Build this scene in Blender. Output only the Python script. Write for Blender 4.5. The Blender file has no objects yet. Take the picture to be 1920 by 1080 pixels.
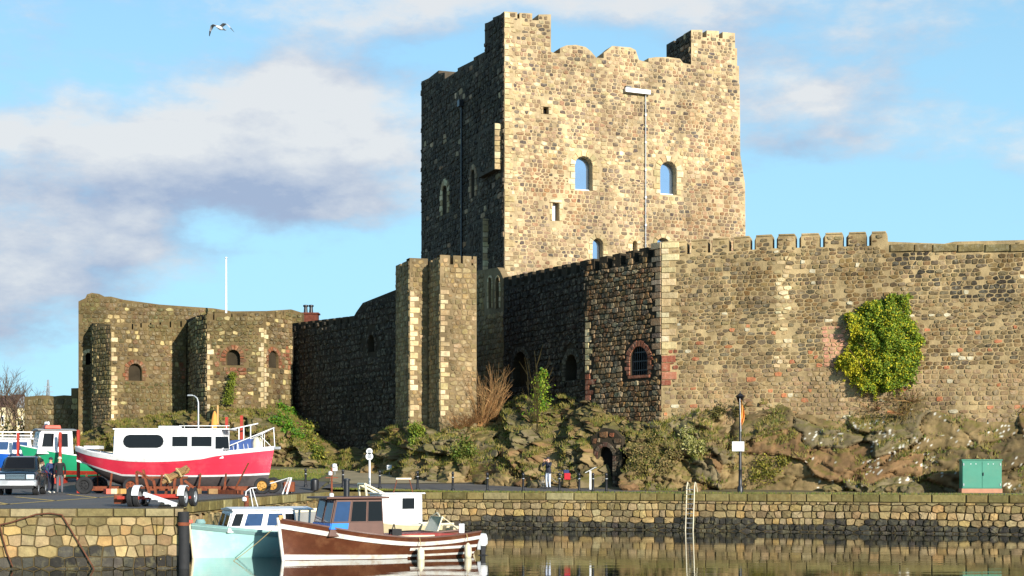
import bpy, bmesh, math, random
import numpy as np
from mathutils import Vector, Matrix, noise, geometry

C = bpy.context
scene = C.scene
COL = scene.collection
R = math.radians
F = 3000.0            # focal length in photo pixels (1920 wide)
EYE = 3.0             # eye height over the water, metres
HOR = 880.0           # photo row of the horizon
SUN_AZ, SUN_EL = 31.0, 17.0     # sun behind the viewer, to the right, low

# ------------------------------------------------------------------ camera
cam = bpy.data.cameras.new('camera')
cam.sensor_width = 36.0
cam.lens = F / 1920 * 36
cam.shift_y = (HOR - 540) / 1920
cam.clip_start, cam.clip_end = 0.5, 6000
camo = bpy.data.objects.new('camera', cam)
camo.location = (0, 0, EYE)
camo.rotation_euler = (R(90), 0, 0)
COL.objects.link(camo)
scene.camera = camo

# ------------------------------------------------------------------ light
vs = scene.view_settings
vs.view_transform = 'Standard'
vs.look = 'None'
vs.exposure = 0.44
vs.gamma = 1.0
vs.use_curve_mapping = False
sun = bpy.data.lights.new('sun', 'SUN')
sun.energy = 5.0
sun.angle = R(0.5)
sun.color = (1.0, 0.945, 0.865)
suno = bpy.data.objects.new('sun', sun)
to_sun = Vector((math.sin(R(SUN_AZ)) * math.cos(R(SUN_EL)), -math.cos(R(SUN_AZ)) * math.cos(R(SUN_EL)), math.sin(R(SUN_EL))))
suno.rotation_euler = to_sun.to_track_quat('Z', 'Y').to_euler()
suno.location = to_sun * 60
COL.objects.link(suno)

world = bpy.data.worlds.new('World')
scene.world = world
world.use_nodes = True


def build_sky():
    nt = world.node_tree
    nt.nodes.clear()
    N, K = nt.nodes.new, nt.links.new
    out = N('ShaderNodeOutputWorld')
    bg = N('ShaderNodeBackground')
    K(bg.outputs[0], out.inputs[0])
    sky = N('ShaderNodeTexSky')
    sky.sky_type = 'NISHITA'
    sky.sun_disc = False
    sky.sun_elevation = R(SUN_EL)
    sky.sun_rotation = R(180 - SUN_AZ)
    sky.altitude = 0
    sky.air_density, sky.dust_density, sky.ozone_density = 1.0, 0.35, 1.6
    STR = 0.085
    bg.inputs['Strength'].default_value = STR
    tc = N('ShaderNodeTexCoord')

    def vmath(op, a, b=None):
        n = N('ShaderNodeVectorMath'); n.operation = op
        for i, v in enumerate((a, b)):
            if v is None: continue
            if isinstance(v, (tuple, list)): n.inputs[i].default_value = v
            else: K(v, n.inputs[i])
        return n

    def fmath(op, a, b=None, clamp=False):
        n = N('ShaderNodeMath'); n.operation = op; n.use_clamp = clamp
        for i, v in enumerate((a, b)):
            if v is None: continue
            if isinstance(v, (int, float)): n.inputs[i].default_value = v
            else: K(v, n.inputs[i])
        return n.outputs[0]

    # big cloud banks: direction, half sizes and weight
    banks = [(700, 200, 230, 105, .64), (470, 225, 210, 100, .52), (600, 320, 300, 80, .42), (360, 330, 260, 90, .34), (80, 245, 220, 65, .62), (130, 330, 260, 80, .36), (235, 450, 150, 50, .48),
             (60, 470, 240, 110, .48), (980, -20, 480, 70, .40), (1440, 200, 200, 100, .52), (880, 20, 420, 50, .4), (1640, 195, 160, 50, .32), (40, 560, 180, 60, .36),
             (1820, 60, 190, 70, .26), (20, 670, 260, 60, .30), (760, 390, 240, 60, .26), (1500, 300, 200, 50, .26), (1750, 260, 240, 40, .22)]
    dirs = []
    for x, y, w, h, k in banks:
        v = Vector(((x - 960) / F, 1, (HOR - y) / F)); l = v.length
        dirs.append((v / l, F / w, F / h, k * .72))

    def density(off):
        p = vmath('ADD', tc.outputs['Generated'], off).outputs[0]
        tot = None
        wn = N('ShaderNodeTexNoise'); wn.inputs['Scale'].default_value = 9; wn.inputs['Detail'].default_value = 3
        K(p, wn.inputs['Vector'])
        wv = vmath('SUBTRACT', wn.outputs['Color'], (.5, .5, .5)).outputs[0]
        wv = vmath('MULTIPLY', wv, (.07, .0, .045)).outputs[0]
        pw = vmath('ADD', p, wv).outputs[0]
        for c, sx, sz, k in dirs:
            d = vmath('SUBTRACT', pw, tuple(c)).outputs[0]
            d = vmath('MULTIPLY', d, (sx, 3.0, sz)).outputs[0]
            l = vmath('LENGTH', d).outputs['Value']
            m = N('ShaderNodeMapRange'); m.interpolation_type = 'SMOOTHERSTEP'
            m.inputs['From Min'].default_value = 1.75; m.inputs['From Max'].default_value = 0.15
            m.inputs['To Min'].default_value = 0; m.inputs['To Max'].default_value = k
            K(l, m.inputs['Value'])
            tot = m.outputs[0] if tot is None else fmath('ADD', tot, m.outputs[0])
        # behind the viewer the same kind of broken cloud goes on
        q = vmath('MULTIPLY', p, (1.0, 1.0, 2.2)).outputs[0]
        n1 = N('ShaderNodeTexNoise'); n1.inputs['Scale'].default_value = 5.5; n1.inputs['Detail'].default_value = 7
        n1.inputs['Roughness'].default_value = .52; n1.inputs['Distortion'].default_value = .25
        K(q, n1.inputs['Vector'])
        n2 = N('ShaderNodeTexNoise'); n2.inputs['Scale'].default_value = 21; n2.inputs['Detail'].default_value = 6
        n2.inputs['Roughness'].default_value = .58
        K(q, n2.inputs['Vector']); n2.inputs['Lacunarity'].default_value = 2.2
        a = fmath('MULTIPLY', fmath('SUBTRACT', n1.outputs[0], .5), 1.5)
        b = fmath('MULTIPLY', fmath('SUBTRACT', n2.outputs[0], .5), .85)
        s = fmath('ADD', fmath('ADD', a, b), tot)
        return s

    d1 = density((0, 0, 0))
    d2 = density((.014, 0, .030))
    cov = N('ShaderNodeMapRange'); cov.interpolation_type = 'SMOOTHSTEP'
    cov.inputs['From Min'].default_value = .05; cov.inputs['From Max'].default_value = .62
    K(d1, cov.inputs['Value'])
    # light upper right edges, lavender grey undersides
    sh = fmath('ADD', fmath('MULTIPLY', fmath('SUBTRACT', d1, d2), 1.45), .47, True)
    cc = N('ShaderNodeMix'); cc.data_type = 'RGBA'
    k = 1 / STR
    cc.inputs[6].default_value = (.27 * k, .325 * k, .455 * k, 1)
    cc.inputs[7].default_value = (.60 * k, .605 * k, .61 * k, 1)
    K(sh, cc.inputs[0])
    tint0 = vmath('MULTIPLY', sky.outputs[0], (.80, 1.12, 1.45))
    # thin bright veil, thicker towards the horizon all round
    sz_ = N('ShaderNodeSeparateXYZ'); K(tc.outputs['Generated'], sz_.inputs[0])
    vl = N('ShaderNodeMapRange'); vl.interpolation_type = 'SMOOTHSTEP'
    vl.inputs['From Min'].default_value = -.02; vl.inputs['From Max'].default_value = .62
    vl.inputs['To Min'].default_value = .92; vl.inputs['To Max'].default_value = .12
    K(sz_.outputs['Z'], vl.inputs['Value'])
    tint = N('ShaderNodeMix'); tint.data_type = 'RGBA'
    tint.inputs[7].default_value = (.35 / STR, .64 / STR, .80 / STR, 1)
    K(vl.outputs[0], tint.inputs[0]); K(tint0.outputs[0], tint.inputs[6])
    mx = N('ShaderNodeMix'); mx.data_type = 'RGBA'
    K(fmath('MULTIPLY', cov.outputs[0], .90), mx.inputs[0])
    K(tint.outputs[2], mx.inputs[6]); K(cc.outputs[2], mx.inputs[7])
    K(mx.outputs[2], bg.inputs['Color'])


build_sky()

# ------------------------------------------------------------------ materials


def lin(r, g, b):
    f = lambda c: (c / 255 / 12.92) if c / 255 <= .04045 else ((c / 255 + .055) / 1.055) ** 2.4
    return (f(r), f(g), f(b))


def mat(name, col, rough=.6, metal=0.0, var=.18, vscale=3.0, bump=.0, bscale=20.0, dirt=None, dirt_amt=.3, dirt_scale=1.5, spec=.5, attr=False, coat=0, moss=None, moss_amt=0.0, stain=None):
    """Principled material with noise variation in object space; attr: base colour from the 'col' attribute."""
    m = bpy.data.materials.new(name); m.use_nodes = True
    nt = m.node_tree; N, K = nt.nodes.new, nt.links.new
    p = nt.nodes['Principled BSDF']
    p.inputs['Roughness'].default_value = rough
    p.inputs['Metallic'].default_value = metal
    p.inputs['Specular IOR Level'].default_value = spec
    if coat: p.inputs['Coat Weight'].default_value = coat
    g = N('ShaderNodeNewGeometry')
    n = N('ShaderNodeTexNoise'); n.inputs['Scale'].default_value = vscale; n.inputs['Detail'].default_value = 6; n.inputs['Roughness'].default_value = .6
    K(g.outputs['Position'], n.inputs['Vector'])
    mr = N('ShaderNodeMapRange'); mr.inputs['From Min'].default_value = .28; mr.inputs['From Max'].default_value = .72
    mr.inputs['To Min'].default_value = 1 - var; mr.inputs['To Max'].default_value = 1 + var
    K(n.outputs[0], mr.inputs['Value'])
    mul = N('ShaderNodeVectorMath'); mul.operation = 'MULTIPLY'
    if attr:
        a = N('ShaderNodeAttribute'); a.attribute_name = 'col'; K(a.outputs['Color'], mul.inputs[0])
    else:
        mul.inputs[0].default_value = col
    K(mr.outputs[0], mul.inputs[1])
    cur = mul.outputs[0]
    if dirt is not None:
        n2 = N('ShaderNodeTexNoise'); n2.inputs['Scale'].default_value = dirt_scale; n2.inputs['Detail'].default_value = 8; n2.inputs['Roughness'].default_value = .68
        K(g.outputs['Position'], n2.inputs['Vector'])
        r2 = N('ShaderNodeMapRange'); r2.inputs['From Min'].default_value = .5; r2.inputs['From Max'].default_value = .66
        r2.inputs['To Max'].default_value = dirt_amt
        K(n2.outputs[0], r2.inputs['Value'])
        mx = N('ShaderNodeMix'); mx.data_type = 'RGBA'
        mx.inputs[7].default_value = (*dirt, 1)
        K(r2.outputs[0], mx.inputs[0]); K(cur, mx.inputs[6]); cur = mx.outputs[2]
    if stain:                 # broad weathering, drawn out downwards
        mpn = N('ShaderNodeMapping'); mpn.inputs['Scale'].default_value = (.55, .55, .22); K(g.outputs['Position'], mpn.inputs['Vector'])
        n5 = N('ShaderNodeTexNoise'); n5.inputs['Scale'].default_value = 1.0; n5.inputs['Detail'].default_value = 7; n5.inputs['Roughness'].default_value = .62
        K(mpn.outputs[0], n5.inputs['Vector'])
        r5 = N('ShaderNodeMapRange'); r5.inputs['From Min'].default_value = .32; r5.inputs['From Max'].default_value = .66
        r5.inputs['To Min'].default_value = 1 - stain; r5.inputs['To Max'].default_value = 1 + stain * .55
        K(n5.outputs[0], r5.inputs['Value'])
        ml = N('ShaderNodeVectorMath'); ml.operation = 'MULTIPLY'; K(cur, ml.inputs[0]); K(r5.outputs[0], ml.inputs[1]); cur = ml.outputs[0]
    if moss is not None:      # moss settles on ledges that face up
        sx = N('ShaderNodeSeparateXYZ'); K(g.outputs['Normal'], sx.inputs[0])
        n3 = N('ShaderNodeTexNoise'); n3.inputs['Scale'].default_value = .9; n3.inputs['Detail'].default_value = 7; n3.inputs['Roughness'].default_value = .7
        K(g.outputs['Position'], n3.inputs['Vector'])
        ad = N('ShaderNodeMath'); ad.operation = 'MULTIPLY_ADD'; ad.inputs[1].default_value = .35
        K(sx.outputs['Z'], ad.inputs[0]); K(n3.outputs[0], ad.inputs[2])
        r3 = N('ShaderNodeMapRange'); r3.inputs['From Min'].default_value = .66; r3.inputs['From Max'].default_value = .82; r3.inputs['To Max'].default_value = moss_amt
        K(ad.outputs[0], r3.inputs['Value'])
        mx = N('ShaderNodeMix'); mx.data_type = 'RGBA'
        mx.inputs[7].default_value = (*moss, 1)
        K(r3.outputs[0], mx.inputs[0]); K(cur, mx.inputs[6]); cur = mx.outputs[2]
    K(cur, p.inputs['Base Color'])
    if bump:
        n4 = N('ShaderNodeTexNoise'); n4.inputs['Scale'].default_value = bscale; n4.inputs['Detail'].default_value = 8; n4.inputs['Roughness'].default_value = .65
        K(g.outputs['Position'], n4.inputs['Vector'])
        b = N('ShaderNodeBump'); b.inputs['Strength'].default_value = 1.0; b.inputs['Distance'].default_value = bump
        K(n4.outputs[0], b.inputs['Height']); K(b.outputs[0], p.inputs['Normal'])
    return m


M = {}
M['stone'] = mat('stone', None, .92, var=.30, vscale=5, bump=.035, bscale=9, attr=True, dirt=lin(205, 195, 165), dirt_amt=.26, dirt_scale=4.2, spec=.25, stain=.38)
M['wetstone'] = mat('quay_stone', None, .85, var=.30, vscale=5, bump=.03, bscale=9, attr=True, dirt=lin(150, 140, 95), dirt_amt=.35, dirt_scale=3, spec=.3)
M['mortar_keep'] = mat('mortar_keep', lin(188, 165, 126), .95, var=.22, vscale=1.2, bump=.03, bscale=8, dirt=lin(118, 96, 68), dirt_amt=.55, dirt_scale=.8, spec=.2, stain=.34)
M['mortar_keep_shade'] = mat('mortar_keep_shade', lin(84, 75, 62), .95, var=.25, vscale=1.2, bump=.03, bscale=8, spec=.2)  # darker copy of the keep mortar: shade of the sunless sides put into colour
M['mortar_right'] = mat('mortar_right', lin(172, 149, 107), .95, var=.25, vscale=.9, bump=.03, bscale=8, dirt=lin(92, 74, 44), dirt_amt=.6, dirt_scale=.6, spec=.2, stain=.36)
M['mortar_dark'] = mat('mortar_dark', lin(58, 50, 37), .95, var=.3, vscale=1.2, bump=.03, bscale=8, spec=.2)  # for wall faces turned from the sun; their shade is put into the colour
M['mortar_gate'] = mat('mortar_gate', lin(116, 98, 66), .95, var=.3, vscale=.9, bump=.03, bscale=8, dirt=lin(84, 74, 38), dirt_amt=.5, dirt_scale=.7, spec=.2, stain=.34)
M['mortar_tower'] = mat('mortar_tower', lin(132, 113, 82), .95, var=.28, vscale=.9, bump=.03, bscale=8, dirt=lin(88, 74, 44), dirt_amt=.5, dirt_scale=.7, spec=.2, stain=.3)
M['mortar_quay'] = mat('mortar_quay', lin(84, 73, 50), .95, var=.3, vscale=2, bump=.03, bscale=8, spec=.2)
M['dark'] = mat('dark_interior', (.012, .01, .009), .95, var=.2, spec=.1)
M['redbrick'] = mat('red_brick', lin(150, 78, 52), .9, var=.3, vscale=4, bump=.02, bscale=14, spec=.2)
M['glass_sky'] = mat('window_glass', lin(170, 190, 215), .03, metal=.85, var=.04, vscale=.6)
M['glass_dark'] = mat('dark_glass', lin(22, 22, 23), .08, var=.1, spec=.35)
M['glass_blue'] = mat('blue_glass', lin(40, 64, 102), .06, var=.15, spec=.8)
M['white'] = mat('white_paint', (.80, .80, .78), .35, var=.06, vscale=2, dirt=lin(150, 136, 108), dirt_amt=.34, dirt_scale=3.2)
M['cream'] = mat('cream_paint', lin(226, 214, 180), .4, var=.08, dirt=lin(140, 110, 70), dirt_amt=.3)
M['black'] = mat('black_paint', (.016, .016, .018), .4, var=.15)
M['rubber'] = mat('rubber', (.018, .018, .018), .8, var=.25, vscale=8)
M['rust'] = mat('rusty_steel', lin(128, 66, 36), .8, var=.35, vscale=6, bump=.01, bscale=40, dirt=lin(66, 36, 24), dirt_amt=.7, dirt_scale=5)
M['redpaint'] = mat('red_painted_steel', lin(176, 52, 34), .6, var=.2, vscale=5, dirt=lin(110, 50, 30), dirt_amt=.5, dirt_scale=4)
M['mortar_sand'] = mat('mortar_sandy', lin(96, 83, 56), .95, var=.3, vscale=2, bump=.03, bscale=8, dirt=lin(84, 76, 40), dirt_amt=.6, dirt_scale=.9, spec=.2, stain=.3)
M['chimney_brick'] = mat('sooty_brick', lin(104, 58, 44), .9, var=.35, vscale=4, bump=.02, bscale=14, spec=.2)
M['galv'] = mat('galvanised_steel', lin(170, 172, 172), .45, metal=.5, var=.15)
M['wood'] = mat('old_timber', lin(150, 116, 72), .8, var=.3, vscale=6, bump=.01, bscale=30)
M['rope'] = mat('rope', lin(176, 154, 104), .9, var=.2, vscale=20)
M['orange'] = mat('faded_orange_cloth', lin(226, 150, 70), .85, var=.15)
M['leaf'] = mat('leaves', None, .6, var=.25, vscale=2.0, attr=True, spec=.3)
M['twig'] = mat('dry_twigs', None, .85, var=.25, vscale=2, attr=True, spec=.2)
M['concrete'] = mat('concrete', lin(150, 140, 116), .9, var=.2, vscale=2, bump=.01, bscale=14, dirt=lin(80, 76, 40), dirt_amt=.5)
M['skin'] = mat('skin', lin(214, 160, 130), .55, var=.06)

# ------------------------------------------------------------------ helpers


def W(x, y, D):
    return Vector(((x - 960) / F * D, D, EYE + (HOR - y) / F * D))


def gz(X, Y):
    return 1.8 + max(0.0, Y - 83.0) * .062


def tag(o, label=None, cat=None, group=None, kind=None):
    if label: o['label'] = label
    if cat: o['category'] = cat
    if group: o['group'] = group
    if kind: o['kind'] = kind
    return o


def empty(name, loc, rz=0.0, label=None, cat=None, group=None):
    o = bpy.data.objects.new(name, None)
    o.empty_display_size = .3
    COL.objects.link(o); o.location = loc; o.rotation_euler = (0, 0, rz)
    return tag(o, label, cat, group)


def copy_tree(o, parent=None):
    c = o.copy(); COL.objects.link(c)
    if parent: c.parent = parent
    for ch in list(o.children): copy_tree(ch, c)
    return c


class MB:
    def __init__(s): s.v, s.f, s.mi, s.c = [], [], [], []

    def add(s, verts, faces, mi=0, col=None):
        b = len(s.v)
        s.v.extend([tuple(v) for v in verts])
        for f in faces: s.f.append([i + b for i in f]); s.mi.append(mi)
        if col is not None: s.c.extend([col] * len(verts))
        return s

    def box(s, c, sz, rz=0.0, mi=0, top=(1, 1), rot=None, col=None):
        hx, hy, hz = sz[0] / 2, sz[1] / 2, sz[2] / 2
        vs_ = [(-hx, -hy, -hz), (hx, -hy, -hz), (hx, hy, -hz), (-hx, hy, -hz)]
        vs_ += [(x * top[0], y * top[1], hz) for x, y, z in vs_]
        m = rot if rot is not None else Matrix.Rotation(rz, 3, 'Z')
        vv = [m @ Vector(v) + Vector(c) for v in vs_]
        return s.add(vv, [(3, 2, 1, 0), (4, 5, 6, 7), (0, 1, 5, 4), (1, 2, 6, 5), (2, 3, 7, 6), (3, 0, 4, 7)], mi, col)

    def bar(s, a, b, w, h=None, mi=0):
        a, b = Vector(a), Vector(b); h = h or w
        d = b - a
        q = d.to_track_quat('X', 'Z').to_matrix()
        return s.box((a + b) / 2, (d.length, w, h), rot=q, mi=mi)

    def tube(s, pts, r, n=8, mi=0, col=None, cap=True):
        pts = [Vector(p) for p in pts]; k = len(pts)
        rs = r if isinstance(r, (list, tuple)) else [r] * k
        vs_, fs = [], []
        up = None
        for i, p in enumerate(pts):
            t = (pts[min(i + 1, k - 1)] - pts[max(i - 1, 0)])
            t = t.normalized() if t.length > 1e-9 else Vector((0, 0, 1))
            if up is None:
                up = t.orthogonal().normalized()
            else:
                up = up - t * up.dot(t)
                up = up.normalized() if up.length > 1e-6 else t.orthogonal().normalized()
            bt = t.cross(up)
            for j in range(n):
                a = 2 * math.pi * j / n
                vs_.append(p + (up * math.cos(a) + bt * math.sin(a)) * rs[i])
        for i in range(k - 1):
            for j in range(n):
                fs.append((i * n + j, i * n + (j + 1) % n, (i + 1) * n + (j + 1) % n, (i + 1) * n + j))
        if cap:
            fs.append(tuple(range(n - 1, -1, -1))); fs.append(tuple(range((k - 1) * n, k * n)))
        return s.add(vs_, fs, mi, col)

    def ring(s, c, r, rr, axis='y', n=24, m=8, mi=0):
        pts = []
        vs_, fs = [], []
        for i in range(n):
            a = 2 * math.pi * i / n
            for j in range(m):
                b = 2 * math.pi * j / m
                q, h = r + rr * math.cos(b), rr * math.sin(b)
                x, z = q * math.cos(a), q * math.sin(a)
                p = (x, h, z) if axis == 'y' else ((h, x, z) if axis == 'x' else (x, z, h))
                vs_.append(Vector(p) + Vector(c))
        for i in range(n):
            for j in range(m):
                fs.append((i * m + j, ((i + 1) % n) * m + j, ((i + 1) % n) * m + (j + 1) % m, i * m + (j + 1) % m))
        return s.add(vs_, fs, mi)

    def lathe(s, prof, c=(0, 0, 0), n=16, axis='z', mi=0):
        vs_, fs = [], []
        k = len(prof)
        for r, h in prof:
            for j in range(n):
                a = 2 * math.pi * j / n
                x, y = r * math.cos(a), r * math.sin(a)
                p = (x, y, h) if axis == 'z' else ((x, h, y) if axis == 'y' else (h, x, y))
                vs_.append(Vector(p) + Vector(c))
        for i in range(k - 1):
            for j in range(n):
                fs.append((i * n + j, i * n + (j + 1) % n, (i + 1) * n + (j + 1) % n, (i + 1) * n + j))
        fs.append(tuple(range(n - 1, -1, -1))); fs.append(tuple(range((k - 1) * n, k * n)))
        return s.add(vs_, fs, mi)

    def prism(s, poly, fn, h0, h1, mi=0):
        """poly in (u, v); fn(u, v, h) gives the point."""
        n = len(poly)
        vs_ = [fn(u, v, h0) for u, v in poly] + [fn(u, v, h1) for u, v in poly]
        fs = [tuple(range(n)), tuple(range(2 * n - 1, n - 1, -1))]
        fs += [(i, i + n, (i + 1) % n + n, (i + 1) % n) for i in range(n)]
        return s.add(vs_, fs, mi)

    def build(s, name, mats, parent=None, smooth=None, bevel=0.0, segs=2, off=None, kind=None, label=None, fix=True):
        me = bpy.data.meshes.new(name)
        vs_ = s.v
        if off is not None: vs_ = [(a - off[0], b - off[1], c - off[2]) for a, b, c in vs_]
        me.from_pydata(vs_, [], s.f)
        for m in (mats if isinstance(mats, (list, tuple)) else [mats]): me.materials.append(m)
        if any(s.mi): me.polygons.foreach_set('material_index', s.mi)
        if s.c:
            at = me.attributes.new('col', 'FLOAT_COLOR', 'POINT')
            at.data.foreach_set('color', np.array([(*c, 1.0) for c in s.c], dtype=np.float32).ravel())
        if fix:
            bm = bmesh.new(); bm.from_mesh(me); bmesh.ops.recalc_face_normals(bm, faces=bm.faces[:]); bm.to_mesh(me); bm.free()
        if smooth is not None:
            me.polygons.foreach_set('use_smooth', [True] * len(me.polygons))
            me.set_sharp_from_angle(angle=R(smooth))
        me.update()
        o = bpy.data.objects.new(name, me); COL.objects.link(o)
        if parent is not None: o.parent = parent
        if bevel:
            b = o.modifiers.new('bevel', 'BEVEL'); b.width = bevel; b.segments = segs; b.limit_method = 'ANGLE'; b.angle_limit = R(40)
        if kind: o['kind'] = kind
        if label: o['label'] = label
        return o


# ------------------------------------------------------------------ masonry


class Plane:
    """A vertical wall plane from P0 (left end as seen) to P1; u along, z up, h outwards."""
    def __init__(s, P0, P1):
        s.P0 = Vector(P0[:2]); s.P1 = Vector(P1[:2])
        s.d = (s.P1 - s.P0); s.L = s.d.length; s.d.normalize()
        s.n = Vector((s.d.y, -s.d.x))

    def px(s, x, y):
        r = Vector(((x - 960) / F, 1.0))
        t = s.P0.dot(s.n) / r.dot(s.n)
        p = r * t
        return ((p - s.P0).dot(s.d), EYE + (HOR - y) / F * t)

    def w(s, u, z, h=0.0):
        p = s.P0 + s.d * u + s.n * h
        return (p.x, p.y, z)


def inside(p, poly):
    x, y = p; c = False; j = len(poly) - 1
    for i in range(len(poly)):
        xi, yi = poly[i]; xj, yj = poly[j]
        if (yi > y) != (yj > y) and x < (xj - xi) * (y - yi) / (yj - yi) + xi: c = not c
        j = i
    return c


def clip_half(poly, nx, ny, c):
    out = []
    k = len(poly)
    for i in range(k):
        a = poly[i]; b = poly[(i + 1) % k]
        da = nx * a[0] + ny * a[1] - c; db = nx * b[0] + ny * b[1] - c
        if da <= 0: out.append(a)
        if (da < 0 < db) or (db < 0 < da):
            t = da / (da - db); out.append((a[0] + (b[0] - a[0]) * t, a[1] + (b[1] - a[1]) * t))
    return out


def area2(p):
    return .5 * sum(p[i][0] * p[(i + 1) % len(p)][1] - p[(i + 1) % len(p)][0] * p[i][1] for i in range(len(p)))


def cells(u0, u1, z0, z1, su, sz, seed, joint, wob=.22):
    """Irregular coursed rubble: shrunken Voronoi cells of jittered courses."""
    rg = random.Random(seed)
    pts = []
    z = z0 - sz * .5; row = 0
    while z < z1 + sz * .5:
        hh = sz * rg.uniform(.62, 1.42)
        u = u0 - su * rg.uniform(.2, 1.0)
        while u < u1 + su:
            w = su * rg.choice((.42, .6, .75, .9, 1.0, 1.2, 1.6))
            pts.append(((u + w / 2) / su, (z + hh * .5 + sz * rg.uniform(-wob, wob)) / sz))
            u += w
        z += hh; row += 1
    A = np.array(pts)
    n = len(A)
    out = []
    order = np.argsort(A[:, 1])
    ys = A[order, 1]
    jn = joint / ((su + sz) * .5) * .5
    for i in range(n):
        cx, cy = A[i]
        if not (u0 - .2 * su < cx * su < u1 + .2 * su and z0 - .2 * sz < cy * sz < z1 + .2 * sz): continue
        a = np.searchsorted(ys, cy - 2.6); b = np.searchsorted(ys, cy + 2.6)
        idx = order[a:b]
        dd = (A[idx] - A[i]); dist = (dd ** 2).sum(1)
        o2 = np.argsort(dist)[1:15]
        poly = [(cx - .95, cy - .75), (cx + .95, cy - .75), (cx + .95, cy + .75), (cx - .95, cy + .75)]
        jj = jn * rg.uniform(.7, 1.5)
        for k in o2:
            dx, dy = dd[k]; l = math.sqrt(dist[k])
            if l < 1e-6: continue
            if l > 3.0: break
            nx, ny = dx / l, dy / l
            poly = clip_half(poly, nx, ny, nx * cx + ny * cy + l / 2 - jj)
            if len(poly) < 3: break
        if len(poly) < 3: continue
        poly = [(p[0] * su, p[1] * sz) for p in poly]
        if area2(poly) < .06 * su * sz: continue
        out.append(poly)
    return out


def chaikin(p, q=.22):
    o = []
    for i in range(len(p)):
        a, b = p[i], p[(i + 1) % len(p)]
        o.append((a[0] + (b[0] - a[0]) * q, a[1] + (b[1] - a[1]) * q))
        o.append((a[0] + (b[0] - a[0]) * (1 - q), a[1] + (b[1] - a[1]) * (1 - q)))
    return o


def rect(u0, u1, z0, z1): return [(u0, z0), (u1, z0), (u1, z1), (u0, z1)]


def arch_poly(u0, u1, z0, z1, rise=None, n=9, grow=0.0):
    """Round-headed opening; z1 is the crown."""
    u0 -= grow; u1 += grow; z1 += grow
    w = (u1 - u0) / 2; c = (u0 + u1) / 2
    rise = w if rise is None else rise + grow
    sp = z1 - rise
    p = [(u0, z0), (u1, z0)]
    for i in range(n + 1):
        a = math.pi * i / n
        p.append((c + w * math.cos(a), sp + rise * math.sin(a)))
    return p


def surround(u0, u1, z0, z1, wid, hb, rg, rise=None, sill=False):
    """Jamb blocks and arch stones round an opening."""
    w = (u1 - u0) / 2; c = (u0 + u1) / 2
    rise = w if rise is None else rise
    sp = z1 - rise
    out = []
    for sgn in (-1, 1):
        z = z0; k = 0
        while z < sp - .05:
            h = min(hb * rg.uniform(.8, 1.2), sp - z)
            ww = wid * (1.25 if k % 2 else .8)
            a, b = (u0 - ww, u0 - .015) if sgn < 0 else (u1 + .015, u1 + ww)
            out.append(rect(a, b, z + .012, z + h - .012)); z += h; k += 1
    n = max(5, int(math.pi * (w + wid / 2) / hb)); n |= 1
    for i in range(n):
        a0, a1 = math.pi * i / n + .02, math.pi * (i + 1) / n - .02
        q = wid * rg.uniform(.85, 1.1)
        P = lambda a, g: (c + (w + g) * math.cos(a), sp + (rise + g) * math.sin(a))
        out.append([P(a0, .015), P(a0, q), P(a1, q), P(a1, .015)])
    if sill:
        out.append(rect(u0 - wid * .6, u1 + wid * .6, z0 - hb * .7, z0 - .015))
    return out


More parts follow.
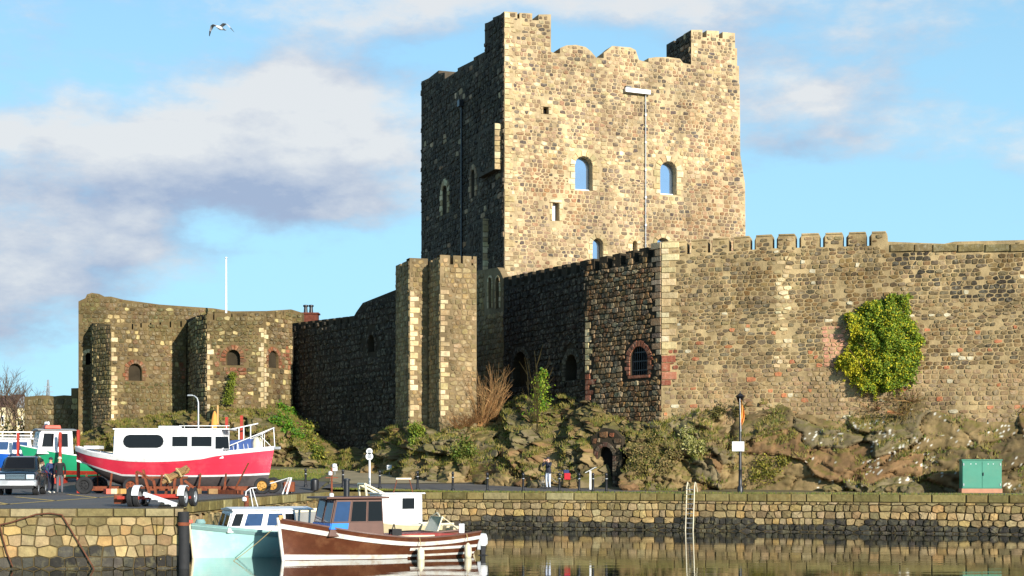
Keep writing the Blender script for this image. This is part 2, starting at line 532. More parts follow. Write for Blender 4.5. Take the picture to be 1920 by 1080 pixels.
def add_wall(parent, pl, outline, stones, mortar, openings=(), thick=1.0, sp=(.55, .36), joint=.07, prot=(.03, .08),
             colfn=None, seed=1, caps=(False, False), extra=(), margin=.03, name='wall', zclip=None, rubble=True, zlim=None, drop=0.0, wob=.13):
    """Wall body with real openings, plus rubble stones added to the list 'stones'.
    openings: dicts poly, depth, back (material or None), keep (outer polygon kept free), blocks [(poly, col, name)]"""
    off = parent.location
    mb = MB()
    loops = [[Vector((u, z, 0)) for u, z in outline]] + [[Vector((u, z, 0)) for u, z in o['poly']] for o in openings]
    tris = geometry.tessellate_polygon(loops)
    flat = [(v.x, v.y) for l in loops for v in l]
    fv = [pl.w(u, z) for u, z in flat]
    # each triangle must face outwards
    ff = []
    for t in tris:
        a = area2([flat[i] for i in t])
        if abs(a) < 1e-7: continue
        ff.append(tuple(t) if a > 0 else tuple(reversed(t)))
    mb.add(fv, ff)
    k = len(outline)
    t2 = geometry.tessellate_polygon([loops[0]])
    bv = [pl.w(u, z, -thick) for u, z in outline]
    fb = []
    for t in t2:
        a = area2([outline[i] for i in t])
        if abs(a) < 1e-7: continue
        fb.append(tuple(reversed(t)) if a > 0 else tuple(t))
    mb.add(bv, fb)
    umin = min(u for u, z in outline); umax = max(u for u, z in outline); zmin = min(z for u, z in outline)
    ccw = area2(outline) > 0
    for i in range(k):
        a, b = outline[i], outline[(i + 1) % k]
        if abs(a[0] - umin) < 1e-4 and abs(b[0] - umin) < 1e-4 and not caps[0]: continue
        if abs(a[0] - umax) < 1e-4 and abs(b[0] - umax) < 1e-4 and not caps[1]: continue
        q = [pl.w(a[0], a[1]), pl.w(a[0], a[1], -thick), pl.w(b[0], b[1], -thick), pl.w(b[0], b[1])]
        mb.add(q, [(0, 1, 2, 3) if ccw else (3, 2, 1, 0)])
    for o in openings:
        p = o['poly']; d = o.get('depth', .6); n = len(p)
        cc = area2(p) > 0
        for i in range(n):
            a, b = p[i], p[(i + 1) % n]
            q = [pl.w(a[0], a[1]), pl.w(b[0], b[1]), pl.w(b[0], b[1], -d), pl.w(a[0], a[1], -d)]
            mb.add(q, [(0, 1, 2, 3) if cc else (3, 2, 1, 0)])
    body = mb.build(name, mortar, parent, off=off, fix=False)
    for o in openings:
        if o.get('back') is not None:
            q = MB().prism(o['poly'], pl.w, -o.get('depth', .6) - .05, -o.get('depth', .6) + .0)
            ob = q.build(o.get('name', 'recess'), o['back'], parent, off=off)
            o['obj'] = ob
        for poly, col, nm in o.get('blocks', ()):
            stones.append((poly, pl, random.Random(len(stones)).uniform(.05, .08), col, nm))
    for poly, col, nm, pr in extra:
        stones.append((poly, pl, pr, col, nm))
    if not rubble: return body
    avoid = [o.get('keep', o['poly']) for o in openings] + [e[0] for e in extra]
    rg = random.Random(seed * 7 + 1)
    z1 = max(z for u, z in outline); z0 = zclip if zclip is not None else zmin
    boxes = [(min(p[0] for p in a), max(p[0] for p in a), min(p[1] for p in a), max(p[1] for p in a), a) for a in avoid]
    for poly in cells(umin, umax, z0, z1, sp[0], sp[1], seed, joint, wob):
        if zlim is not None:
            poly = clip_half(poly, 0, 1, zlim)
            if len(poly) < 3 or area2(poly) < .25 * .3 * sp[0] * sp[1]: continue
        cu = sum(p[0] for p in poly) / len(poly); cz = sum(p[1] for p in poly) / len(poly)
        if drop and rg.random() < drop + .5 * max(0, noise.noise(Vector((cu * .45, cz * .6, seed)))): continue
        if not inside((cu, cz), outline): continue
        pin = [(max(umin + margin, min(umax - margin, p[0])), p[1]) for p in poly]
        ok = True
        for tri in range(3):
            bad = False
            for p in pin:
                if not inside((p[0], p[1] + margin), outline): bad = True; break
                for b in boxes:
                    if b[0] <= p[0] <= b[1] and b[2] <= p[1] <= b[3] and inside(p, b[4]): bad = True; break
                if bad: break
            if not bad: break
            pin = [(cu + (p[0] - cu) * .68, cz + (p[1] - cz) * .68) for p in pin]
            if tri == 2: ok = False
        if not ok: continue
        if any(b[0] <= cu <= b[1] and b[2] <= cz <= b[3] and inside((cu, cz), b[4]) for b in boxes): continue
        col = colfn(cu, cz, rg, pl)
        if col is None: continue
        stones.append((pin, pl, rg.uniform(*prot), col, 'stone'))
    return body


def stone_geo(st, seed, off):
    poly, pl, pr, col, nm = st
    rg = random.Random(seed)
    if area2(poly) < 0: poly = poly[::-1]
    if nm == 'stone' or nm == 'rubble':
        poly = chaikin(poly, .13)
        sc, jit = .89, .30
    else:
        sc, jit = .93, .12
    cu = sum(p[0] for p in poly) / len(poly); cz = sum(p[1] for p in poly) / len(poly)
    n = len(poly)
    tu, tz = rg.uniform(-.35, .35), rg.uniform(-.35, .35)
    v = [pl.w(u, z, -.02) for u, z in poly]
    for u, z in poly:
        hh = pr * (1 + rg.uniform(-jit, jit)) + (u - cu) * tu * pr + (z - cz) * tz * pr
        v.append(pl.w(cu + (u - cu) * sc, cz + (z - cz) * sc, max(.012, hh)))
    v.append(pl.w(cu, cz, pr * 1.12))
    v = [(a - off[0], b - off[1], c - off[2]) for a, b, c in v]
    f = []
    for i in range(n):
        j = (i + 1) % n
        f.append((i, j, n + j, n + i)); f.append((n + i, n + j, 2 * n))
    return v, f


NAME_STUFF = {'stone': 'small_stones', 'brick': 'small_bricks', 'quoin': 'small_quoins', 'arch_stone': 'small_arch_stones', 'coping_stone': 'small_copings'}


def finish_stones(parent, stones, limit=300, mat_=None):
    mat_ = mat_ or M['stone']
    off = parent.location
    kinds = {}
    for i, s in enumerate(stones):
        pl = s[1]
        cu = sum(p[0] for p in s[0]) / len(s[0]); cz = sum(p[1] for p in s[0]) / len(s[0])
        w = pl.w(cu, cz)
        x = 960 + w[0] / w[1] * F; y = HOR - (w[2] - EYE) / w[1] * F
        face = abs(Vector((w[0], w[1])).normalized().dot(pl.n))
        vis = 1.0 if (-10 < x < 1930 and -10 < y < 1085) else 0.0
        kinds.setdefault(s[4], []).append((vis * abs(area2(s[0])) * face / w[1] ** 2 * F * F, i))
    for nm, l in kinds.items():
        l.sort(reverse=True)
        rest = MB()
        for r_, (a, i) in enumerate(l):
            v, f = stone_geo(stones[i], i, off)
            if r_ < limit and a > 14:
                MB().add(v, f, 0, stones[i][3]).build(nm, mat_, parent, fix=False)
            else:
                rest.add(v, f, 0, stones[i][3])
        if rest.v: rest.build(NAME_STUFF.get(nm, 'small_stones'), mat_, parent, fix=False, kind='stuff')


def jitter(c, rg, a=.16, h=.05):
    k = 1 + rg.uniform(-a, a)
    return tuple(max(.004, x * k * (1 + rg.uniform(-h, h))) for x in c)


def crenels(pl, u0, u1, ztop, depth, pitch, gap, first=None):
    """Top profile points from u1 back to u0 (right to left), with narrow gaps."""
    pts = []
    u = u1
    zt = ztop if callable(ztop) else (lambda q: ztop)
    pts.append((u1, zt(u1)))
    c = u1 - (first if first is not None else pitch * .6)
    while c - gap > u0 + .1:
        pts += [(c, zt(c)), (c, zt(c) - depth), (c - gap, zt(c - gap) - depth), (c - gap, zt(c - gap))]
        c -= pitch
    pts.append((u0, zt(u0)))
    return pts


def quoins(pl, at_left, z0, z1, rg, cols, h=.36, w=(.3, .55), pr=.05, skip=0.0):
    out = []
    z = z0; k = 0
    while z < z1:
        hh = h * rg.uniform(.75, 1.25)
        ww = w[k % 2] * rg.uniform(.85, 1.2)
        if rg.random() >= skip:
            e = .01
            p = rect(e, ww, z + .012, z + hh - .012) if at_left else rect(pl.L - ww, pl.L - e, z + .012, z + hh - .012)
            out.append((p, jitter(rg.choice(cols), rg, .15), 'quoin', pr))
        z += hh; k += 1
    return out
# ================================================================== SETTING: water, ground
def ground_color(name, c, **k): return mat(name, c, k.pop('rough', .95), **k)


M['tarmac'] = mat('tarmac', lin(88, 84, 80), .9, var=.3, vscale=.5, bump=.012, bscale=30, dirt=lin(120, 108, 88), dirt_amt=.4, dirt_scale=.35)
M['path'] = mat('path_gravel', lin(150, 134, 100), .95, var=.2, vscale=.8, bump=.012, bscale=30, dirt=lin(96, 92, 52), dirt_amt=.4, dirt_scale=.6)
M['turf'] = mat('turf', lin(96, 112, 34), .95, var=.4, vscale=2.2, bump=.05, bscale=12, dirt=lin(128, 118, 60), dirt_amt=.5, dirt_scale=1.4)
M['earth'] = mat('earth', lin(104, 92, 58), .95, var=.3, vscale=.6, bump=.03, bscale=8, dirt=lin(84, 92, 36), dirt_amt=.7, dirt_scale=.3)
M['yellowline'] = mat('yellow_road_paint', lin(214, 176, 84), .8, var=.2, vscale=6, dirt=lin(90, 84, 78), dirt_amt=.45, dirt_scale=5)

wm = bpy.data.materials.new('harbour_water'); wm.use_nodes = True
nt = wm.node_tree; p_ = nt.nodes['Principled BSDF']
p_.inputs['Base Color'].default_value = (.014, .017, .010, 1); p_.inputs['Roughness'].default_value = .015; p_.inputs['IOR'].default_value = 1.45
g_ = nt.nodes.new('ShaderNodeNewGeometry')
mp = nt.nodes.new('ShaderNodeMapping'); mp.inputs['Scale'].default_value = (.35, 1.5, 1)
nt.links.new(g_.outputs['Position'], mp.inputs['Vector'])
nw = nt.nodes.new('ShaderNodeTexNoise'); nw.inputs['Scale'].default_value = .9; nw.inputs['Detail'].default_value = 4; nw.inputs['Roughness'].default_value = .5
nt.links.new(mp.outputs[0], nw.inputs['Vector'])
bw = nt.nodes.new('ShaderNodeBump'); bw.inputs['Strength'].default_value = 1; bw.inputs['Distance'].default_value = .0042
nt.links.new(nw.outputs[0], bw.inputs['Height']); nt.links.new(bw.outputs[0], p_.inputs['Normal'])
MB().add([(-500, -300, 0), (500, -300, 0), (500, 95, 0), (-500, 95, 0)], [(0, 1, 2, 3)]).build('water', wm, kind='structure', fix=False)

# quay plan: left face, side return into the basin, long right face
QL0, QL1 = (-60.0, 44.4), (-9.94, 48.5)
QM = (-11.6, 56.5)
QS1 = (-9.7, 85.0)
QR1 = (32.0, 70.2)
QR2 = (120.0, 60.0)


def quay_edge(X):
    pts = [(-200, 40), QL0, (QM[0], 48.36), (QM[0] + .001, QM[1]), QS1, QR1, QR2, (400, 55)]
    for a, b in zip(pts, pts[1:]):
        if a[0] <= X <= b[0]: return a[1] + (b[1] - a[1]) * (X - a[0]) / (b[0] - a[0])
    return 60


xs = sorted(set([-1500, -700, -200, -120, -60, -40, -30, -20, QM[0], QM[0] + .001, QS1[0], 0, 10, 20, 32, 60, 120, 300, 700, 1500]))
mb = MB(); nrow = 9
for X in xs:
    e = quay_edge(max(-200, min(400, X))) + .15
    for Y, z in ((e, -1.0), (e, 1.78), (max(e + .1, 83), 1.78), (max(e + .2, 95), gz(0, 95) - .02), (112, gz(0, 112) - .02), (140, gz(0, 140) - .02), (400, 7), (1200, 9), (4500, 9)):
        mb.v.append((X, Y, z))
for i in range(len(xs) - 1):
    for j in range(nrow - 1):
        mb.f.append([i * nrow + j, (i + 1) * nrow + j, (i + 1) * nrow + j + 1, i * nrow + j + 1]); mb.mi.append(0)
mb.build('ground', M['earth'], kind='structure', fix=False)


def sheet(name, pts, m, lift, parent=None, kind='structure'):
    """Flat sheet following the ground; split where the ground starts to rise."""
    mb = MB()
    for lo in (True, False):
        p = clip_half(pts, 0, 1 if lo else -1, 83 if lo else -83)
        if len(p) < 3: continue
        mb.add([(x, y, gz(x, y) + lift) for x, y in p], [tuple(range(len(p)))])
    return mb.build(name, m, parent, kind=kind, fix=False)


car_park = sheet('car_park', [(-62, 44.9), (-10.5, 49.1), (-12.1, 56.6), (-10.3, 85.2), (-10.5, 91), (-30, 98), (-62, 98)], M['tarmac'], .004)
sheet('footpath', [(-10.2, 86.2), (32, 71.4), (60, 68.5), (60, 80), (20, 80.5), (8, 83.5), (2, 87), (-2, 89.5), (-10.2, 89)], M['tarmac'], .004)
sheet('gravel_path', [(-10.2, 89.3), (-2, 89.8), (-3, 92), (-9, 99.5), (-12, 102.5), (-16, 103), (-11, 97)], M['path'], .008)
sheet('lawn', [(-11.3, 92), (-11.2, 97), (-16, 102.5), (-19, 104.5), (-30, 106), (-30, 99)], M['turf'], .010)
verge = sheet('grass_verge', [(-9.6, 85.35), (32, 70.6), (32, 71.25), (-9.6, 86.05)], M['turf'], .012)
# the wedge of quay between the near corner and the side of the basin
MB().add([(QM[0] - .02, 48.4, 1.782), (QL1[0] - .1, QL1[1] + .1, 1.782), (QM[0] - .02, QM[1], 1.782)], [(0, 1, 2)]).build('quay_corner', M['earth'], kind='structure', fix=False)
# yellow bay markings on the car park
for a, b, w in [((-17.1, 52.4), (-17.4, 73.5), .22), ((-20.4, 61.5), (-17.2, 54.4), .2), ((-21.6, 69.2), (-17.3, 60.4), .2), ((-21.2, 76.0), (-17.4, 67.0), .2)]:
    a, b = Vector(a), Vector(b); n = Vector((-(b - a).y, (b - a).x)).normalized() * w
    sheet('parking_line', [tuple(a), tuple(b), tuple(b + n), tuple(a + n)], M['yellowline'], .012, car_park, kind=None)

# ================================================================== QUAY WALLS
pal_quay = [lin(160, 134, 90), lin(146, 122, 82), lin(170, 146, 102), lin(134, 114, 78), lin(154, 134, 98), lin(164, 134, 84), lin(122, 106, 74)]
pal_tide = [lin(62, 58, 50), lin(52, 50, 44), lin(74, 70, 60), lin(44, 42, 36)]
MW = M['wetstone']


def quay_col(tide, mossy=0.0):
    def f(u, z, rg, pl):
        t = tide + .12 * math.sin(u * .7) + .06 * math.sin(u * 2.9) + rg.uniform(-.07, .07)
        if z < t: return jitter(rg.choice(pal_tide), rg, .25)
        c = jitter(rg.choice(pal_quay), rg, .22)
        if z > 1.15 and rg.random() < .6: c = tuple(.5 * a + .5 * b for a, b in zip(c, lin(112, 100, 58)))
        return c
    return f


def quay(name, P0, P1, label, seed, sp, tide, cope_h, cope_col, mort='mortar_quay', prot=(.04, .13)):
    t = empty(name, (P0[0], P0[1], 0), 0, label, 'wall', 'stone quay walls of the harbour')
    pl = Plane(P0, P1); st = []
    rg = random.Random(seed)
    ext = []
    u = 0.0
    while u < pl.L:
        w = rg.uniform(.7, 1.6)
        ext.append((rect(u + .012, min(pl.L, u + w) - .012, 1.80 - cope_h, 1.815), jitter(rg.choice(cope_col), rg, .14), 'coping_stone', rg.uniform(.05, .10)))
        u += w
    add_wall(t, pl, [(0, -1.2), (pl.L, -1.2), (pl.L, 1.81), (0, 1.81)], st, M[mort], thick=.8, sp=sp, joint=.028 if mort != 'mortar_sand' else .02, prot=prot,
             colfn=quay_col(tide), seed=seed, extra=ext, zclip=-.35, margin=.01, zlim=1.80 - cope_h - .03, wob=.10)
    if mort == 'mortar_sand': st = [s_[:4] + ('block',) if s_[4] == 'stone' else s_ for s_ in st]
    finish_stones(t, st, mat_=MW)
    return t, pl


cope_m = [lin(130, 116, 70), lin(116, 102, 58), lin(142, 130, 88), lin(104, 94, 52)]
cope_l = [lin(150, 136, 100), lin(134, 120, 84), lin(144, 130, 96), lin(124, 110, 72)]
quay_r, plQR = quay('quay_wall', QS1, QR1, 'long rubble quay wall below the castle rock with a dark tide band', 11, (.46, .28), .50, .34, cope_m)
quay_l, plQL = quay('quay_wall', (-24.0, 44.4 + 4.1 * (36.0 / 50.06)), QL1, 'nearer tan block quay wall below the car park with rusty chains', 12, (.42, .27), .42, .22, cope_l, 'mortar_sand', (.02, .07))
quay_s, plQS = quay('quay_wall', QM, QS1, 'short receding quay wall hidden behind the moored teal and brown boats', 13, (.7, .4), .45, .34, cope_m)

add_wall(quay_s, Plane(QL1, QM), [(0, -1.2), (8.1, -1.2), (8.1, 1.81), (0, 1.81)], [], M['mortar_quay'], thick=.8, rubble=False)

# ================================================================== CASTLE
rgc = random.Random(5)
pal_keep = [lin(162, 134, 102), lin(152, 126, 96), lin(140, 117, 90), lin(170, 144, 110), lin(130, 111, 90), lin(156, 121, 90), lin(122, 105, 86), lin(178, 154, 120)]
pal_pale = [lin(204, 180, 134), lin(190, 166, 122), lin(212, 192, 150), lin(178, 154, 110)]
pal_keep_shade = [lin(74, 62, 49), lin(65, 55, 43), lin(84, 71, 56), lin(57, 49, 40)]  # keep stones on sunless faces, darkened to deepen the shade there
pal_shade = [lin(55, 46, 36), lin(49, 41, 32), lin(61, 51, 40), lin(44, 38, 30), lin(57, 45, 34)]  # shaded curtain walls: part of the shade is painted into the stone colours
pal_right = [lin(134, 112, 76), lin(122, 102, 70), lin(146, 124, 88), lin(112, 94, 66), lin(128, 102, 66), lin(104, 90, 68), lin(140, 119, 82)]
pal_ab = [lin(120, 96, 66), lin(104, 82, 56), lin(132, 108, 76), lin(112, 80, 52), lin(96, 84, 66), lin(124, 94, 58), lin(140, 122, 92)]
pal_gate = [lin(118, 100, 68), lin(106, 89, 60), lin(128, 110, 78), lin(100, 86, 56), lin(112, 88, 58), lin(94, 80, 56)]
pal_tower = [lin(140, 120, 82), lin(128, 108, 74), lin(152, 130, 92), lin(118, 100, 66), lin(146, 120, 78)]
pal_red = [lin(150, 90, 64), lin(138, 80, 58), lin(160, 104, 78), lin(126, 76, 54)]
pal_gred = [lin(134, 82, 54), lin(122, 76, 50), lin(112, 84, 58), lin(142, 92, 62)]


def pick(pal, a=.2):
    return lambda u, z, rg, pl: jitter(rg.choice(pal), rg, a)


def opx(pl, pts): return [pl.px(x, y) for x, y in pts]


def opening(pl, x0, x1, y0, y1, depth=.6, back=None, kind='arch', wid=.4, hb=.35, col=pal_pale, name='recess', rise=None, sill=False, blocks=True, seed=0):
    rg = random.Random(seed + int(x0))
    u0, zt = pl.px(x0, y0); u1, zb = pl.px(x1, y1)
    zb = pl.px((x0 + x1) / 2, y1)[1]; zt = pl.px((x0 + x1) / 2, y0)[1]
    if kind == 'arch':
        p = arch_poly(u0, u1, zb, zt, rise); keep = arch_poly(u0, u1, zb - (hb if sill else 0), zt, rise, grow=wid * 1.15 + .03)
        bl = surround(u0, u1, zb, zt, wid, hb, rg, rise, sill) if blocks else []
    else:
        p = rect(u0, u1, zb, zt); keep = rect(u0 - wid * 1.2, u1 + wid * 1.2, zb - .2, zt + wid)
        bl = []
        if blocks:
            z = zb; k = 0
            while z < zt - .02:
                h = min(hb, zt - z)
                for s in (-1, 1):
                    ww = wid * (1.2 if (k + (s > 0)) % 2 else .8)
                    bl.append(rect(u0 - ww, u0 - .015, z + .01, z + h - .01) if s < 0 else rect(u1 + .015, u1 + ww, z + .01, z + h - .01))
                z += h; k += 1
            bl.append(rect(u0 - wid, u1 + wid, zt + .015, zt + wid * .9))
    if not blocks: keep = arch_poly(u0, u1, zb, zt, rise, grow=.06) if kind == 'arch' else rect(u0 - .05, u1 + .05, zb - .05, zt + .05)
    return dict(poly=p, depth=depth, back=back, keep=keep, name=name, blocks=[(b, jitter(rg.choice(col), rg, .12), 'arch_stone') for b in bl], u=(u0, u1), z=(zb, zt))


# ---------------------------------------------------------------- the keep
A20 = R(20)
K0 = Vector((-.52, 107.0)); KD = Vector((math.cos(A20), math.sin(A20))); KN = Vector((-math.sin(A20), math.cos(A20)))
K1 = K0 + KD * (Plane(K0, K0 + KD * 5).px(1386, 300)[0]); K3 = K0 + KN * 19.2; K2 = K1 + KN * 19.2
plKF, plKL = Plane(K0, K1), Plane(K3, K0)
keep = empty('castle_keep', (K0.x, K0.y, 8.0), 0, 'tall square stone keep with corner turrets rising behind the castle walls', 'castle keep')
kst = []
top = opx(plKF, [(1378, 62), (1355, 60), (1355, 72), (1348, 72), (1348, 58), (1325, 57), (1325, 70), (1317, 70), (1317, 56), (1296, 56), (1296, 121), (1281, 118), (1275, 110), (1252, 107), (1230, 107), (1216, 109), (1216, 117),
                 (1207, 115), (1198, 112), (1192, 94), (1183, 89), (1148, 86), (1140, 93), (1132, 99), (1132, 109), (1118, 108), (1108, 96), (1098, 88), (1080, 84), (1062, 85), (1050, 90), (1050, 100), (1042, 100), (1033, 97), (1033, 27), (1010, 27), (1010, 38), (998, 38), (998, 25), (974, 24), (974, 35), (970, 35), (970, 23), (946, 21.5)])
e_ = plKF.px(940, 24)
rgt = opx(plKF, [(1400, 560), (1398, 460), (1397, 345), (1388, 290), (1387, 160), (1379, 130)])
umax_ = plKF.px(1400, 560)[0]
outl = [(0.0, 6.0), (umax_, 6.0)] + rgt[1:] + top + [(0.0, top[-1][1])]


def keep_front_col(u, z, rg, pl):
    # pale lime-washed band above the great windows, patchy elsewhere
    n = noise.noise(Vector((u * .25, z * .25, 3.3)))
    pale = 0.06 + max(0, 1 - abs(z - 24.6) / 1.6) * .5 + n * .25
    if z > 27: pale += .10
    if u < 1.4: pale += .35
    c = rg.choice(pal_pale) if rg.random() < pale else rg.choice(pal_keep)
    if rg.random() < .05: c = lin(96, 84, 74)
    if z > 32.2: c = tuple(.75 * q for q in c)
    if n < -.25: c = tuple(a * b for a, b in zip(c, (1.0, .9, .82)))
    return jitter(c, rg, .16)


kop = [opening(plKF, 1078, 1110.5, 293, 357, .55, M['glass_sky'], wid=.42, hb=.42, name='window'),
       opening(plKF, 1238, 1268, 303, 365, .55, M['glass_sky'], wid=.42, hb=.42, name='window'),
       opening(plKF, 1111, 1130, 447, 486, .5, M['glass_sky'], wid=.3, hb=.35, name='window'),
       opening(plKF, 1231, 1255, 446, 486, .5, M['glass_sky'], wid=.3, hb=.35, name='window'),
       opening(plKF, 1186, 1194, 452, 476, .5, M['glass_sky'], wid=.3, hb=.35, name='window'),
       opening(plKF, 1036, 1048, 380, 414, .5, M['galv'], 'rect', wid=.22, hb=.4, name='window'),
       opening(plKF, 1018.5, 1028, 201, 214, .4, M['dark'], 'rect', wid=.2, hb=.3, name='window')]
qk = quoins(plKF, True, 12, 33.5, rgc, pal_pale, h=.38, w=(.35, .62), pr=.06, skip=.12)
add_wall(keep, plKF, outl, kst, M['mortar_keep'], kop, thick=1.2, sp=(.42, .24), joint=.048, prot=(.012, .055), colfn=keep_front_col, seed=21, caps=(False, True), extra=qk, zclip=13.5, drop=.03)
for o in kop[:2]:      # thin white sash round the glass
    u0, u1 = o['u']; z0, z1 = o['z']
    mb = MB()
    mb.prism(rect(u0 + .01, u1 - .01, z0 + .01, z0 + .13), plKF.w, -.52, -.40)
    mb.prism(rect(u0 + .01, u0 + .09, z0 + .13, z1 - .6), plKF.w, -.52, -.42)
    mb.build('window_frame', M['white'], keep, off=keep.location)
# left (shaded) face
fl = opx(plKL, [(940, 24), (924, 33), (924, 37), (915, 42), (909, 44), (909, 97), (888, 108), (888, 113), (858, 128), (858, 133), (834, 148), (834, 136), (822, 138), (790, 153)])
outl = [(0.0, 6.0), (plKL.L, 6.0), (plKL.L, e_[1])] + fl[1:-1] + [(0.0, fl[-1][1])]
lop = [opening(plKL, 830, 839, 348, 402, .5, M['dark'], wid=.5, hb=.4, name='window', col=pal_pale),
       opening(plKL, 884, 891, 318, 370, .5, M['dark'], wid=.4, hb=.4, name='window', col=pal_keep)]


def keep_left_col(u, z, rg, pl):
    return jitter(rg.choice(pal_keep_shade if rg.random() < .95 else pal_keep), rg, .22)


add_wall(keep, plKL, outl, kst, M['mortar_keep_shade'], lop, thick=1.2, sp=(.75, .36), joint=.07, prot=(.03, .09), colfn=keep_left_col, seed=22, zclip=13.5)
# other two sides and core (never seen from the harbour, closed all the same)
for a, b in ((K2, K3), (K1, K2)):
    pl = Plane(a, b)
    e = [] if a is K2 else []
    add_wall(keep, pl, [(.02, 6), (pl.L - 1.25, 6), (pl.L - 1.25, 31.5), (.02, 31.5)], kst, M['mortar_keep'], thick=1.2, rubble=False, caps=(True, True))
mb = MB()
cc = (K0 + K2) / 2
mb.box((cc.x, cc.y, 18.0), (18.8 - 1.6, 19.2 - 1.6, 22), rz=A20)
mb.build('inner_floor', M['mortar_keep_shade'], keep, off=keep.location)
# turret inner sides
uL = plKF.px(1033, 60)[0]; uR = plKF.px(1296, 90)[0]; zT1 = plKF.px(1020, 27)[1]; zT2 = plKF.px(1296, 57)[1]


def turret(u0, u1, z1, left_stones, lab):
    a = K0 + KD * u0; b = K0 + KD * u1
    dep = 4.0
    if left_stones:
        pl = Plane(a + KN * dep, a + KD * 0.0)
        add_wall(keep, pl, [(0, 28), (pl.L, 28), (pl.L, z1), (pl.L - .9, z1), (pl.L - .9, z1 - .35), (pl.L - 1.25, z1 - .35), (pl.L - 1.25, z1), (pl.L - 2.4, z1), (pl.L - 2.4, z1 - .35), (pl.L - 2.8, z1 - .35), (pl.L - 2.8, z1), (0, z1)], kst, M['mortar_keep_shade'], thick=.6, sp=(.6, .4), joint=.08,
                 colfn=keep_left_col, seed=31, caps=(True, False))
    mb = MB()
    c = K0 + KD * ((u0 + u1) / 2) + KN * (1.25 + (dep - 1.25) / 2 + .01)
    mb.box((c.x, c.y, (28 + z1 - .55) / 2), (u1 - u0 - .1, dep - 1.3, z1 - .55 - 28), rz=A20)
    mb.build('turret', M['mortar_keep'], keep, off=keep.location)


turret(1.21, uL, zT1, False, 'left')
turret(uR, 18.2, zT2, True, 'right')
c = K3 + KD * 1.9 - KN * 2.2
MB().box((c.x, c.y, 30.4), (3.6, 4.0, 5.6), rz=A20).build('turret', M['mortar_keep_shade'], keep, off=keep.location)
# broken pilaster buttresses of the shaded side: their ends catch the sun
for t0, t1, pr, ya, yb, xx in ((.55, 4.0, .5, 236, 322, 933), (3.2, 6.6, .42, 412, 520, 911)):
    b0 = K0 + KN * t0 - KD * pr; b1 = K0 + KN * t0 + KD * .05
    pl = Plane(b0, b1)
    za = plKL.px(xx, ya)[1]; zb = plKL.px(xx, yb)[1]
    q = []
    z = zb
    while z < za - .1:
        h = min(rgc.uniform(.3, .5), za - z)
        q.append((rect(.0, pl.L - .03, z + .012, z + h - .012), jitter(rgc.choice(pal_pale), rgc, .15), 'quoin', rgc.uniform(.03, .06))); z += h
    add_wall(keep, pl, [(0, zb), (pl.L, zb), (pl.L, za), (0, za)], kst, M['mortar_keep_shade'], thick=t1 - t0, extra=q, rubble=False, caps=(True, True), name='buttress')
    s0 = K0 + KN * t1 - KD * pr; s1 = K0 + KN * (t0 + .03) - KD * pr
    pls = Plane(s0, s1)
    for poly in cells(0, pls.L, zb, za, .6, .4, 77, .07):
        if all(0.03 < p[0] < pls.L - .03 and zb < p[1] < za for p in poly): kst.append((poly, pls, .05, jitter(rgc.choice(pal_keep_shade), rgc, .25), 'stone'))
# downpipes with hoppers
mb = MB()
x = plKF.px(1209, 300)[0]; zt = plKF.px(1209, 180)[1]
mb.tube([plKF.w(x, 14, .14), plKF.w(x, zt, .14)], .034, 8)
for k in range(7): mb.prism(rect(x - .06, x + .06, 16 + k * 1.9, 16.12 + k * 1.9), plKF.w, .03, .2)
mb.build('downpipe', M['galv'], keep, off=keep.location)
a = plKF.px(1169, 168); b = plKF.px(1216, 179.5)
mb = MB(); mb.prism([(a[0], b[1] + .36), (a[0], b[1] + .05), (b[0], b[1] - .0), (b[0], b[1] + .32)], plKF.w, .08, .36)
mb.build('gutter_trough', M['galv'], keep, off=keep.location, bevel=.02)
a = plKF.px(1171, 162); b = plKF.px(1181, 167)
MB().prism(rect(a[0], b[0], b[1], a[1]), plKF.w, -.3, .25).build('water_spout', M['black'], keep, off=keep.location)
mb = MB(); x, zt = plKL.px(869, 200)
mb.tube([plKL.w(x, 13, .14), plKL.w(x, zt, .14)], .07, 8)
mb.prism(rect(x - .25, x + .25, zt, zt + .45), plKL.w, .08, .4)
mb.build('downpipe', M['black'], keep, off=keep.location)
finish_stones(keep, kst)

# ---------------------------------------------------------------- right curtain wall (lit)
PA = (280 / F * 88, 88.0); PZ = (1090 / F * 82.2, 82.2)
PB = (138 / F * 93, 93.0); PC = (-15 / F * 104, 104.0)
plR = Plane(PA, PZ); plAB = Plane(PB, PA); plBC = Plane(PC, PB)
cr = empty('curtain_wall', (PA[0], PA[1], 7), 0, 'long sunlit curtain wall with narrow crenel slits above the rock right of the keep', 'castle wall', 'curtain walls of the castle')
st = []
zl = lambda x, y: plR.px(x, y)
topR = []
gaps = [(1287, 1296), (1326, 1336), (1366, 1376), (1406, 1417), (1448, 1459), (1491, 1502), (1536, 1547), (1580, 1591), (1624, 1634)]
ytop = lambda x: 457 - 14 * min(1, (x - 1240) / 200) - 6 * max(0, (x - 1440) / 220)
topR.append(zl(1240, ytop(1240)))
for a, b in gaps:
    topR += [zl(a, ytop(a)), zl(a, ytop(a) + 23), zl(b, ytop(b) + 23), zl(b, ytop(b))]
topR += [zl(1663, 437), zl(1664, 453), zl(1770, 457), zl(1790, 453), zl(1920, 450), zl(2049, 448)]
topR = topR[::-1]


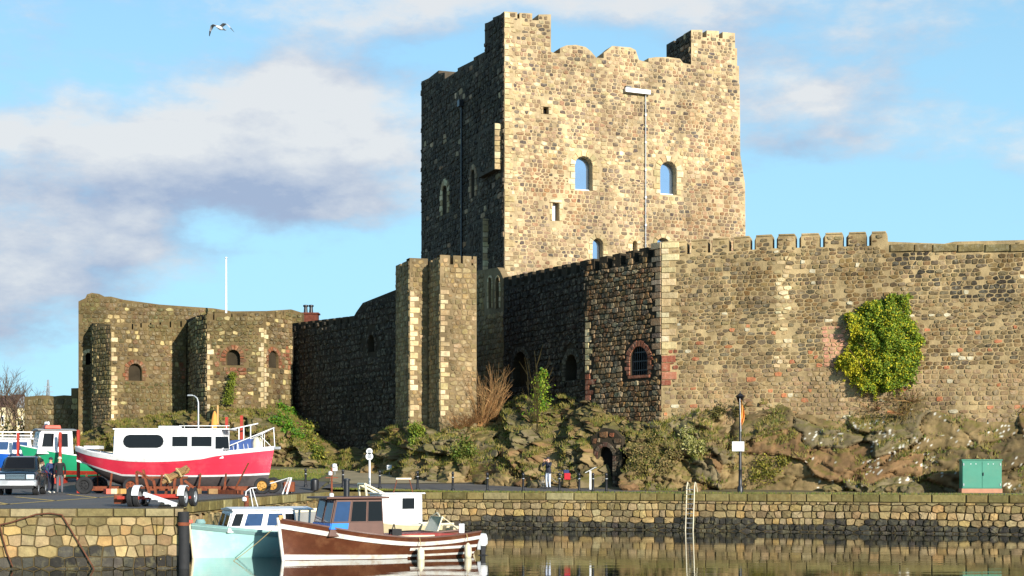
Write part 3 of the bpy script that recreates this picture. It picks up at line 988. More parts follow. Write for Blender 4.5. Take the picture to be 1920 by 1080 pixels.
def right_col(u, z, rg, pl):
    w = pl.w(u, z); x = 960 + w[0] / w[1] * F; y = HOR - (z - EYE) / w[1] * F
    n = noise.noise(Vector((u * .35, z * .5, 7.7)))
    if 1545 < x < 1590 and 612 < y < 690: return jitter(lin(196, 142, 110), rg, .15)
    if 1455 < x < 1482 and 480 < y < 690 and rg.random() < .8: return jitter(rg.choice(pal_pale), rg, .1)
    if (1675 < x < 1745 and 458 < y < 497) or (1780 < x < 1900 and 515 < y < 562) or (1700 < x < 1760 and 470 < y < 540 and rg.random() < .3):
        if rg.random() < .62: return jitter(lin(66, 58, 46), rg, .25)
    if 1240 < x < 1268 and 650 < y < 700: return jitter(rg.choice(pal_red), rg, .15)
    if rg.random() < .012: return lin(200, 188, 156)
    if rg.random() < .04 and y > 600: return jitter(lin(176, 112, 74), rg, .2)
    c = rg.choice(pal_right)
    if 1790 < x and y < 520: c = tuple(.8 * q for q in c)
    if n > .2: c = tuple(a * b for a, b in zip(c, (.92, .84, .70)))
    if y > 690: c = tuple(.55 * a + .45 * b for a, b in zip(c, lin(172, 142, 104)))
    return jitter(c, rg, .20)


ext = quoins(plR, True, 9.3, 15.4, rgc, pal_pale, h=.36, w=(.45, .85), pr=.06) + quoins(plR, True, 7.6, 9.2, rgc, pal_red, h=.4, w=(.5, .9), pr=.06)
cz0 = zl(1666, 455)[1]
uu = zl(1668, 455)[0]
while uu < zl(2040, 455)[0]:
    w = rgc.uniform(.8, 1.5)
    zc = min(zl(960 + plR.w(uu + q, 10)[0] / plR.w(uu + q, 10)[1] * F, 456)[1] for q in (0, w))
    ext.append((rect(uu + .01, uu + w - .01, zc - .42, zc - .03), jitter(lin(128, 112, 74), rgc, .15), 'coping_stone', .12)); uu += w
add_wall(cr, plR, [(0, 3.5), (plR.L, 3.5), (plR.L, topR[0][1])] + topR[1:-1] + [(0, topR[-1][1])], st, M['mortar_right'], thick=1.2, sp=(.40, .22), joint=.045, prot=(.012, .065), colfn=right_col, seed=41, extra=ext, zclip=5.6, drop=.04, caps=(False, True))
for a_, b_ in gaps:      # the slits are splayed: their right cheek leans across the gap
    ub, zt_ = zl(b_, ytop(b_) + .4); ua, zb_g = zl(a_, ytop(a_) + 23)
    w_ = .62 * (ub - ua)
    MB().add([plR.w(ub + .01, zb_g - .02, -.03), plR.w(ub + .01, zb_g - .02, -1.19), plR.w(ub - w_, zb_g - .02, -1.19), plR.w(ub + .01, zt_, -.03), plR.w(ub + .01, zt_, -1.19), plR.w(ub - w_, zt_, -1.19)],
             [(0, 2, 1), (3, 4, 5), (0, 1, 4, 3), (1, 2, 5, 4), (2, 0, 3, 5)]).build('embrasure_cheek', M['mortar_right'], cr, off=cr.location)
# raised coping strip on every merlon
mb = MB()
bounds = [1241] + [g for ab in gaps for g in ab] + [1662]
for a, b in zip(bounds[::2], bounds[1::2]):
    pa, pb = zl(a + .6, ytop(a + .6)), zl(b - .6, ytop(b - .6))
    mb.prism([(pa[0], pa[1] + .005), (pb[0], pb[1] + .005), (pb[0], pb[1] + .10), (pa[0], pa[1] + .10)], plR.w, -1.22, .06)
mb.build('merlon_copings', M['mortar_right'], cr, off=cr.location, bevel=.03)
finish_stones(cr, st)

# ---------------------------------------------------------------- walls turning away to the left of the corner
cl = empty('curtain_wall', (PB[0], PB[1], 7), 0, 'brown curtain wall with barred brick window turning away below the keep', 'castle wall', 'curtain walls of the castle')
st = []
zT = plAB.px(1238, 458)[1]; zB = plAB.px(1099, 488)[1]
ztop = lambda u: zB + (zT - zB) * u / plAB.L
ext = quoins(plAB, False, 9.3, 15.2, rgc, pal_keep, h=.36, w=(.4, .75), pr=.06) + quoins(plAB, True, 8.6, 11.5, rgc, pal_pale, h=.36, w=(.3, .55), pr=.06) + quoins(plAB, True, 7.0, 8.5, rgc, pal_red, h=.3, w=(.4, .8), pr=.06)
grille = opening(plAB, 1182, 1215, 650, 703, .7, M['dark'], wid=.34, hb=.26, col=pal_red, name='window_recess', sill=True)
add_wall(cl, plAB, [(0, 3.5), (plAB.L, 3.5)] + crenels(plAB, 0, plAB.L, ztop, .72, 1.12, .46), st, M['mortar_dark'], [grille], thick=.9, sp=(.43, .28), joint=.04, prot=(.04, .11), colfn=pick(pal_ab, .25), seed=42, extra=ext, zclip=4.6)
mb = MB()
u0, u1 = grille['u']; z0, z1 = grille['z']
for k in range(8):
    u = u0 + (u1 - u0) * (k + .5) / 8
    zz = z1 - (u1 - u0) / 2 + math.sqrt(max(0, ((u1 - u0) / 2) ** 2 - (u - (u0 + u1) / 2) ** 2))
    mb.tube([plAB.w(u, z0, -.12), plAB.w(u, zz, -.12)], .022, 6)
for k in range(3): mb.prism(rect(u0, u1, z0 + .25 + k * .5, z0 + .3 + k * .5), plAB.w, -.15, -.1)
mb.build('window_grille', M['black'], cl, off=cl.location)
zC = plBC.px(946, 520)[1]; zB2 = plBC.px(1097, 488)[1]
zt2 = lambda u: zC + (zB2 - zC) * u / plBC.L
dop = opening(plBC, 1060, 1083, 665, 713, .7, M['dark'], wid=.4, hb=.3, col=[lin(84, 75, 60), lin(74, 66, 53), lin(62, 55, 44)], name='doorway_recess')
nop = opening(plBC, 962, 990, 660, 725, .5, M['mortar_dark'], wid=.4, hb=.3, col=[lin(84, 75, 60), lin(74, 66, 53), lin(62, 55, 44)], name='doorway_recess')
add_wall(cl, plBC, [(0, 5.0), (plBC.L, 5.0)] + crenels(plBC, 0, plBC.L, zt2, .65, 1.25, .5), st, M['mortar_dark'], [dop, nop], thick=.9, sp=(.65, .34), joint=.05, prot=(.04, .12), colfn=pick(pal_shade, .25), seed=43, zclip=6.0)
finish_stones(cl, st)

# forebuilding wall with twin lancets between keep and tower
PD0 = (-72 / F * 108.6, 108.6); PD1 = (-16 / F * 104.0, 104.0)
plD = Plane(PD0, PD1)
fb = empty('curtain_wall', (PD0[0], PD0[1], 7), 0, 'narrow shaded wall with twin lancet windows between tower and keep', 'castle wall', 'curtain walls of the castle')
st = []
lanc = [opening(plD, 916, 922.5, 520, 578, .4, M['dark'], wid=.13, hb=.4, name='window', seed=1), opening(plD, 930, 937, 520, 578, .4, M['dark'], wid=.13, hb=.4, name='window', seed=2)]
for o in lanc: o['keep'] = rect(plD.px(909, 500)[0], plD.px(942, 500)[0], o['z'][0] - .1, o['z'][1] + .25)
zd = plD.px(920, 505)[1]
add_wall(fb, plD, [(0, 5), (plD.L, 5), (plD.L, plD.px(944, 523)[1]), (plD.L - .5, plD.px(940, 509)[1]), (plD.L - 1.0, zd), (0, zd + .2)], st, M['mortar_tower'], lanc, thick=.45, sp=(.5, .36), joint=.06, colfn=pick(pal_tower, .25), seed=44, zclip=5.8, caps=(True, True))
finish_stones(fb, st)

# ---------------------------------------------------------------- the stepped wall tower
T2a = Vector((-135 / F * 96, 96.0))
T2b = T2a + Vector((math.cos(A20), math.sin(A20))) * 2.32
T2c = T2a + Vector((-math.sin(A20), math.cos(A20))) * 2.85
T1a = Vector((-192 / F * 97.7, 97.7)); T1b = T1a + Vector((math.cos(A20), math.sin(A20))) * 1.16
T1c = T1a + Vector((-math.sin(A20), math.cos(A20))) * 3.1
tw = empty('wall_tower', (T2a.x, T2a.y, 5), 0, 'narrow stepped stone tower with pale corner stones left of the keep', 'castle tower')
st = []
spec_t = [(Plane(T2a, T2b), 481, [(844, 850), (864, 868), (884, 887)], 52, True), (Plane(T2c, T2a), 481, [(808, 811), (815, 818)], 53, False),
          (Plane(T1a, T1b), 485, [], 54, True), (Plane(T1c, T1a), 487, [(751, 754)], 55, False)]
for pl, yt, gp, sd, lit in spec_t:
    zt = pl.px(960 + pl.P1.x / pl.P1.y * F, yt)[1]
    pts = [(pl.L, zt)]
    for a, b in gp[::-1]:
        ua, ub = pl.px(a, yt)[0], pl.px(b, yt)[0]
        pts += [(ub, zt), (ub, zt - .55), (ua, zt - .55), (ua, zt)]
    pts.append((0, zt))
    ext = quoins(pl, True, 6.2, 13.6, rgc, pal_pale, h=.34, w=(.28, .55), pr=.05, skip=.05) if lit else quoins(pl, False, 6.2, 13.4, rgc, pal_tower, h=.34, w=(.2, .4), pr=.05, skip=.4)
    add_wall(tw, pl, [(0, 3.6), (pl.L, 3.6)] + pts, st, M['mortar_tower'], thick=.7, sp=(.42, .27), joint=.045, prot=(.02, .06), colfn=pick(pal_tower, .2), seed=sd, extra=ext, zclip=4.6, caps=(False, pl is spec_t[0][0]))
# blank backs so the tower is closed
for a, b in ((T2b, T2b + Vector((-math.sin(A20), math.cos(A20))) * 6.5),):
    pl = Plane(a, b)
    add_wall(tw, pl, [(.02, 3.6), (pl.L, 3.6), (pl.L, 15.2), (.02, 15.2)], st, M['mortar_tower'], thick=.6, rubble=False, caps=(False, True))
mb = MB(); c = (T2a + T2b) / 2 + Vector((-math.sin(A20), math.cos(A20))) * 3.6 + Vector((-.35, 0)); mb.box((c.x, c.y, 8.8), (1.5, 5.4, 10.8), rz=A20)
mb.build('tower_core', M['mortar_tower'], tw, off=tw.location)
finish_stones(tw, st)

# ---------------------------------------------------------------- shaded wall running back to the gatehouse
PE = (-412 / F * 114.9, 114.9); PS = (T1c.x + .1, T1c.y)
plS = Plane(PE, PS)
cs = empty('curtain_wall', (PE[0], PE[1], 5), 0, 'dark shaded curtain wall between the stepped tower and the gatehouse', 'castle wall', 'curtain walls of the castle')
st = []
zz = lambda x, y: plS.px(x, y)
topS = [zz(741, 543), zz(700, 560), zz(680, 568), zz(668, 585), zz(664, 592)]
x = 664
prof = lambda x: 592 + (664 - x) / 116 * 14
while x > 560:
    topS += [zz(x - 9, prof(x - 9)), zz(x - 9, prof(x) + 14), zz(x - 13, prof(x) + 14), zz(x - 13, prof(x - 13))]; x -= 13
topS.append((0, zz(548.5, 606)[1]))
topS[0] = (plS.L, topS[0][1])
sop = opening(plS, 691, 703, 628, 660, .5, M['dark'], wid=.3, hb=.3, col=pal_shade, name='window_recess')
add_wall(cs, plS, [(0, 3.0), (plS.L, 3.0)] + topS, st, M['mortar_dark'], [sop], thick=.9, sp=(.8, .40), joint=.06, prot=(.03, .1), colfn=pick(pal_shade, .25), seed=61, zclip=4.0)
finish_stones(cs, st)

# ---------------------------------------------------------------- gatehouse towers
def PX(x, D): return Vector(((x - 960) / F * D, D))


gh = empty('gatehouse', tuple(PX(388, 111)) + (3,), 0, 'low twin towered gatehouse with red brick window arches at left', 'castle gatehouse')
st = []


def gate_col(u, z, rg, pl):
    w = pl.w(u, z); x = 960 + w[0] / w[1] * F; y = HOR - (z - EYE) / w[1] * F
    n = noise.noise(Vector((w[0] * .35, z * .35, 1.7)))
    if 405 < x < 462 and 650 < y < 700 and rg.random() < .8: return jitter(rg.choice(pal_gred), rg, .2)
    if 338 < x < 350 and 670 < y < 715: return jitter(rg.choice(pal_gred), rg, .2)
    if 496 < x < 545 and 648 < y < 695 and rg.random() < .6: return jitter(rg.choice(pal_gred), rg, .2)
    if rg.random() < .07: return jitter(lin(176, 156, 104), rg, .15)
    c = rg.choice(pal_gate)
    if n > .15: c = tuple(.65 * a + .35 * b for a, b in zip(c, lin(98, 94, 44)))
    return jitter(c, rg, .22)


E0, E1, E2, E3, E4 = PX(548, 113.6), PX(495, 111), PX(388, 111), PX(369.5, 112.6), PX(349, 119)
F0, F1, F2, F2b = PX(349.5, 117.5), PX(208, 114.8), PX(175, 116.8), PX(168, 122)
G0, G1 = PX(147, 119.0), PX(432, 121.0)


def gwall(P0, P1, tops, ops, sd, lit=True, q=(True, True), zb=2.5, bodymat='mortar_gate', qc=pal_pale, thick=.8, zc=5.0, caps=(False, False), sp=(.44, .28)):
    pl = Plane(P0, P1)
    t = [pl.px(x, y) for x, y in tops]
    t[0] = (pl.L, t[0][1]); t[-1] = (0.0, t[-1][1])
    ext = []
    if q[0]: ext += quoins(pl, True, 6.0, 12.5, rgc, qc, h=.32, w=(.22, .42), pr=.05, skip=.2)
    if q[1]: ext += quoins(pl, False, 6.0, 12.5, rgc, qc, h=.32, w=(.22, .42), pr=.05, skip=.2)
    o = [opening(pl, *a, **k) for a, k in ops]
    add_wall(gh, pl, [(0, zb), (pl.L, zb)] + t, st, M[bodymat], o, thick=thick, sp=sp, joint=.05, prot=(.03, .09), colfn=gate_col, seed=sd, extra=ext, zclip=zc, caps=caps)
    return pl


def notch(xs_, yt, d, w=3):
    out = []
    for x in xs_: out += [(x + w, yt(x + w)), (x + w, yt(x) + d), (x, yt(x) + d), (x, yt(x))]
    return out


y1 = lambda x: 588 - (x - 388) * .03
gwall(E1, E0, [(548, 586)] + notch([530, 515], y1, 11) + [(495, y1(495))], [((503, 522, 658, 690), dict(depth=.5, back=M['chimney_brick'], wid=.3, hb=.25, col=pal_gred, name='window_recess'))], 71, q=(True, False))
gwall(E2, E1, [(495, y1(495))] + notch([469, 433, 399], y1, 12) + [(388, y1(388))], [((424, 450, 656, 685), dict(depth=.8, back=M['dark'], wid=.35, hb=.25, col=pal_gred, name='window_recess'))], 72, q=(True, True))
gwall(E3, E2, [(388, 588)] + notch([380], lambda x: 590, 12) + [(369.5, 592)], [], 73, q=(False, False), bodymat='mortar_dark')
gwall(E4, E3, [(369.5, 592), (349, 600)], [], 74, q=(False, False), bodymat='mortar_dark')
y2 = lambda x: 609 - (x - 208) * .055
gwall(F1, F0, [(349.5, 601)] + notch([338, 318, 299, 281, 263, 247], y2, 11) + [(208, 609)], [((241, 266, 682, 714), dict(depth=.7, back=M['chimney_brick'], wid=.35, hb=.25, col=pal_gred, name='window_recess'))], 75, q=(True, False))
gwall(F2, F1, [(208, 609), (175, 606)], [], 76, q=(False, False))
gwall(F2b, F2, [(175, 606), (168, 606)], [], 77, q=(False, False), bodymat='mortar_dark')
plG = gwall(G0, G1, [(432, 583), (400, 578), (300, 571), (232, 562), (208, 556), (196, 556), (186, 551), (172, 549), (163, 552), (160, 559), (147, 565)], [((161, 172, 662, 684), dict(depth=.5, back=M['dark'], wid=.3, hb=.3, name='window_recess'))], 78, q=(False, False), zc=5.0, caps=(True, True), thick=2.2)
# wall behind the right hand tower and roofs of the towers
plB = gwall(PX(400, 119.5), PX(566, 119.0), [(566, 586), (546, 580), (500, 583), (400, 584)], [], 79, q=(False, False), zc=11, caps=(True, True))
mb = MB()
for pts, z in (([E0, E1, E2, E3, E4, PX(560, 119)], 12.8), ([F0, F1, F2, F2b, PX(350, 121)], 12.2)):
    inn = [(p.x, p.y) for p in pts]
    n = len(inn); mb.add([(x, y + .4, 2.5) for x, y in inn] + [(x, y + .4, z) for x, y in inn], [tuple(range(n)), tuple(range(2 * n - 1, n - 1, -1))] + [(i, (i + 1) % n, (i + 1) % n + n, i + n) for i in range(n)])
mb.build('tower_core', M['mortar_dark'], gh, off=gh.location)
finish_stones(gh, st)

# chimney stack behind the gatehouse
cp = PX(578, 124)
ch = empty('chimney_stack', (cp.x, cp.y, 4), 0, 'red brick chimney stack with two black pots behind the wall', 'chimney')
zt = W(578, 590, 124).z
mb = MB(); mb.box((0, 0, (zt - 4) / 2), (1.55, 1.0, zt - 4)); mb.box((0, 0, zt - 4 + .06), (1.75, 1.2, .12)); mb.build('brick_stack', M['chimney_brick'], ch, bevel=.02)
for dx in (-.2, .22): MB().lathe([(.16, 0), (.13, .45), (.2, .5), (.2, .62), (.12, .64)], (dx - .0, 0, zt - 4 + .12), 12).build('chimney_pot', M['black'], ch, smooth=40)

# flagpole
fp = W(424, 585, 117.2)
mb = MB(); mb.tube([(0, 0, -2), (0, 0, 3.9)], [.09, .06], 10); mb.lathe([(.02, 0), (.1, .05), (.1, .1), (.02, .15)], (0, 0, 3.9), 10)
o = mb.build('flagpole', M['white'], smooth=40); o.location = fp
tag(o, 'bare white flagpole rising above the gatehouse roof', 'flagpole')

# castle mound inside the walls
mb = MB()
mb.add([(19.8, 87.5, 6.2), (PA[0], PA[1] + 1.2, 6.2), (PB[0] + .6, PB[1] + 1.2, 6.2), (-.2, 105.4, 6.0), (-8.5, 104, 4.5), (-15, 116, 4.4), (-34, 122, 4.4), (-34, 150, 6), (60, 150, 6), (33, 84, 6.2)], [tuple(range(9, -1, -1))])
mb.build('castle_mound', M['earth'], kind='structure', fix=False)

# outer wall at far left
pO0, pO1 = PX(-40, 127), PX(147, 124.0)
ow = empty('boundary_wall', (pO0.x, pO0.y, 4), 0, 'low old wall at far left, partly in the gatehouse shadow', 'wall')
st = []; pl = Plane(PX(46, 126), pO1)
t = [pl.px(x, y) for x, y in [(147, 741), (137, 742), (120, 741), (100, 743), (80, 741), (46, 744)]]
t[0] = (pl.L, t[0][1]); t[-1] = (0, t[-1][1])
add_wall(ow, pl, [(0, 2.5), (pl.L, 2.5)] + t, st, M['mortar_gate'], thick=.7, sp=(.6, .4), joint=.05, colfn=gate_col, seed=81, zclip=4, caps=(True, True))
a = pl.px(135, 728); b = pl.px(146, 742)
MB().prism(rect(a[0], pl.L, b[1] - .2, a[1]), pl.w, -.8, .1).build('wall_pier', M['mortar_gate'], ow, off=ow.location)
finish_stones(ow, st)

# ================================================================== ROCK
def vor(u, v, seed, jit=.85, sq=0.0):
    iu, iv = np.floor(u).astype(int), np.floor(v).astype(int)
    f1 = np.full(u.shape, 9.); f2 = np.full(u.shape, 9.); idr = np.zeros(u.shape); gx = np.zeros(u.shape); gy = np.zeros(u.shape)

    def h(a, b, k):
        x = np.sin(a * 127.1 + b * 311.7 + seed * 74.7 + k * 53.3) * 43758.5453
        return x - np.floor(x)
    for du in (-1, 0, 1):
        for dv in (-1, 0, 1):
            a, b = iu + du, iv + dv
            px, py = a + .5 + jit * (h(a, b, 1) - .5), b + .5 + jit * (h(a, b, 2) - .5)
            d = np.hypot(px - u, py - v) * (1 - sq) + sq * np.maximum(np.abs(px - u), np.abs(py - v))
            near = d < f1
            f2 = np.where(near, f1, np.minimum(f2, d))
            idr = np.where(near, h(a, b, 3), idr)
            gx = np.where(near, (u - px) * (h(a, b, 4) - .5) + (v - py) * (h(a, b, 5) - .5), gx)
            f1 = np.where(near, d, f1)
    return f1, f2, idr, gx


def fbm(P, sc, oct_=4):
    out = np.zeros(len(P))
    for i, p in enumerate(P):
        out[i] = noise.fractal(Vector(p) * sc, 1.0, 2.0, oct_)
    return out


RS = [(60, 112, 150, 124, 828), (100, 111, 150, 120, 828), (190, 109, 200, 115.6, 792), (300, 108, 290, 115.8, 778), (370, 107, 352, 116.5, 772), (430, 105.5, 405, 112.2, 760), (530, 105, 505, 112.2, 760),
      (560, 104.5, 552, 113.6, 778), (640, 103, 642, 108.2, 850), (715, 99, 718, 102.6, 812), (770, 94.6, 766, 98.6, 790), (830, 92, 826, 96.8, 806), (880, 90.5, 890, 97.4, 786), (940, 89.2, 935, 103.6, 760),
      (1000, 88.3, 975, 102.0, 742), (1060, 87.3, 1040, 98.6, 738), (1110, 86.6, 1098, 93.9, 745), (1166, 85.4, 1170, 91.2, 782), (1240, 84.8, 1240, 88.7, 790), (1310, 84.9, 1310, 88.3, 764), (1370, 85.3, 1370, 87.8, 742), (1500, 84.6, 1500, 86.9, 732),
      (1610, 83.9, 1610, 86.2, 734), (1720, 83.2, 1720, 85.4, 728), (1800, 82.7, 1800, 85, 712), (1920, 82.0, 1920, 84.4, 704), (2060, 81.2, 2060, 83.6, 700)]
foot = []; topp = []
for xf, Df, xt, Dt, yt in RS:
    a = PX(xf, Df); foot.append((a.x, a.y, gz(a.x, a.y) - .5)); topp.append(tuple(W(xt, yt, Dt)))
foot = np.array(foot); topp = np.array(topp)
seg = np.concatenate([[0], np.cumsum(np.linalg.norm((foot[1:] - foot[:-1]) * .5 + (topp[1:] - topp[:-1]) * .5, axis=1))])
Lr = seg[-1]
nu, nv = int(Lr / .085), 88
us = np.linspace(0, Lr, nu)
FI = np.stack([np.interp(us, seg, foot[:, k]) for k in range(3)], 1)
TI = np.stack([np.interp(us, seg, topp[:, k]) for k in range(3)], 1)
v = np.linspace(0, 1, nv)
zv = 1 - (1 - v) ** 1.25
xs0 = 960 + FI[:, 0] / FI[:, 1] * F
hex_ = 1.9 - .4 * np.clip((xs0 - 1300) / 80, 0, 1)
hv = v[None, :] ** hex_[:, None]
for_h = hv
P = np.zeros((nu, nv, 3))
P[:, :, 0] = FI[:, None, 0] + (TI - FI)[:, None, 0] * hv
P[:, :, 1] = FI[:, None, 1] + (TI - FI)[:, None, 1] * hv
P[:, :, 2] = FI[:, None, 2] + (TI - FI)[:, None, 2] * zv
# outward direction: horizontal, towards the harbour
tang = np.gradient(FI[:, :2] * .6 + TI[:, :2] * .4, axis=0); ker = np.ones(41) / 41
tang = np.stack([np.convolve(np.pad(tang[:, k], 20, 'edge'), ker, 'valid') for k in range(2)], 1)
tang /= np.linalg.norm(tang, axis=1)[:, None]
nrm = np.stack([tang[:, 1], -tang[:, 0]], 1)
U = np.repeat(us[:, None], nv, 1); Z = P[:, :, 2]
xpix = 960 + P[:, :, 0] / P[:, :, 1] * F
big = np.clip((xpix - 1340) / 60, 0, 1)              # broad slabs on the right, crags elsewhere
mid = np.clip(1 - np.abs(xpix - 900) / 260, 0, 1)
Uw = U + .35 * np.sin(Z * 1.7 + U * .3); Zw = Z + .3 * np.sin(U * .9 + 1.3)
f1, f2, c1, g1 = vor((Uw + .25 * Zw) / 1.35, Zw / 1.1, 3, .85, .6)
f1b, f2b, c2, g2 = vor((Uw - .2 * Zw) / .58 + 9, Zw / .42, 5, .85, .6)
f1c, f2c, c3, g3 = vor((Uw + .35 * Zw) / 3.0 + 4, (Zw - .12 * Uw) / 1.5, 8, .8, .75)
f1d, f2d, c4, g4 = vor((Uw + .3 * Zw) / .95 + 2, (Zw - .1 * Uw) / .5, 12, .85, .7)
Pf = P.reshape(-1, 3)
fn = fbm(Pf, .45, 3).reshape(nu, nv); fn2 = fbm(Pf, 1.7, 4).reshape(nu, nv)
crag = (c1 - .4) * 1.25 + g1 * .9 - .30 * np.exp(-((f2 - f1) / .10) ** 2) + (c2 - .5) * .46 + g2 * .35 - .14 * np.exp(-((f2b - f1b) / .12) ** 2)
slab = (c3 - .4) * .80 + g3 * 1.0 - .32 * np.exp(-((f2c - f1c) / .030) ** 2) + (c4 - .5) * .30 * (c3 > .42) + g4 * .45 * (c3 > .42) - .08 * np.exp(-((f2d - f1d) / .05) ** 2)
rub = (c2 - .5) * .30 + g2 * .3 - .12 * np.exp(-((f2b - f1b) / .12) ** 2) + .15 * (c1 - .5)
scr = np.clip(1 - np.abs(xpix - 1250) / 130, 0, 1)
disp = crag * (1 - big) * (1 - .75 * scr) + rub * scr * (1 - big) + slab * big
lay = (Zw + .22 * U * .3) / .62 + 3.1 * c1; lay2 = (U * .8 - .3 * Z) / 1.1 + 2.3 * c3
disp += ((.5 - (lay - np.floor(lay))) * .30 * (1 - .75 * big) + (.5 - (lay2 - np.floor(lay2))) * .22 * (1 - .8 * big)) * (1 - .6 * scr)
rdg = (.35 - np.abs(fn2)) 
disp += fn * (.36 + .5 * mid) * (1 - .75 * big) + rdg * .22 * (1 - .8 * big)
# deep clefts between the buttresses of rock
for xc, w, d in ((1040, 26, 1.6), (915, 22, 1.5), (800, 10, .7), (742, 12, .9), (1136, 20, .3), (1366, 8, .6)):
    disp -= d * np.exp(-((xpix - xc) / w) ** 2) * np.clip(np.sin(np.clip(v, 0, 1) * math.pi), 0, 1)[None, :]
fade = np.clip((1 - v) / .12, .0, 1) ** .6 * np.clip(v / .08 + .25, 0, 1)
disp = disp * fade[None, :]
# hollow in the rock that leads to the postern
disp -= 2.5 * np.exp(-((xpix - 1131) / 29) ** 6) * np.clip((.56 - v) / .10, 0, 1)[None, :]
P[:, :, 0] += nrm[:, None, 0] * disp; P[:, :, 1] += nrm[:, None, 1] * disp
P[:, :, 2] += (fn2 * .12 * (1 - .8 * big) + (c2 - .5) * .1) * fade[None, :]
verts = P.reshape(-1, 3)
ii = np.arange(nu - 1)[:, None] * nv + np.arange(nv - 1)[None, :]
faces = np.stack([ii, ii + nv, ii + nv + 1, ii + 1], -1).reshape(-1, 4)
# colour of the stone itself, block by block
base = np.array([lin(124, 104, 70), lin(136, 115, 78), lin(110, 93, 64), lin(126, 98, 66), lin(116, 103, 76)])
kc = (np.where(big > .5, c3, c1) * 4.99).astype(int)
colr = base[kc] * (1 + (c2 - .5) * .45)[:, :, None]
lich = np.clip((fbm(Pf * np.array([1, 1, 1.3]), .9, 3).reshape(nu, nv) - .08) * 4, 0, 1) * np.clip((xpix - 1480) / 80, 0, 1)
spots = (vor(U / .15, Z / .15, 21)[0] < .24 + .10 * c2) & (vor(U / .15, Z / .15, 21)[2] > .66)
colr = np.where((spots & (lich > .35))[:, :, None], np.array(lin(226, 222, 206)), colr)
rm = bpy.data.meshes.new('rock_outcrop')
rm.vertices.add(len(verts)); rm.vertices.foreach_set('co', verts.astype(np.float32).ravel())
rm.loops.add(faces.size); rm.loops.foreach_set('vertex_index', faces.ravel().astype(np.int32))
rm.polygons.add(len(faces)); rm.polygons.foreach_set('loop_start', np.arange(0, faces.size, 4, dtype=np.int32))
try: rm.polygons.foreach_set('loop_total', np.full(len(faces), 4, dtype=np.int32))
except Exception: pass
rm.update(calc_edges=True); rm.validate()
at = rm.attributes.new('col', 'FLOAT_COLOR', 'POINT')
at.data.foreach_set('color', np.concatenate([colr.reshape(-1, 3), np.ones((nu * nv, 1))], 1).astype(np.float32).ravel())
M['rock'] = mat('castle_rock', None, .92, var=.25, vscale=1.6, bump=.03, bscale=9, attr=True, dirt=lin(98, 88, 42), dirt_amt=.32, dirt_scale=.7, spec=.2, moss=lin(98, 94, 36), moss_amt=.6, stain=.3)
rm.materials.append(M['rock'])
ro = bpy.data.objects.new('rock_outcrop', rm); COL.objects.link(ro); ro['kind'] = 'structure'


def rock_pt(x, y):
    """Point of the displaced rock seen at photo pixel x, y."""
    xx = 960 + P[:, :, 0] / P[:, :, 1] * F; yy = HOR - (P[:, :, 2] - EYE) / P[:, :, 1] * F
    d = (xx - x) ** 2 + (yy - y) ** 2
    c = np.argwhere(d < max(25, d.min() + 4))
    k = min(c, key=lambda q: P[q[0], q[1], 1])
    return Vector(P[k[0], k[1]])


# sally port in a small masonry face at the foot of the rock
pS0, pS1 = PX(1108, 88.2), PX(1166, 87.0)
sp_ = empty('postern_gate', (pS0.x, pS0.y, 1.9), 0, 'dark arched postern opening with red stones at the foot of the rock', 'gateway')
st = []; pl = Plane(pS0, pS1)
so = opening(pl, 1121, 1149, 838, 918, .34, M['dark'], wid=.26, hb=.28, col=[lin(96, 62, 48), lin(84, 60, 48), lin(88, 74, 58)], name='doorway_recess')
t = [pl.px(x, y) for x, y in [(1166, 822), (1150, 806), (1130, 802), (1108, 820)]]; t[0] = (pl.L, t[0][1]); t[-1] = (0, t[-1][1])
add_wall(sp_, pl, [(0, 1.4), (pl.L, 1.4)] + t, st, M['mortar_dark'], [so], thick=.35, sp=(.4, .3), joint=.05, colfn=pick(pal_ab + pal_ab + pal_red[3:], .25), seed=91, zclip=1.7, caps=(True, True))
finish_stones(sp_, st)

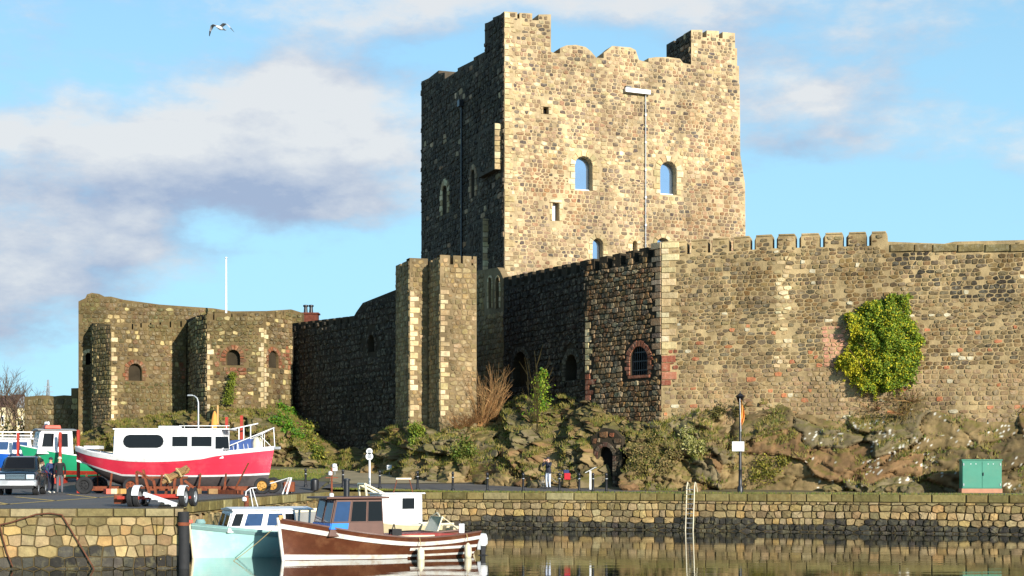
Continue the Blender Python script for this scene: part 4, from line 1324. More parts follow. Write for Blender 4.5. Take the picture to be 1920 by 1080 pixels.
# loose boulders along the foot of the rock
rgb = random.Random(8)
BLAB = {985: 'a little left of the photographer', 960: 'between two bollards well left of the photographer', 940: 'bigger one below the dark cleft', 905: 'left of the sixth bollard', 850: 'under the green creeper patch',
        838: 'behind the fifth bollard', 812: 'between the fourth and fifth bollards', 770: 'below the stepped tower', 748: 'right of the ground floodlight', 1002: 'close beside the photographer', 1180: 'right of the postern',
        1070: 'right of the bicycle', 1295: 'behind the quay ladder top', 1680: 'halfway between lamp post and green cabinet', 1655: 'smaller one left of its neighbour below the ivy', 1710: 'nearest the shadow of the green cabinet', 1560: 'right of the olive scrub', 690: 'behind the white signpost'}
for x, D, s in [(985, 87.2, .5), (960, 87.8, .42), (940, 88.2, .6), (905, 89.2, .45), (850, 90.5, .55), (838, 91.2, .5), (812, 91.6, .4), (770, 93.5, .55), (748, 95, .4), (1002, 86.5, .38), (1180, 84.6, .4), (1070, 86.2, .45), (1295, 84.2, .4), (1680, 82.9, .42), (1655, 83.1, .35), (1710, 82.5, .5), (1560, 83.8, .35), (690, 99, .5)]:
    p = PX(x, D)
    bm = bmesh.new(); bmesh.ops.create_icosphere(bm, subdivisions=3, radius=1)
    o = Vector((rgb.random() * 50, 0, 0))
    for q in bm.verts:
        d = q.co.copy(); k = 1 + .35 * noise.noise(d * 1.1 + o) + .2 * noise.cell(d * 1.7 + o) + .08 * noise.noise(d * 4 + o)
        q.co = Vector((d.x * 1.25, d.y, d.z * .8)) * k * s
    me = bpy.data.meshes.new('boulder'); bm.to_mesh(me); bm.free()
    a = me.attributes.new('col', 'FLOAT_COLOR', 'POINT'); cc_ = jitter(rgb.choice([tuple(b) for b in base]), rgb, .2)
    a.data.foreach_set('color', np.tile(np.array([*cc_, 1], dtype=np.float32), len(me.vertices)))
    me.materials.append(M['rock'])
    ob = bpy.data.objects.new('boulder', me); COL.objects.link(ob); ob.location = (p.x, p.y, gz(p.x, p.y) + s * .25); ob.rotation_euler = (0, 0, rgb.random() * 6)
    tag(ob, 'mossy boulder at the rock foot, ' + BLAB[x], 'boulder', 'boulders along the foot of the rock')
# ================================================================== BOATS
M['brownhull'] = mat('brown_varnished_planks', lin(98, 56, 36), .30, stain=.16, var=.18, vscale=3, dirt=lin(150, 104, 70), dirt_amt=.35, dirt_scale=1.8)
M['brownpanel'] = mat('brown_painted_wood', lin(96, 64, 50), .45, var=.15, vscale=3)
M['maroon'] = mat('maroon_deck', lin(140, 42, 32), .5, var=.2, vscale=2, dirt=lin(170, 110, 90), dirt_amt=.4, dirt_scale=3)
M['turq'] = mat('pale_turquoise_hull', lin(180, 232, 224), .4, stain=.16, var=.04, dirt=lin(236, 242, 236), dirt_amt=.4, dirt_scale=1.2)
M['turqdeck'] = mat('turquoise_grey_deck', lin(130, 164, 160), .5, var=.12)
M['brightblue'] = mat('bright_blue_paint', lin(24, 124, 214), .4, var=.08)
M['redhull'] = mat('red_hull_paint', lin(224, 56, 78), .32, stain=.16, var=.06, vscale=1.5, dirt=lin(226, 110, 116), dirt_amt=.35, dirt_scale=.9)
M['antifoul'] = mat('dark_antifouling', lin(78, 70, 68), .7, var=.2, vscale=2, dirt=lin(48, 42, 40), dirt_amt=.6)
M['greenhull'] = mat('green_hull_paint', lin(40, 156, 108), .35, stain=.16, var=.08, dirt=lin(60, 150, 110), dirt_amt=.3)
M['bluehull'] = mat('blue_hull_paint', lin(30, 96, 190), .4, var=.1)
M['bluecover'] = mat('blue_canvas', lin(58, 84, 138), .8, var=.15, vscale=4)
M['greyboat'] = mat('grey_boat_paint', lin(150, 148, 142), .55, var=.1)
M['beige'] = mat('beige_hull', lin(206, 190, 150), .5, var=.1)
M['redtop'] = mat('faded_red_paint', lin(196, 92, 70), .6, var=.15)
M['buff'] = mat('buff_varnish', lin(196, 150, 84), .5, var=.15)
M['stripes'] = mat('white_boot_line', (.78, .76, .68), .4, var=.06, dirt=lin(180, 140, 90), dirt_amt=.5, dirt_scale=2.5)


class Hull:
    """Loft in local axes: bow at x=0, stern at x=L, z=0 is the reference line."""
    def __init__(s, L, B, sheer, keel, plan, rake=.25, p=(1.15, .45), tr=0.0, nt=34, ns=12):
        s.L, s.B, s.sheer, s.keel, s.plan, s.rake, s.p, s.tr, s.nt, s.ns = L, B, sheer, keel, plan, rake, p, tr, nt, ns

    def pt(s, t, k, side, off=0.0):
        w = s.plan(t) * s.B / 2
        ex = s.p[0] + (s.p[1] - s.p[0]) * min(1, t * 2.2)
        y = w * (max(k, 0) ** ex)
        z = s.keel(t) + (s.sheer(t) - s.keel(t)) * k
        x = t * s.L + s.rake * (1 - k) * (1 - t) ** 6 - s.tr * (1 - k) * t ** 8
        return Vector((x, side * (y + off), z))

    def shell(s, parent, m, name='hull', k0=0.0, k1=1.0, m2=None, ksplit=None):
        mb = MB()
        for side in (-1, 1):
            vs_ = []
            for i in range(s.nt + 1):
                for j in range(s.ns + 1): vs_.append(s.pt(i / s.nt, k0 + (k1 - k0) * j / s.ns, side))
            fs = []
            n = s.ns + 1
            for i in range(s.nt):
                for j in range(s.ns):
                    q = (i * n + j, (i + 1) * n + j, (i + 1) * n + j + 1, i * n + j + 1)
                    fs.append(q if side < 0 else q[::-1])
            mb.add(vs_, fs)
        # transom
        tv = [s.pt(1, k0 + (k1 - k0) * j / s.ns, -1) for j in range(s.ns + 1)] + [s.pt(1, k0 + (k1 - k0) * j / s.ns, 1) for j in range(s.ns, -1, -1)]
        mb.add(tv, [tuple(range(len(tv)))])
        me = mb.build(name, m, parent, smooth=50, fix=False)
        bm = bmesh.new(); bm.from_mesh(me.data); bmesh.ops.remove_doubles(bm, verts=bm.verts, dist=.0008)
        bmesh.ops.recalc_face_normals(bm, faces=bm.faces[:]); bm.to_mesh(me.data); bm.free()
        me.data.polygons.foreach_set('use_smooth', [True] * len(me.data.polygons)); me.data.set_sharp_from_angle(angle=R(50))
        return me

    def deck(s, parent, m, drop=.12, name='deck', t0=0.02, t1=.995, camber=.05):
        mb = MB(); vs_ = []; fs = []; n = 30
        for i in range(n + 1):
            t = t0 + (t1 - t0) * i / n
            zr = s.sheer(t) - drop
            kk = (zr - s.keel(t)) / (s.sheer(t) - s.keel(t))
            a, b = s.pt(t, kk, -1), s.pt(t, kk, 1)
            mid = (a + b) / 2; mid.z += camber
            vs_ += [a, mid, b]
        for i in range(n):
            for j in range(2): fs.append((3 * i + j, 3 * i + 3 + j, 3 * i + 4 + j, 3 * i + 1 + j))
        return mb.add(vs_, fs).build(name, m, parent, smooth=40)

    def band(s, parent, m, ka, kb, t0=0.0, t1=1.0, out=.03, name='stripe', n=40, both=True, zmode=False):
        """A strip of plank lying proud of the hull between two heights (fractions, or functions of t)."""
        fa = ka if callable(ka) else (lambda t: ka); fb = kb if callable(kb) else (lambda t: kb)
        mb = MB()
        for side in ((-1, 1) if both else (-1,)):
            vs_, fs = [], []
            for i in range(n + 1):
                t = t0 + (t1 - t0) * i / n
                a, b = fa(t), fb(t)
                if zmode:
                    h = s.sheer(t) - s.keel(t); a = (a - s.keel(t)) / h; b = (b - s.keel(t)) / h
                vs_ += [s.pt(t, a, side, -.01), s.pt(t, a, side, out), s.pt(t, (a + b) / 2, side, out), s.pt(t, b, side, out), s.pt(t, b, side, -.01)]
            for i in range(n):
                for j in range(4): fs.append((5 * i + j, 5 * i + 5 + j, 5 * i + 6 + j, 5 * i + 1 + j))
            mb.add(vs_, fs)
        return mb.build(name, m, parent, smooth=40)

    def rail(s, parent, m, w=.09, h=.05, t0=0, t1=1.0, name='gunwale', n=40, dz=0.0):
        mb = MB()
        for side in (-1, 1):
            vs_, fs = [], []
            for i in range(n + 1):
                t = t0 + (t1 - t0) * i / n
                p = s.pt(t, 1, side, .02)
                inn = min(w, abs(p.y))
                for dy, z in ((0, dz), (0, dz + h), (-inn, dz + h), (-inn, dz)):
                    vs_.append((p.x, p.y + side * dy, p.z + z))
            for i in range(n):
                for j in range(4): fs.append((4 * i + j, 4 * i + 4 + j, 4 * i + 4 + (j + 1) % 4, 4 * i + (j + 1) % 4))
            mb.add(vs_, fs)
        return mb.build(name, m, parent)


def interp(pts):
    xs_ = [p[0] for p in pts]; ys_ = [p[1] for p in pts]

    def f(t):
        if t <= xs_[0]: return ys_[0]
        if t >= xs_[-1]: return ys_[-1]
        for i in range(len(xs_) - 1):
            if xs_[i] <= t <= xs_[i + 1]:
                h = xs_[i + 1] - xs_[i]; q = (t - xs_[i]) / h
                m0 = (ys_[i + 1] - ys_[max(0, i - 1)]) / (xs_[i + 1] - xs_[max(0, i - 1)]) * h
                m1 = (ys_[min(len(ys_) - 1, i + 2)] - ys_[i]) / (xs_[min(len(ys_) - 1, i + 2)] - xs_[i]) * h
                return (2 * q ** 3 - 3 * q ** 2 + 1) * ys_[i] + (q ** 3 - 2 * q ** 2 + q) * m0 + (-2 * q ** 3 + 3 * q ** 2) * ys_[i + 1] + (q ** 3 - q ** 2) * m1
    return f


def cabin_sides(parent, x0, x1, wb, wt, z0, z1, slope_f, slope_a, m, name='cabin', th=.03):
    """House with sloping front/back; returns the corner function side(x fraction, z fraction, side)."""
    def c(fx, fz, side):
        xa = x0 + slope_f * fz; xb = x1 - slope_a * fz
        w = (wb + (wt - wb) * fz) / 2
        return Vector((xa + (xb - xa) * fx, side * w, z0 + (z1 - z0) * fz))
    mb = MB()
    vs_ = [c(0, 0, -1), c(1, 0, -1), c(1, 0, 1), c(0, 0, 1), c(0, 1, -1), c(1, 1, -1), c(1, 1, 1), c(0, 1, 1)]
    mb.add(vs_, [(3, 2, 1, 0), (4, 5, 6, 7), (0, 1, 5, 4), (1, 2, 6, 5), (2, 3, 7, 6), (3, 0, 4, 7)])
    return mb.build(name, m, parent, bevel=.03), c


def pane(parent, corners, m, frame_m=None, proud=.012, fw=.035, name='window'):
    """Framed window lying on a flat side; corners in order round the opening."""
    cs_ = [Vector(c) for c in corners]
    n = (cs_[1] - cs_[0]).cross(cs_[2] - cs_[0]).normalized()
    ce = sum(cs_, Vector()) / len(cs_)
    k = len(cs_)
    if frame_m is not None:
        mb = MB()
        o = [c + (c - ce).normalized() * fw + n * (proud + .012) for c in cs_]; i_ = [c + n * (proud + .012) for c in cs_]; ob = [c + (c - ce).normalized() * fw - n * .02 for c in cs_]; ib = [c - n * .02 for c in cs_]
        mb.add(o + i_ + ob + ib, [f for a in range(k) for b in [(a + 1) % k] for f in ((a, b, k + b, k + a), (2 * k + a, 2 * k + b, b, a), (k + a, k + b, 3 * k + b, 3 * k + a))])
        fr = mb.build(name, frame_m, parent)
    else: fr = None
    mb = MB()
    f = [c + n * proud for c in cs_]; b = [c - n * .01 for c in cs_]
    mb.add(f + b, [tuple(range(k)), tuple(range(2 * k - 1, k - 1, -1))] + [(a, (a + 1) % k, (a + 1) % k + k, a + k) for a in range(k)])
    mb.build('pane' if fr else name, m, fr or parent)
    return fr


def side_win(c, fx0, fx1, fz0, fz1, side=1, lean=0.0):
    q = [c(fx0, fz0, side), c(fx1, fz0, side), c(fx1 + lean, fz1, side), c(fx0 + lean, fz1, side)]
    return q if side < 0 else q[::-1]


def end_win(c, fx, y0, y1, fz0, fz1):
    def p(y, fz):
        a, b = c(fx, fz, -1), c(fx, fz, 1); return a + (b - a) * y
    q = [p(y0, fz0), p(y1, fz0), p(y1, fz1), p(y0, fz1)]
    return q[::-1] if fx < .5 else q


NEAR = -1     # with the bow to the left (x local to the right) the side towards the viewer is local -y

# ---------------------------------------------------------------- brown boat
bb = empty('fishing_boat', (-7.62, 52.4, 0), R(29.5), 'dark brown wooden boat with white rubbing strakes and brown wheelhouse moored in front', 'boat')
H = Hull(7.1, 2.35, interp([(0, 1.36), (.15, 1.16), (.35, .90), (.6, .70), (.8, .72), (1, .84)]), interp([(0, -.15), (.1, -.4), (.6, -.45), (1, -.12)]),
         interp([(0, .02), (.08, .28), (.2, .6), (.4, .95), (.6, 1.0), (.85, .9), (1, .66)]), rake=.18, tr=.1)
H.shell(bb, M['brownhull'])
H.deck(bb, M['maroon'], .10)
H.rail(bb, M['brownpanel'], .12, .05)
H.band(bb, M['stripes'], lambda t: H.sheer(t) - .30 + .06 * t, lambda t: H.sheer(t) - .14 + .02 * t, .0, 1.0, .035, 'rubbing_strake', zmode=True)
H.band(bb, M['stripes'], lambda t: .015, lambda t: .20 - .1 * t, .004, .60, .012, 'boot_line', zmode=True)
H.band(bb, M['stripes'], lambda t: .27 + .12 * (t - .6), lambda t: .36 + .13 * (t - .6), .60, .995, .03, 'rubbing_strake', zmode=True)
H.band(bb, M['stripes'], lambda t: .06 + .06 * (t - .6), lambda t: .13 + .07 * (t - .6), .60, .995, .02, 'rubbing_strake', zmode=True)
# plank seams as thin proud edges
for kk in (.42, .52, .62, .72): H.band(bb, M['brownhull'], kk, kk + .012, .01, .98, .006, 'plank')
mb = MB(); mb.tube([H.pt(0, k, 1) + Vector((-.03, 0, 0)) for k in (0.05, .3, .6, .9, 1.04)], [.05, .055, .06, .06, .06], 8); mb.build('stem_post', M['stripes'], bb, smooth=40)
MB().box((0.05, 0, 1.42), (.16, .14, .16)).build('stem_head', M['buff'], bb, bevel=.02)
cab, c = cabin_sides(bb, 1.42, 3.42, 1.55, 1.45, .78, 2.02, .28, .04, M['brownpanel'], 'wheelhouse')
mb = MB(); mb.box((2.44, 0, 2.06), (2.26, 1.75, .07)); mb.build('wheelhouse_roof', M['brownpanel'], bb, bevel=.02)
for a, b in ((.03, .31), (.36, .65), (.69, .97)):
    for sd in (-1, 1): pane(bb, side_win(c, a, b, .40, .93, sd), M['glass_dark'] if a > .3 else M['glass_blue'], M['brownpanel'])
for a, b in ((.06, .46), (.54, .94)): pane(bb, end_win(c, 0, a, b, .38, .94), M['glass_blue'], M['brownpanel'])
for sd in (-1, 1):      # bright blue lower panels round the front
    q = side_win(c, .0, .32, .20, .36, sd); nn = Vector((0, sd, 0))
    MB().add([p + nn * .012 for p in q] + [p + nn * .034 for p in q], [(0, 1, 2, 3), (7, 6, 5, 4), (0, 1, 5, 4), (1, 2, 6, 5), (2, 3, 7, 6), (3, 0, 4, 7)]).build('blue_panel', M['brightblue'], bb)
q = [v + Vector((-.03, 0, 0)) for v in end_win(c, 0, .0, 1.0, .20, .36)]
MB().add(q + [p + Vector((.024, 0, 0)) for p in q], [(0, 1, 2, 3), (7, 6, 5, 4), (0, 1, 5, 4), (1, 2, 6, 5), (2, 3, 7, 6), (3, 0, 4, 7)]).build('blue_panel', M['brightblue'], bb)
mb = MB(); mb.tube([(1.98, .3, 2.1), (1.98, .3, 3.05)], .035, 8); mb.bar((1.75, .3, 2.72), (2.2, .3, 2.72), .03)
ms = mb.build('mast', M['rust'], bb)
for z, r_ in ((2.86, .07), (3.12, .08), (2.14, .08)):
    MB().lathe([(.02, -.08), (r_, -.05), (r_, .05), (.02, .08)], (1.98 + (.10 if z > 3 else -.05 if z > 2.5 else -.22), .3 if z > 2.5 else -.2, z), 10).build('navigation_light', M['white'], bb, smooth=40)
MB().lathe([(.10, 2.1), (.10, 2.62), (.13, 2.62), (.13, 2.68), (.02, 2.70)], (2.26, -.3, 0), 12).build('stove_chimney', M['black'], bb, smooth=40)
mb = MB(); mb.prism([(3.4, 0), (5.3, 0), (6.4, .02), (6.4, .10), (5.3, .16), (3.4, .12)], lambda u, v, h: (u, h, .66 + v + .02), -.6, .6); mb.build('engine_cover', M['maroon'], bb, bevel=.03)
MB().box((4.6, -.66, .74), (1.5, .10, .06), rz=R(2)).build('thwart', M['cream'], bb, bevel=.01)
MB().box((6.55, -.35, .96), (.20, .06, .32)).build('white_board', M['white'], bb, bevel=.01)
mb = MB(); mb.tube([(3.7, -.55, .7), (3.9, -.52, 1.16), (4.0, -.5, .72)], .03, 6); mb.box((3.95, -.5, .85), (.35, .3, .28)); mb.build('winch', M['rubber'], bb)
for t in (.635, .90):
    p = H.pt(t, .98, -1, .16)
    mb = MB(); mb.lathe([(.03, .22), (.05, .19), (.11, .13), (.125, .0), (.125, -.20), (.11, -.28), (.05, -.33), (.02, -.35)], (p.x, p.y, p.z - .48), 14)
    f = mb.build('fender', M['cream'], None, smooth=40); f.parent = None
    f.location = bb.matrix_basis @ Vector((0, 0, 0)); f.rotation_euler = bb.rotation_euler
    tag(f, 'white cylinder fender hanging on the brown hull ' + ('below the end of the wheelhouse' if t < .7 else 'nearest the outboard motor'), 'fender', 'fenders on the brown boat')
    MB().tube([(p.x, p.y, p.z - .2), (p.x, p.y + .1, p.z + .05)], .012, 5).build('lanyard', M['rope'], f)
ob_ = empty('outboard_motor', tuple(bb.matrix_basis @ Vector((7.2, -.25, .35))), R(29.5), 'white outboard motor hanging on the transom of the brown boat', 'outboard motor')
mb = MB(); mb.lathe([(.03, .42), (.14, .40), (.19, .25), (.19, .05), (.13, -.02)], (.22, 0, 0), 14); mb.build('cowling', M['white'], ob_, smooth=40)
mb = MB(); mb.box((.24, 0, -.3), (.16, .10, .62), top=(1.2, 1.2)); mb.lathe([(.02, .06), (.24, .0), (.02, -.05)], (.24, 0, -.36), 10); mb.build('lower_leg', M['rubber'], ob_, bevel=.02)
mb = MB(); mb.box((.02, 0, .02), (.14, .3, .34)); mb.build('clamp_bracket', M['galv'], ob_, bevel=.02)

# ---------------------------------------------------------------- teal boat
tb = empty('cabin_boat', (-10.84, 54.0, 0), R(25), 'pale turquoise boat with low white cabin and blue windows, bow to the piling', 'boat')
H2 = Hull(5.7, 2.1, interp([(0, 1.13), (.3, .95), (.6, .80), (1, .78)]), interp([(0, -.1), (.15, -.35), (1, -.3)]), interp([(0, .03), (.1, .42), (.25, .78), (.45, 1), (.8, .98), (1, .88)]), rake=.12)
H2.shell(tb, M['turq']); H2.deck(tb, M['turqdeck'], .05, camber=.12)
H2.rail(tb, M['turqdeck'], .09, .06)
H2.band(tb, M['turqdeck'], lambda t: H2.sheer(t) - .14, lambda t: H2.sheer(t) - .02, 0, 1, .03, 'rubbing_strake', zmode=True)
mb = MB(); mb.tube([H2.pt(0, k, 1) + Vector((-.02, 0, 0)) for k in (0.05, .3, .6, .9, 1.05)], .045, 8); mb.build('stem_post', M['cream'], tb, smooth=40)
cab, c = cabin_sides(tb, 1.05, 3.5, 1.5, 1.36, .86, 1.60, .22, .05, M['white'], 'cabin')
mb = MB(); mb.prism([(-.74, 0), (.74, 0), (.74, .05), (0, .12), (-.74, .05)], lambda u, v, h: (h, u, 1.60 + v), 1.22, 4.1); mb.build('cabin_roof', M['white'], tb, bevel=.02)
for a, b in ((.03, .16), (.22, .47), (.55, .77)):
    for sd in (-1, 1): pane(tb, side_win(c, a, b, .30, .86, sd, .02), M['glass_blue'] if a > .1 else M['glass_dark'], M['white'])
pane(tb, end_win(c, 0, .1, .45, .3, .85), M['glass_dark'], M['white']); pane(tb, end_win(c, 0, .55, .9, .3, .85), M['glass_dark'], M['white'])
pane(tb, side_win(c, .83, .97, .06, .84, -1), M['glass_dark'], M['white'], name='doorway')
mb = MB()
for y in (-.6, .6): mb.bar((3.95, y, .85), (4.0, y, 1.62), .06)
mb.build('roof_post', M['white'], tb)
mb = MB(); mb.ring((.35, .1, 1.2), .14, .05, 'z', 14, 6); mb.ring((.35, .1, 1.26), .11, .05, 'z', 14, 6); mb.build('rope_coil', M['turqdeck'], tb)
mb = MB(); mb.box((-.02, 0, 1.24), (.14, .2, .12)); mb.build('bow_roller', M['redtop'], tb, bevel=.02)

# ---------------------------------------------------------------- grey workboat behind
gb = empty('work_boat', (-9.5, 57.7, 0), R(27), 'grey open workboat with cream gunwale and rusty post behind the teal boat', 'boat')
H3 = Hull(2.9, 1.6, interp([(0, 1.42), (.5, 1.44), (1, 1.5)]), interp([(0, -.1), (1, -.3)]), interp([(0, .25), (.25, .8), (.6, 1), (1, .9)]), rake=.1)
H3.shell(gb, M['greyboat']); H3.deck(gb, M['greyboat'], .06); H3.rail(gb, M['cream'], .08, .06)
p = gb.matrix_basis.inverted() @ W(462, 955, 57.6)
mb = MB(); mb.tube([(p.x, p.y, 1.3), (p.x, p.y, 2.05)], .085, 10); mb.build('samson_post', M['rust'], gb, smooth=40)
mb = MB(); mb.tube([(p.x - .05, p.y + .1, 1.4), (p.x + .02, p.y + .1, 2.2), (p.x + .2, p.y + .1, 2.32), (p.x + .42, p.y + .1, 2.34)], .02, 6); mb.tube([(p.x + .26, p.y + .1, 2.3), (p.x + .5, p.y + .1, 1.5)], .02, 6); mb.tube([(p.x + .16, p.y + .1, 2.3), (p.x + .3, p.y + .1, 1.5)], .02, 6)
mb.build('hand_rail', M['white'], gb)
MB().lathe([(.01, -.1), (.09, -.05), (.09, .06), (.01, .1)], (p.x - .08, p.y - .02, 1.92), 10).build('deck_light', M['white'], gb, smooth=40)

# ---------------------------------------------------------------- boat with white wheelhouse behind the brown one
wb = empty('cabin_boat', (-6.1, 59.5, 0), R(27), 'small beige boat with a boxy white wheelhouse behind the brown boat', 'boat')
H4 = Hull(4.0, 1.7, interp([(0, 1.1), (.5, .9), (1, .92)]), interp([(0, -.1), (1, -.3)]), interp([(0, .04), (.2, .6), (.5, 1), (1, .85)]), rake=.15)
H4.shell(wb, M['beige']); H4.deck(wb, M['beige'], .06); H4.rail(wb, M['cream'], .07, .06)
cab, c = cabin_sides(wb, 1.05, 2.75, 1.25, 1.2, .95, 2.08, .06, 0, M['white'], 'wheelhouse')
MB().box((1.92, 0, 2.10), (1.86, 1.36, .05)).build('wheelhouse_roof', M['white'], wb, bevel=.015)
pane(wb, side_win(c, .50, .80, .50, .86, -1), M['glass_dark'], M['white']); pane(wb, end_win(c, 0, .1, .9, .5, .9), M['glass_dark'], M['white'])
mb = MB()
for y in (-.35, .35): mb.tube([(.55, y, 2.28 if False else 2.45), (.72, y, 1.0)], .045, 8); mb.tube([(.55, y, 2.45), (1.4, y, 2.05)], .045, 8)
mb.tube([(.55, -.35, 2.45), (.55, .35, 2.45)], .045, 8)
mb.build('a_frame', M['cream'], wb)
mb = MB(); mb.tube([(1.7, -.3, 2.1), (1.85, -.3, 2.62), (2.35, -.3, 2.62), (2.5, -.3, 2.1)], .02, 6); mb.build('roof_rack', M['rust'], wb)
mb = MB(); mb.bar((1.8, -.3, 2.65), (2.42, -.3, 2.65), .06); mb.build('roof_light_bar', M['cream'], wb)

# ---------------------------------------------------------------- little speedboat
sb = empty('speed_boat', (-4.0, 58.3, 0), R(27), 'small open speedboat with raked windscreen moored behind the brown boat stern', 'boat')
H5 = Hull(2.7, 1.4, interp([(0, .72), (.5, .70), (1, .66)]), interp([(0, -.1), (1, -.25)]), interp([(0, .05), (.15, .55), (.4, 1), (1, .95)]), rake=.2)
H5.shell(sb, M['beige']); H5.deck(sb, M['beige'], .04, t1=.45); H5.rail(sb, M['rubber'], .05, .04)
scr = [(1.15, -.58, .74), (1.15, .58, .74), (1.38, .48, 1.26), (1.38, -.48, 1.26)]
pane(sb, scr[::-1], mat('clear_screen', lin(150, 160, 140), .05, var=.05), M['cream'], name='windscreen')
mb = MB(); mb.tube([(1.38, -.48, 1.26), (2.1, -.62, .74)], .02, 6); mb.tube([(1.38, .48, 1.26), (2.1, .62, .74)], .02, 6); mb.tube([(1.36, -.3, 1.29), (1.4, 0, 1.40), (1.36, .3, 1.29)], .03, 6); mb.build('screen_frame', M['cream'], sb)
for y in (-.3, .3): MB().box((2.0, y, .72), (.4, .42, .4), top=(.85, .9)).build('seat', M['beige'], sb, bevel=.04)

# ================================================================== BOATS ASHORE
rb = empty('motor_cruiser', (-11.75, 79.2, 0), R(180), 'red and white motor cruiser propped on a rusty trailer on the car park', 'boat')
H6 = Hull(9.8, 2.9, interp([(0, 4.10), (.2, 3.88), (.45, 3.62), (.7, 3.60), (.9, 3.86), (1, 4.12)]), interp([(0, 2.32), (.15, 2.05), (.6, 2.0), (.8, 2.3), (.93, 3.05), (1, 3.75)]),
          interp([(0, .03), (.08, .32), (.2, .68), (.4, 1), (.65, 1), (.85, .82), (.95, .5), (1, .2)]), rake=-.35, p=(1.0, .5))
H6.rake = .35
H6.shell(rb, M['antifoul'])
H6.deck(rb, M['white'], .02)
zb_ = lambda t: 2.62 + .14 * (2 * abs(t - .45)) ** 2 + max(0, t - .75) * 2.4
H6.band(rb, M['white'], lambda t: min(zb_(t), H6.sheer(t) - .5), lambda t: min(zb_(t) + .09, H6.sheer(t) - .42), .0, 1, .018, 'boot_line', zmode=True)
H6.band(rb, M['redhull'], lambda t: min(zb_(t) + .085, H6.sheer(t) - .425), lambda t: H6.sheer(t) - .13 + .12 * max(0, min(1, (t - .38) * 12)) * 0, 0, 1, .014, 'red_topside', zmode=True)
H6.band(rb, M['white'], lambda t: H6.sheer(t) - (.15 if t < .28 else .15 + min(1, (t - .28) / .06) * .07), lambda t: H6.sheer(t) + .0, 0, 1, .03, 'white_bulwark', zmode=True)
H6.rail(rb, M['white'], .10, .05)
H6.band(rb, M['redhull'], lambda t: zb_(t) + .62, lambda t: zb_(t) + .66, .02, .60, .025, 'rubbing_strake', zmode=True)
cab, c = cabin_sides(rb, 2.35, 7.75, 2.1, 1.95, 3.52, 4.95, .10, .06, M['white'], 'cabin', )
MB().box((4.9, 0, 4.97), (5.7, 2.16, .07)).build('cabin_roof', M['white'], rb, bevel=.02)
S = 1


def oval(cx0, cx1, cz0, cz1, y, n=6):
    r_ = (cz1 - cz0) / 2; o = []
    for i in range(n + 1):
        a = -math.pi / 2 + math.pi * i / n; o.append((cx1 - r_ + r_ * math.cos(a), y, (cz0 + cz1) / 2 + r_ * math.sin(a)))
    for i in range(n + 1):
        a = math.pi / 2 + math.pi * i / n; o.append((cx0 + r_ + r_ * math.cos(a), y, (cz0 + cz1) / 2 + r_ * math.sin(a)))
    return o


# near side is local +y here (the boat is turned round): x runs to the left in the picture
X_ = lambda px_: (-11.75 - (px_ - 960) / F * 78.2)
ynear = lambda z: (2.1 + (1.95 - 2.1) * (z - 3.52) / 1.43) / 2
pts = oval(X_(306), X_(232), 4.06, 4.68, 0)
pane(rb, [(x, ynear(z), z) for x, y, z in pts][::-1], M['glass_dark'], M['rubber'], fw=.03)
for a, b in ((352, 323), (397, 359)):
    q = [(X_(a), ynear(4.12), 4.12), (X_(b), ynear(4.12), 4.12), (X_(b), ynear(4.6), 4.6), (X_(a), ynear(4.6), 4.6)]
    pane(rb, q[::-1], M['glass_dark'], M['white'])
q = [(X_(430), ynear(4.0), 4.0), (X_(404), ynear(4.0), 4.0), (X_(404), ynear(4.6), 4.6), (X_(428), ynear(4.6), 4.6)]
pane(rb, q[::-1], M['glass_dark'], M['white'])
pane(rb, [(2.36, -.8, 4.05), (2.36, .8, 4.05), (2.43, .75, 4.62), (2.43, -.75, 4.62)][::-1], M['glass_dark'], M['white'], name='windscreen')
MB().box((X_(311), 0, 5.06), (1.0, .8, .16)).build('roof_hatch', M['white'], rb, bevel=.03)
mb = MB()
for px_ in (345, 372, 398, 424): mb.tube([(X_(px_), .9, 4.98), (X_(px_), .9, 5.13)], .018, 6)
mb.tube([(X_(335), .9, 5.13), (X_(430), .9, 5.13)], .022, 6); mb.build('roof_rail', M['white'], rb)
# bow rail
mb = MB(); zt_ = 5.0
a = Vector((X_(416), 1.05, 4.0)); b = Vector((X_(508), .12, 5.05)); d_ = Vector((X_(510), .1, 4.1))
for s_ in (1, -1):
    fl_ = lambda v: Vector((v.x, v.y * s_, v.z))
    mb.tube([fl_(a), fl_(b)], .025, 6)
    for k in (.3, .55, .78): q = a.lerp(b, k); mb.tube([fl_(q), fl_(Vector((q.x, q.y + .05, H6.sheer(q.x / 9.8))))], .018, 6)
mb.tube([b, d_], .025, 6); mb.tube([b, Vector((b.x, -b.y, b.z))], .025, 6)
mb.tube([(X_(484), .3, 4.65), (X_(503), .2, 4.15)], .018, 6)
mb.build('bow_rail', M['white'], rb)
mb = MB(); mb.prism([(X_(426), 3.75), (X_(468), 3.85), (X_(468), 4.50), (X_(428), 4.42)], lambda u, v, h: (u, h, v), -.62, .62); mb.build('canvas_cover', M['bluecover'], rb, bevel=.04)
mb = MB()
for px_ in (436, 446, 456, 464): mb.bar((X_(px_), .64, 3.9), (X_(px_ - 2), .64, 4.25), .05, .02)
mb.build('cover_strap', M['white'], rb)
MB().lathe([(.02, 0), (.26, .05), (.28, .35), (.16, .62), (.02, .65)], (X_(476), -.1, 3.95), 12).build('rope_heap', M['cream'], rb, smooth=40)
MB().box((X_(167), .1, 4.08), (.75, 1.0, .16)).build('stern_locker', M['white'], rb, bevel=.03)
MB().box((X_(216), .2, 4.2), (.25, 1.4, .85)).build('stern_canopy', M['bluecover'], rb, bevel=.03)
MB().box((X_(515), 0, 4.05), (.3, .16, .14)).build('bow_roller', M['galv'], rb, bevel=.02)

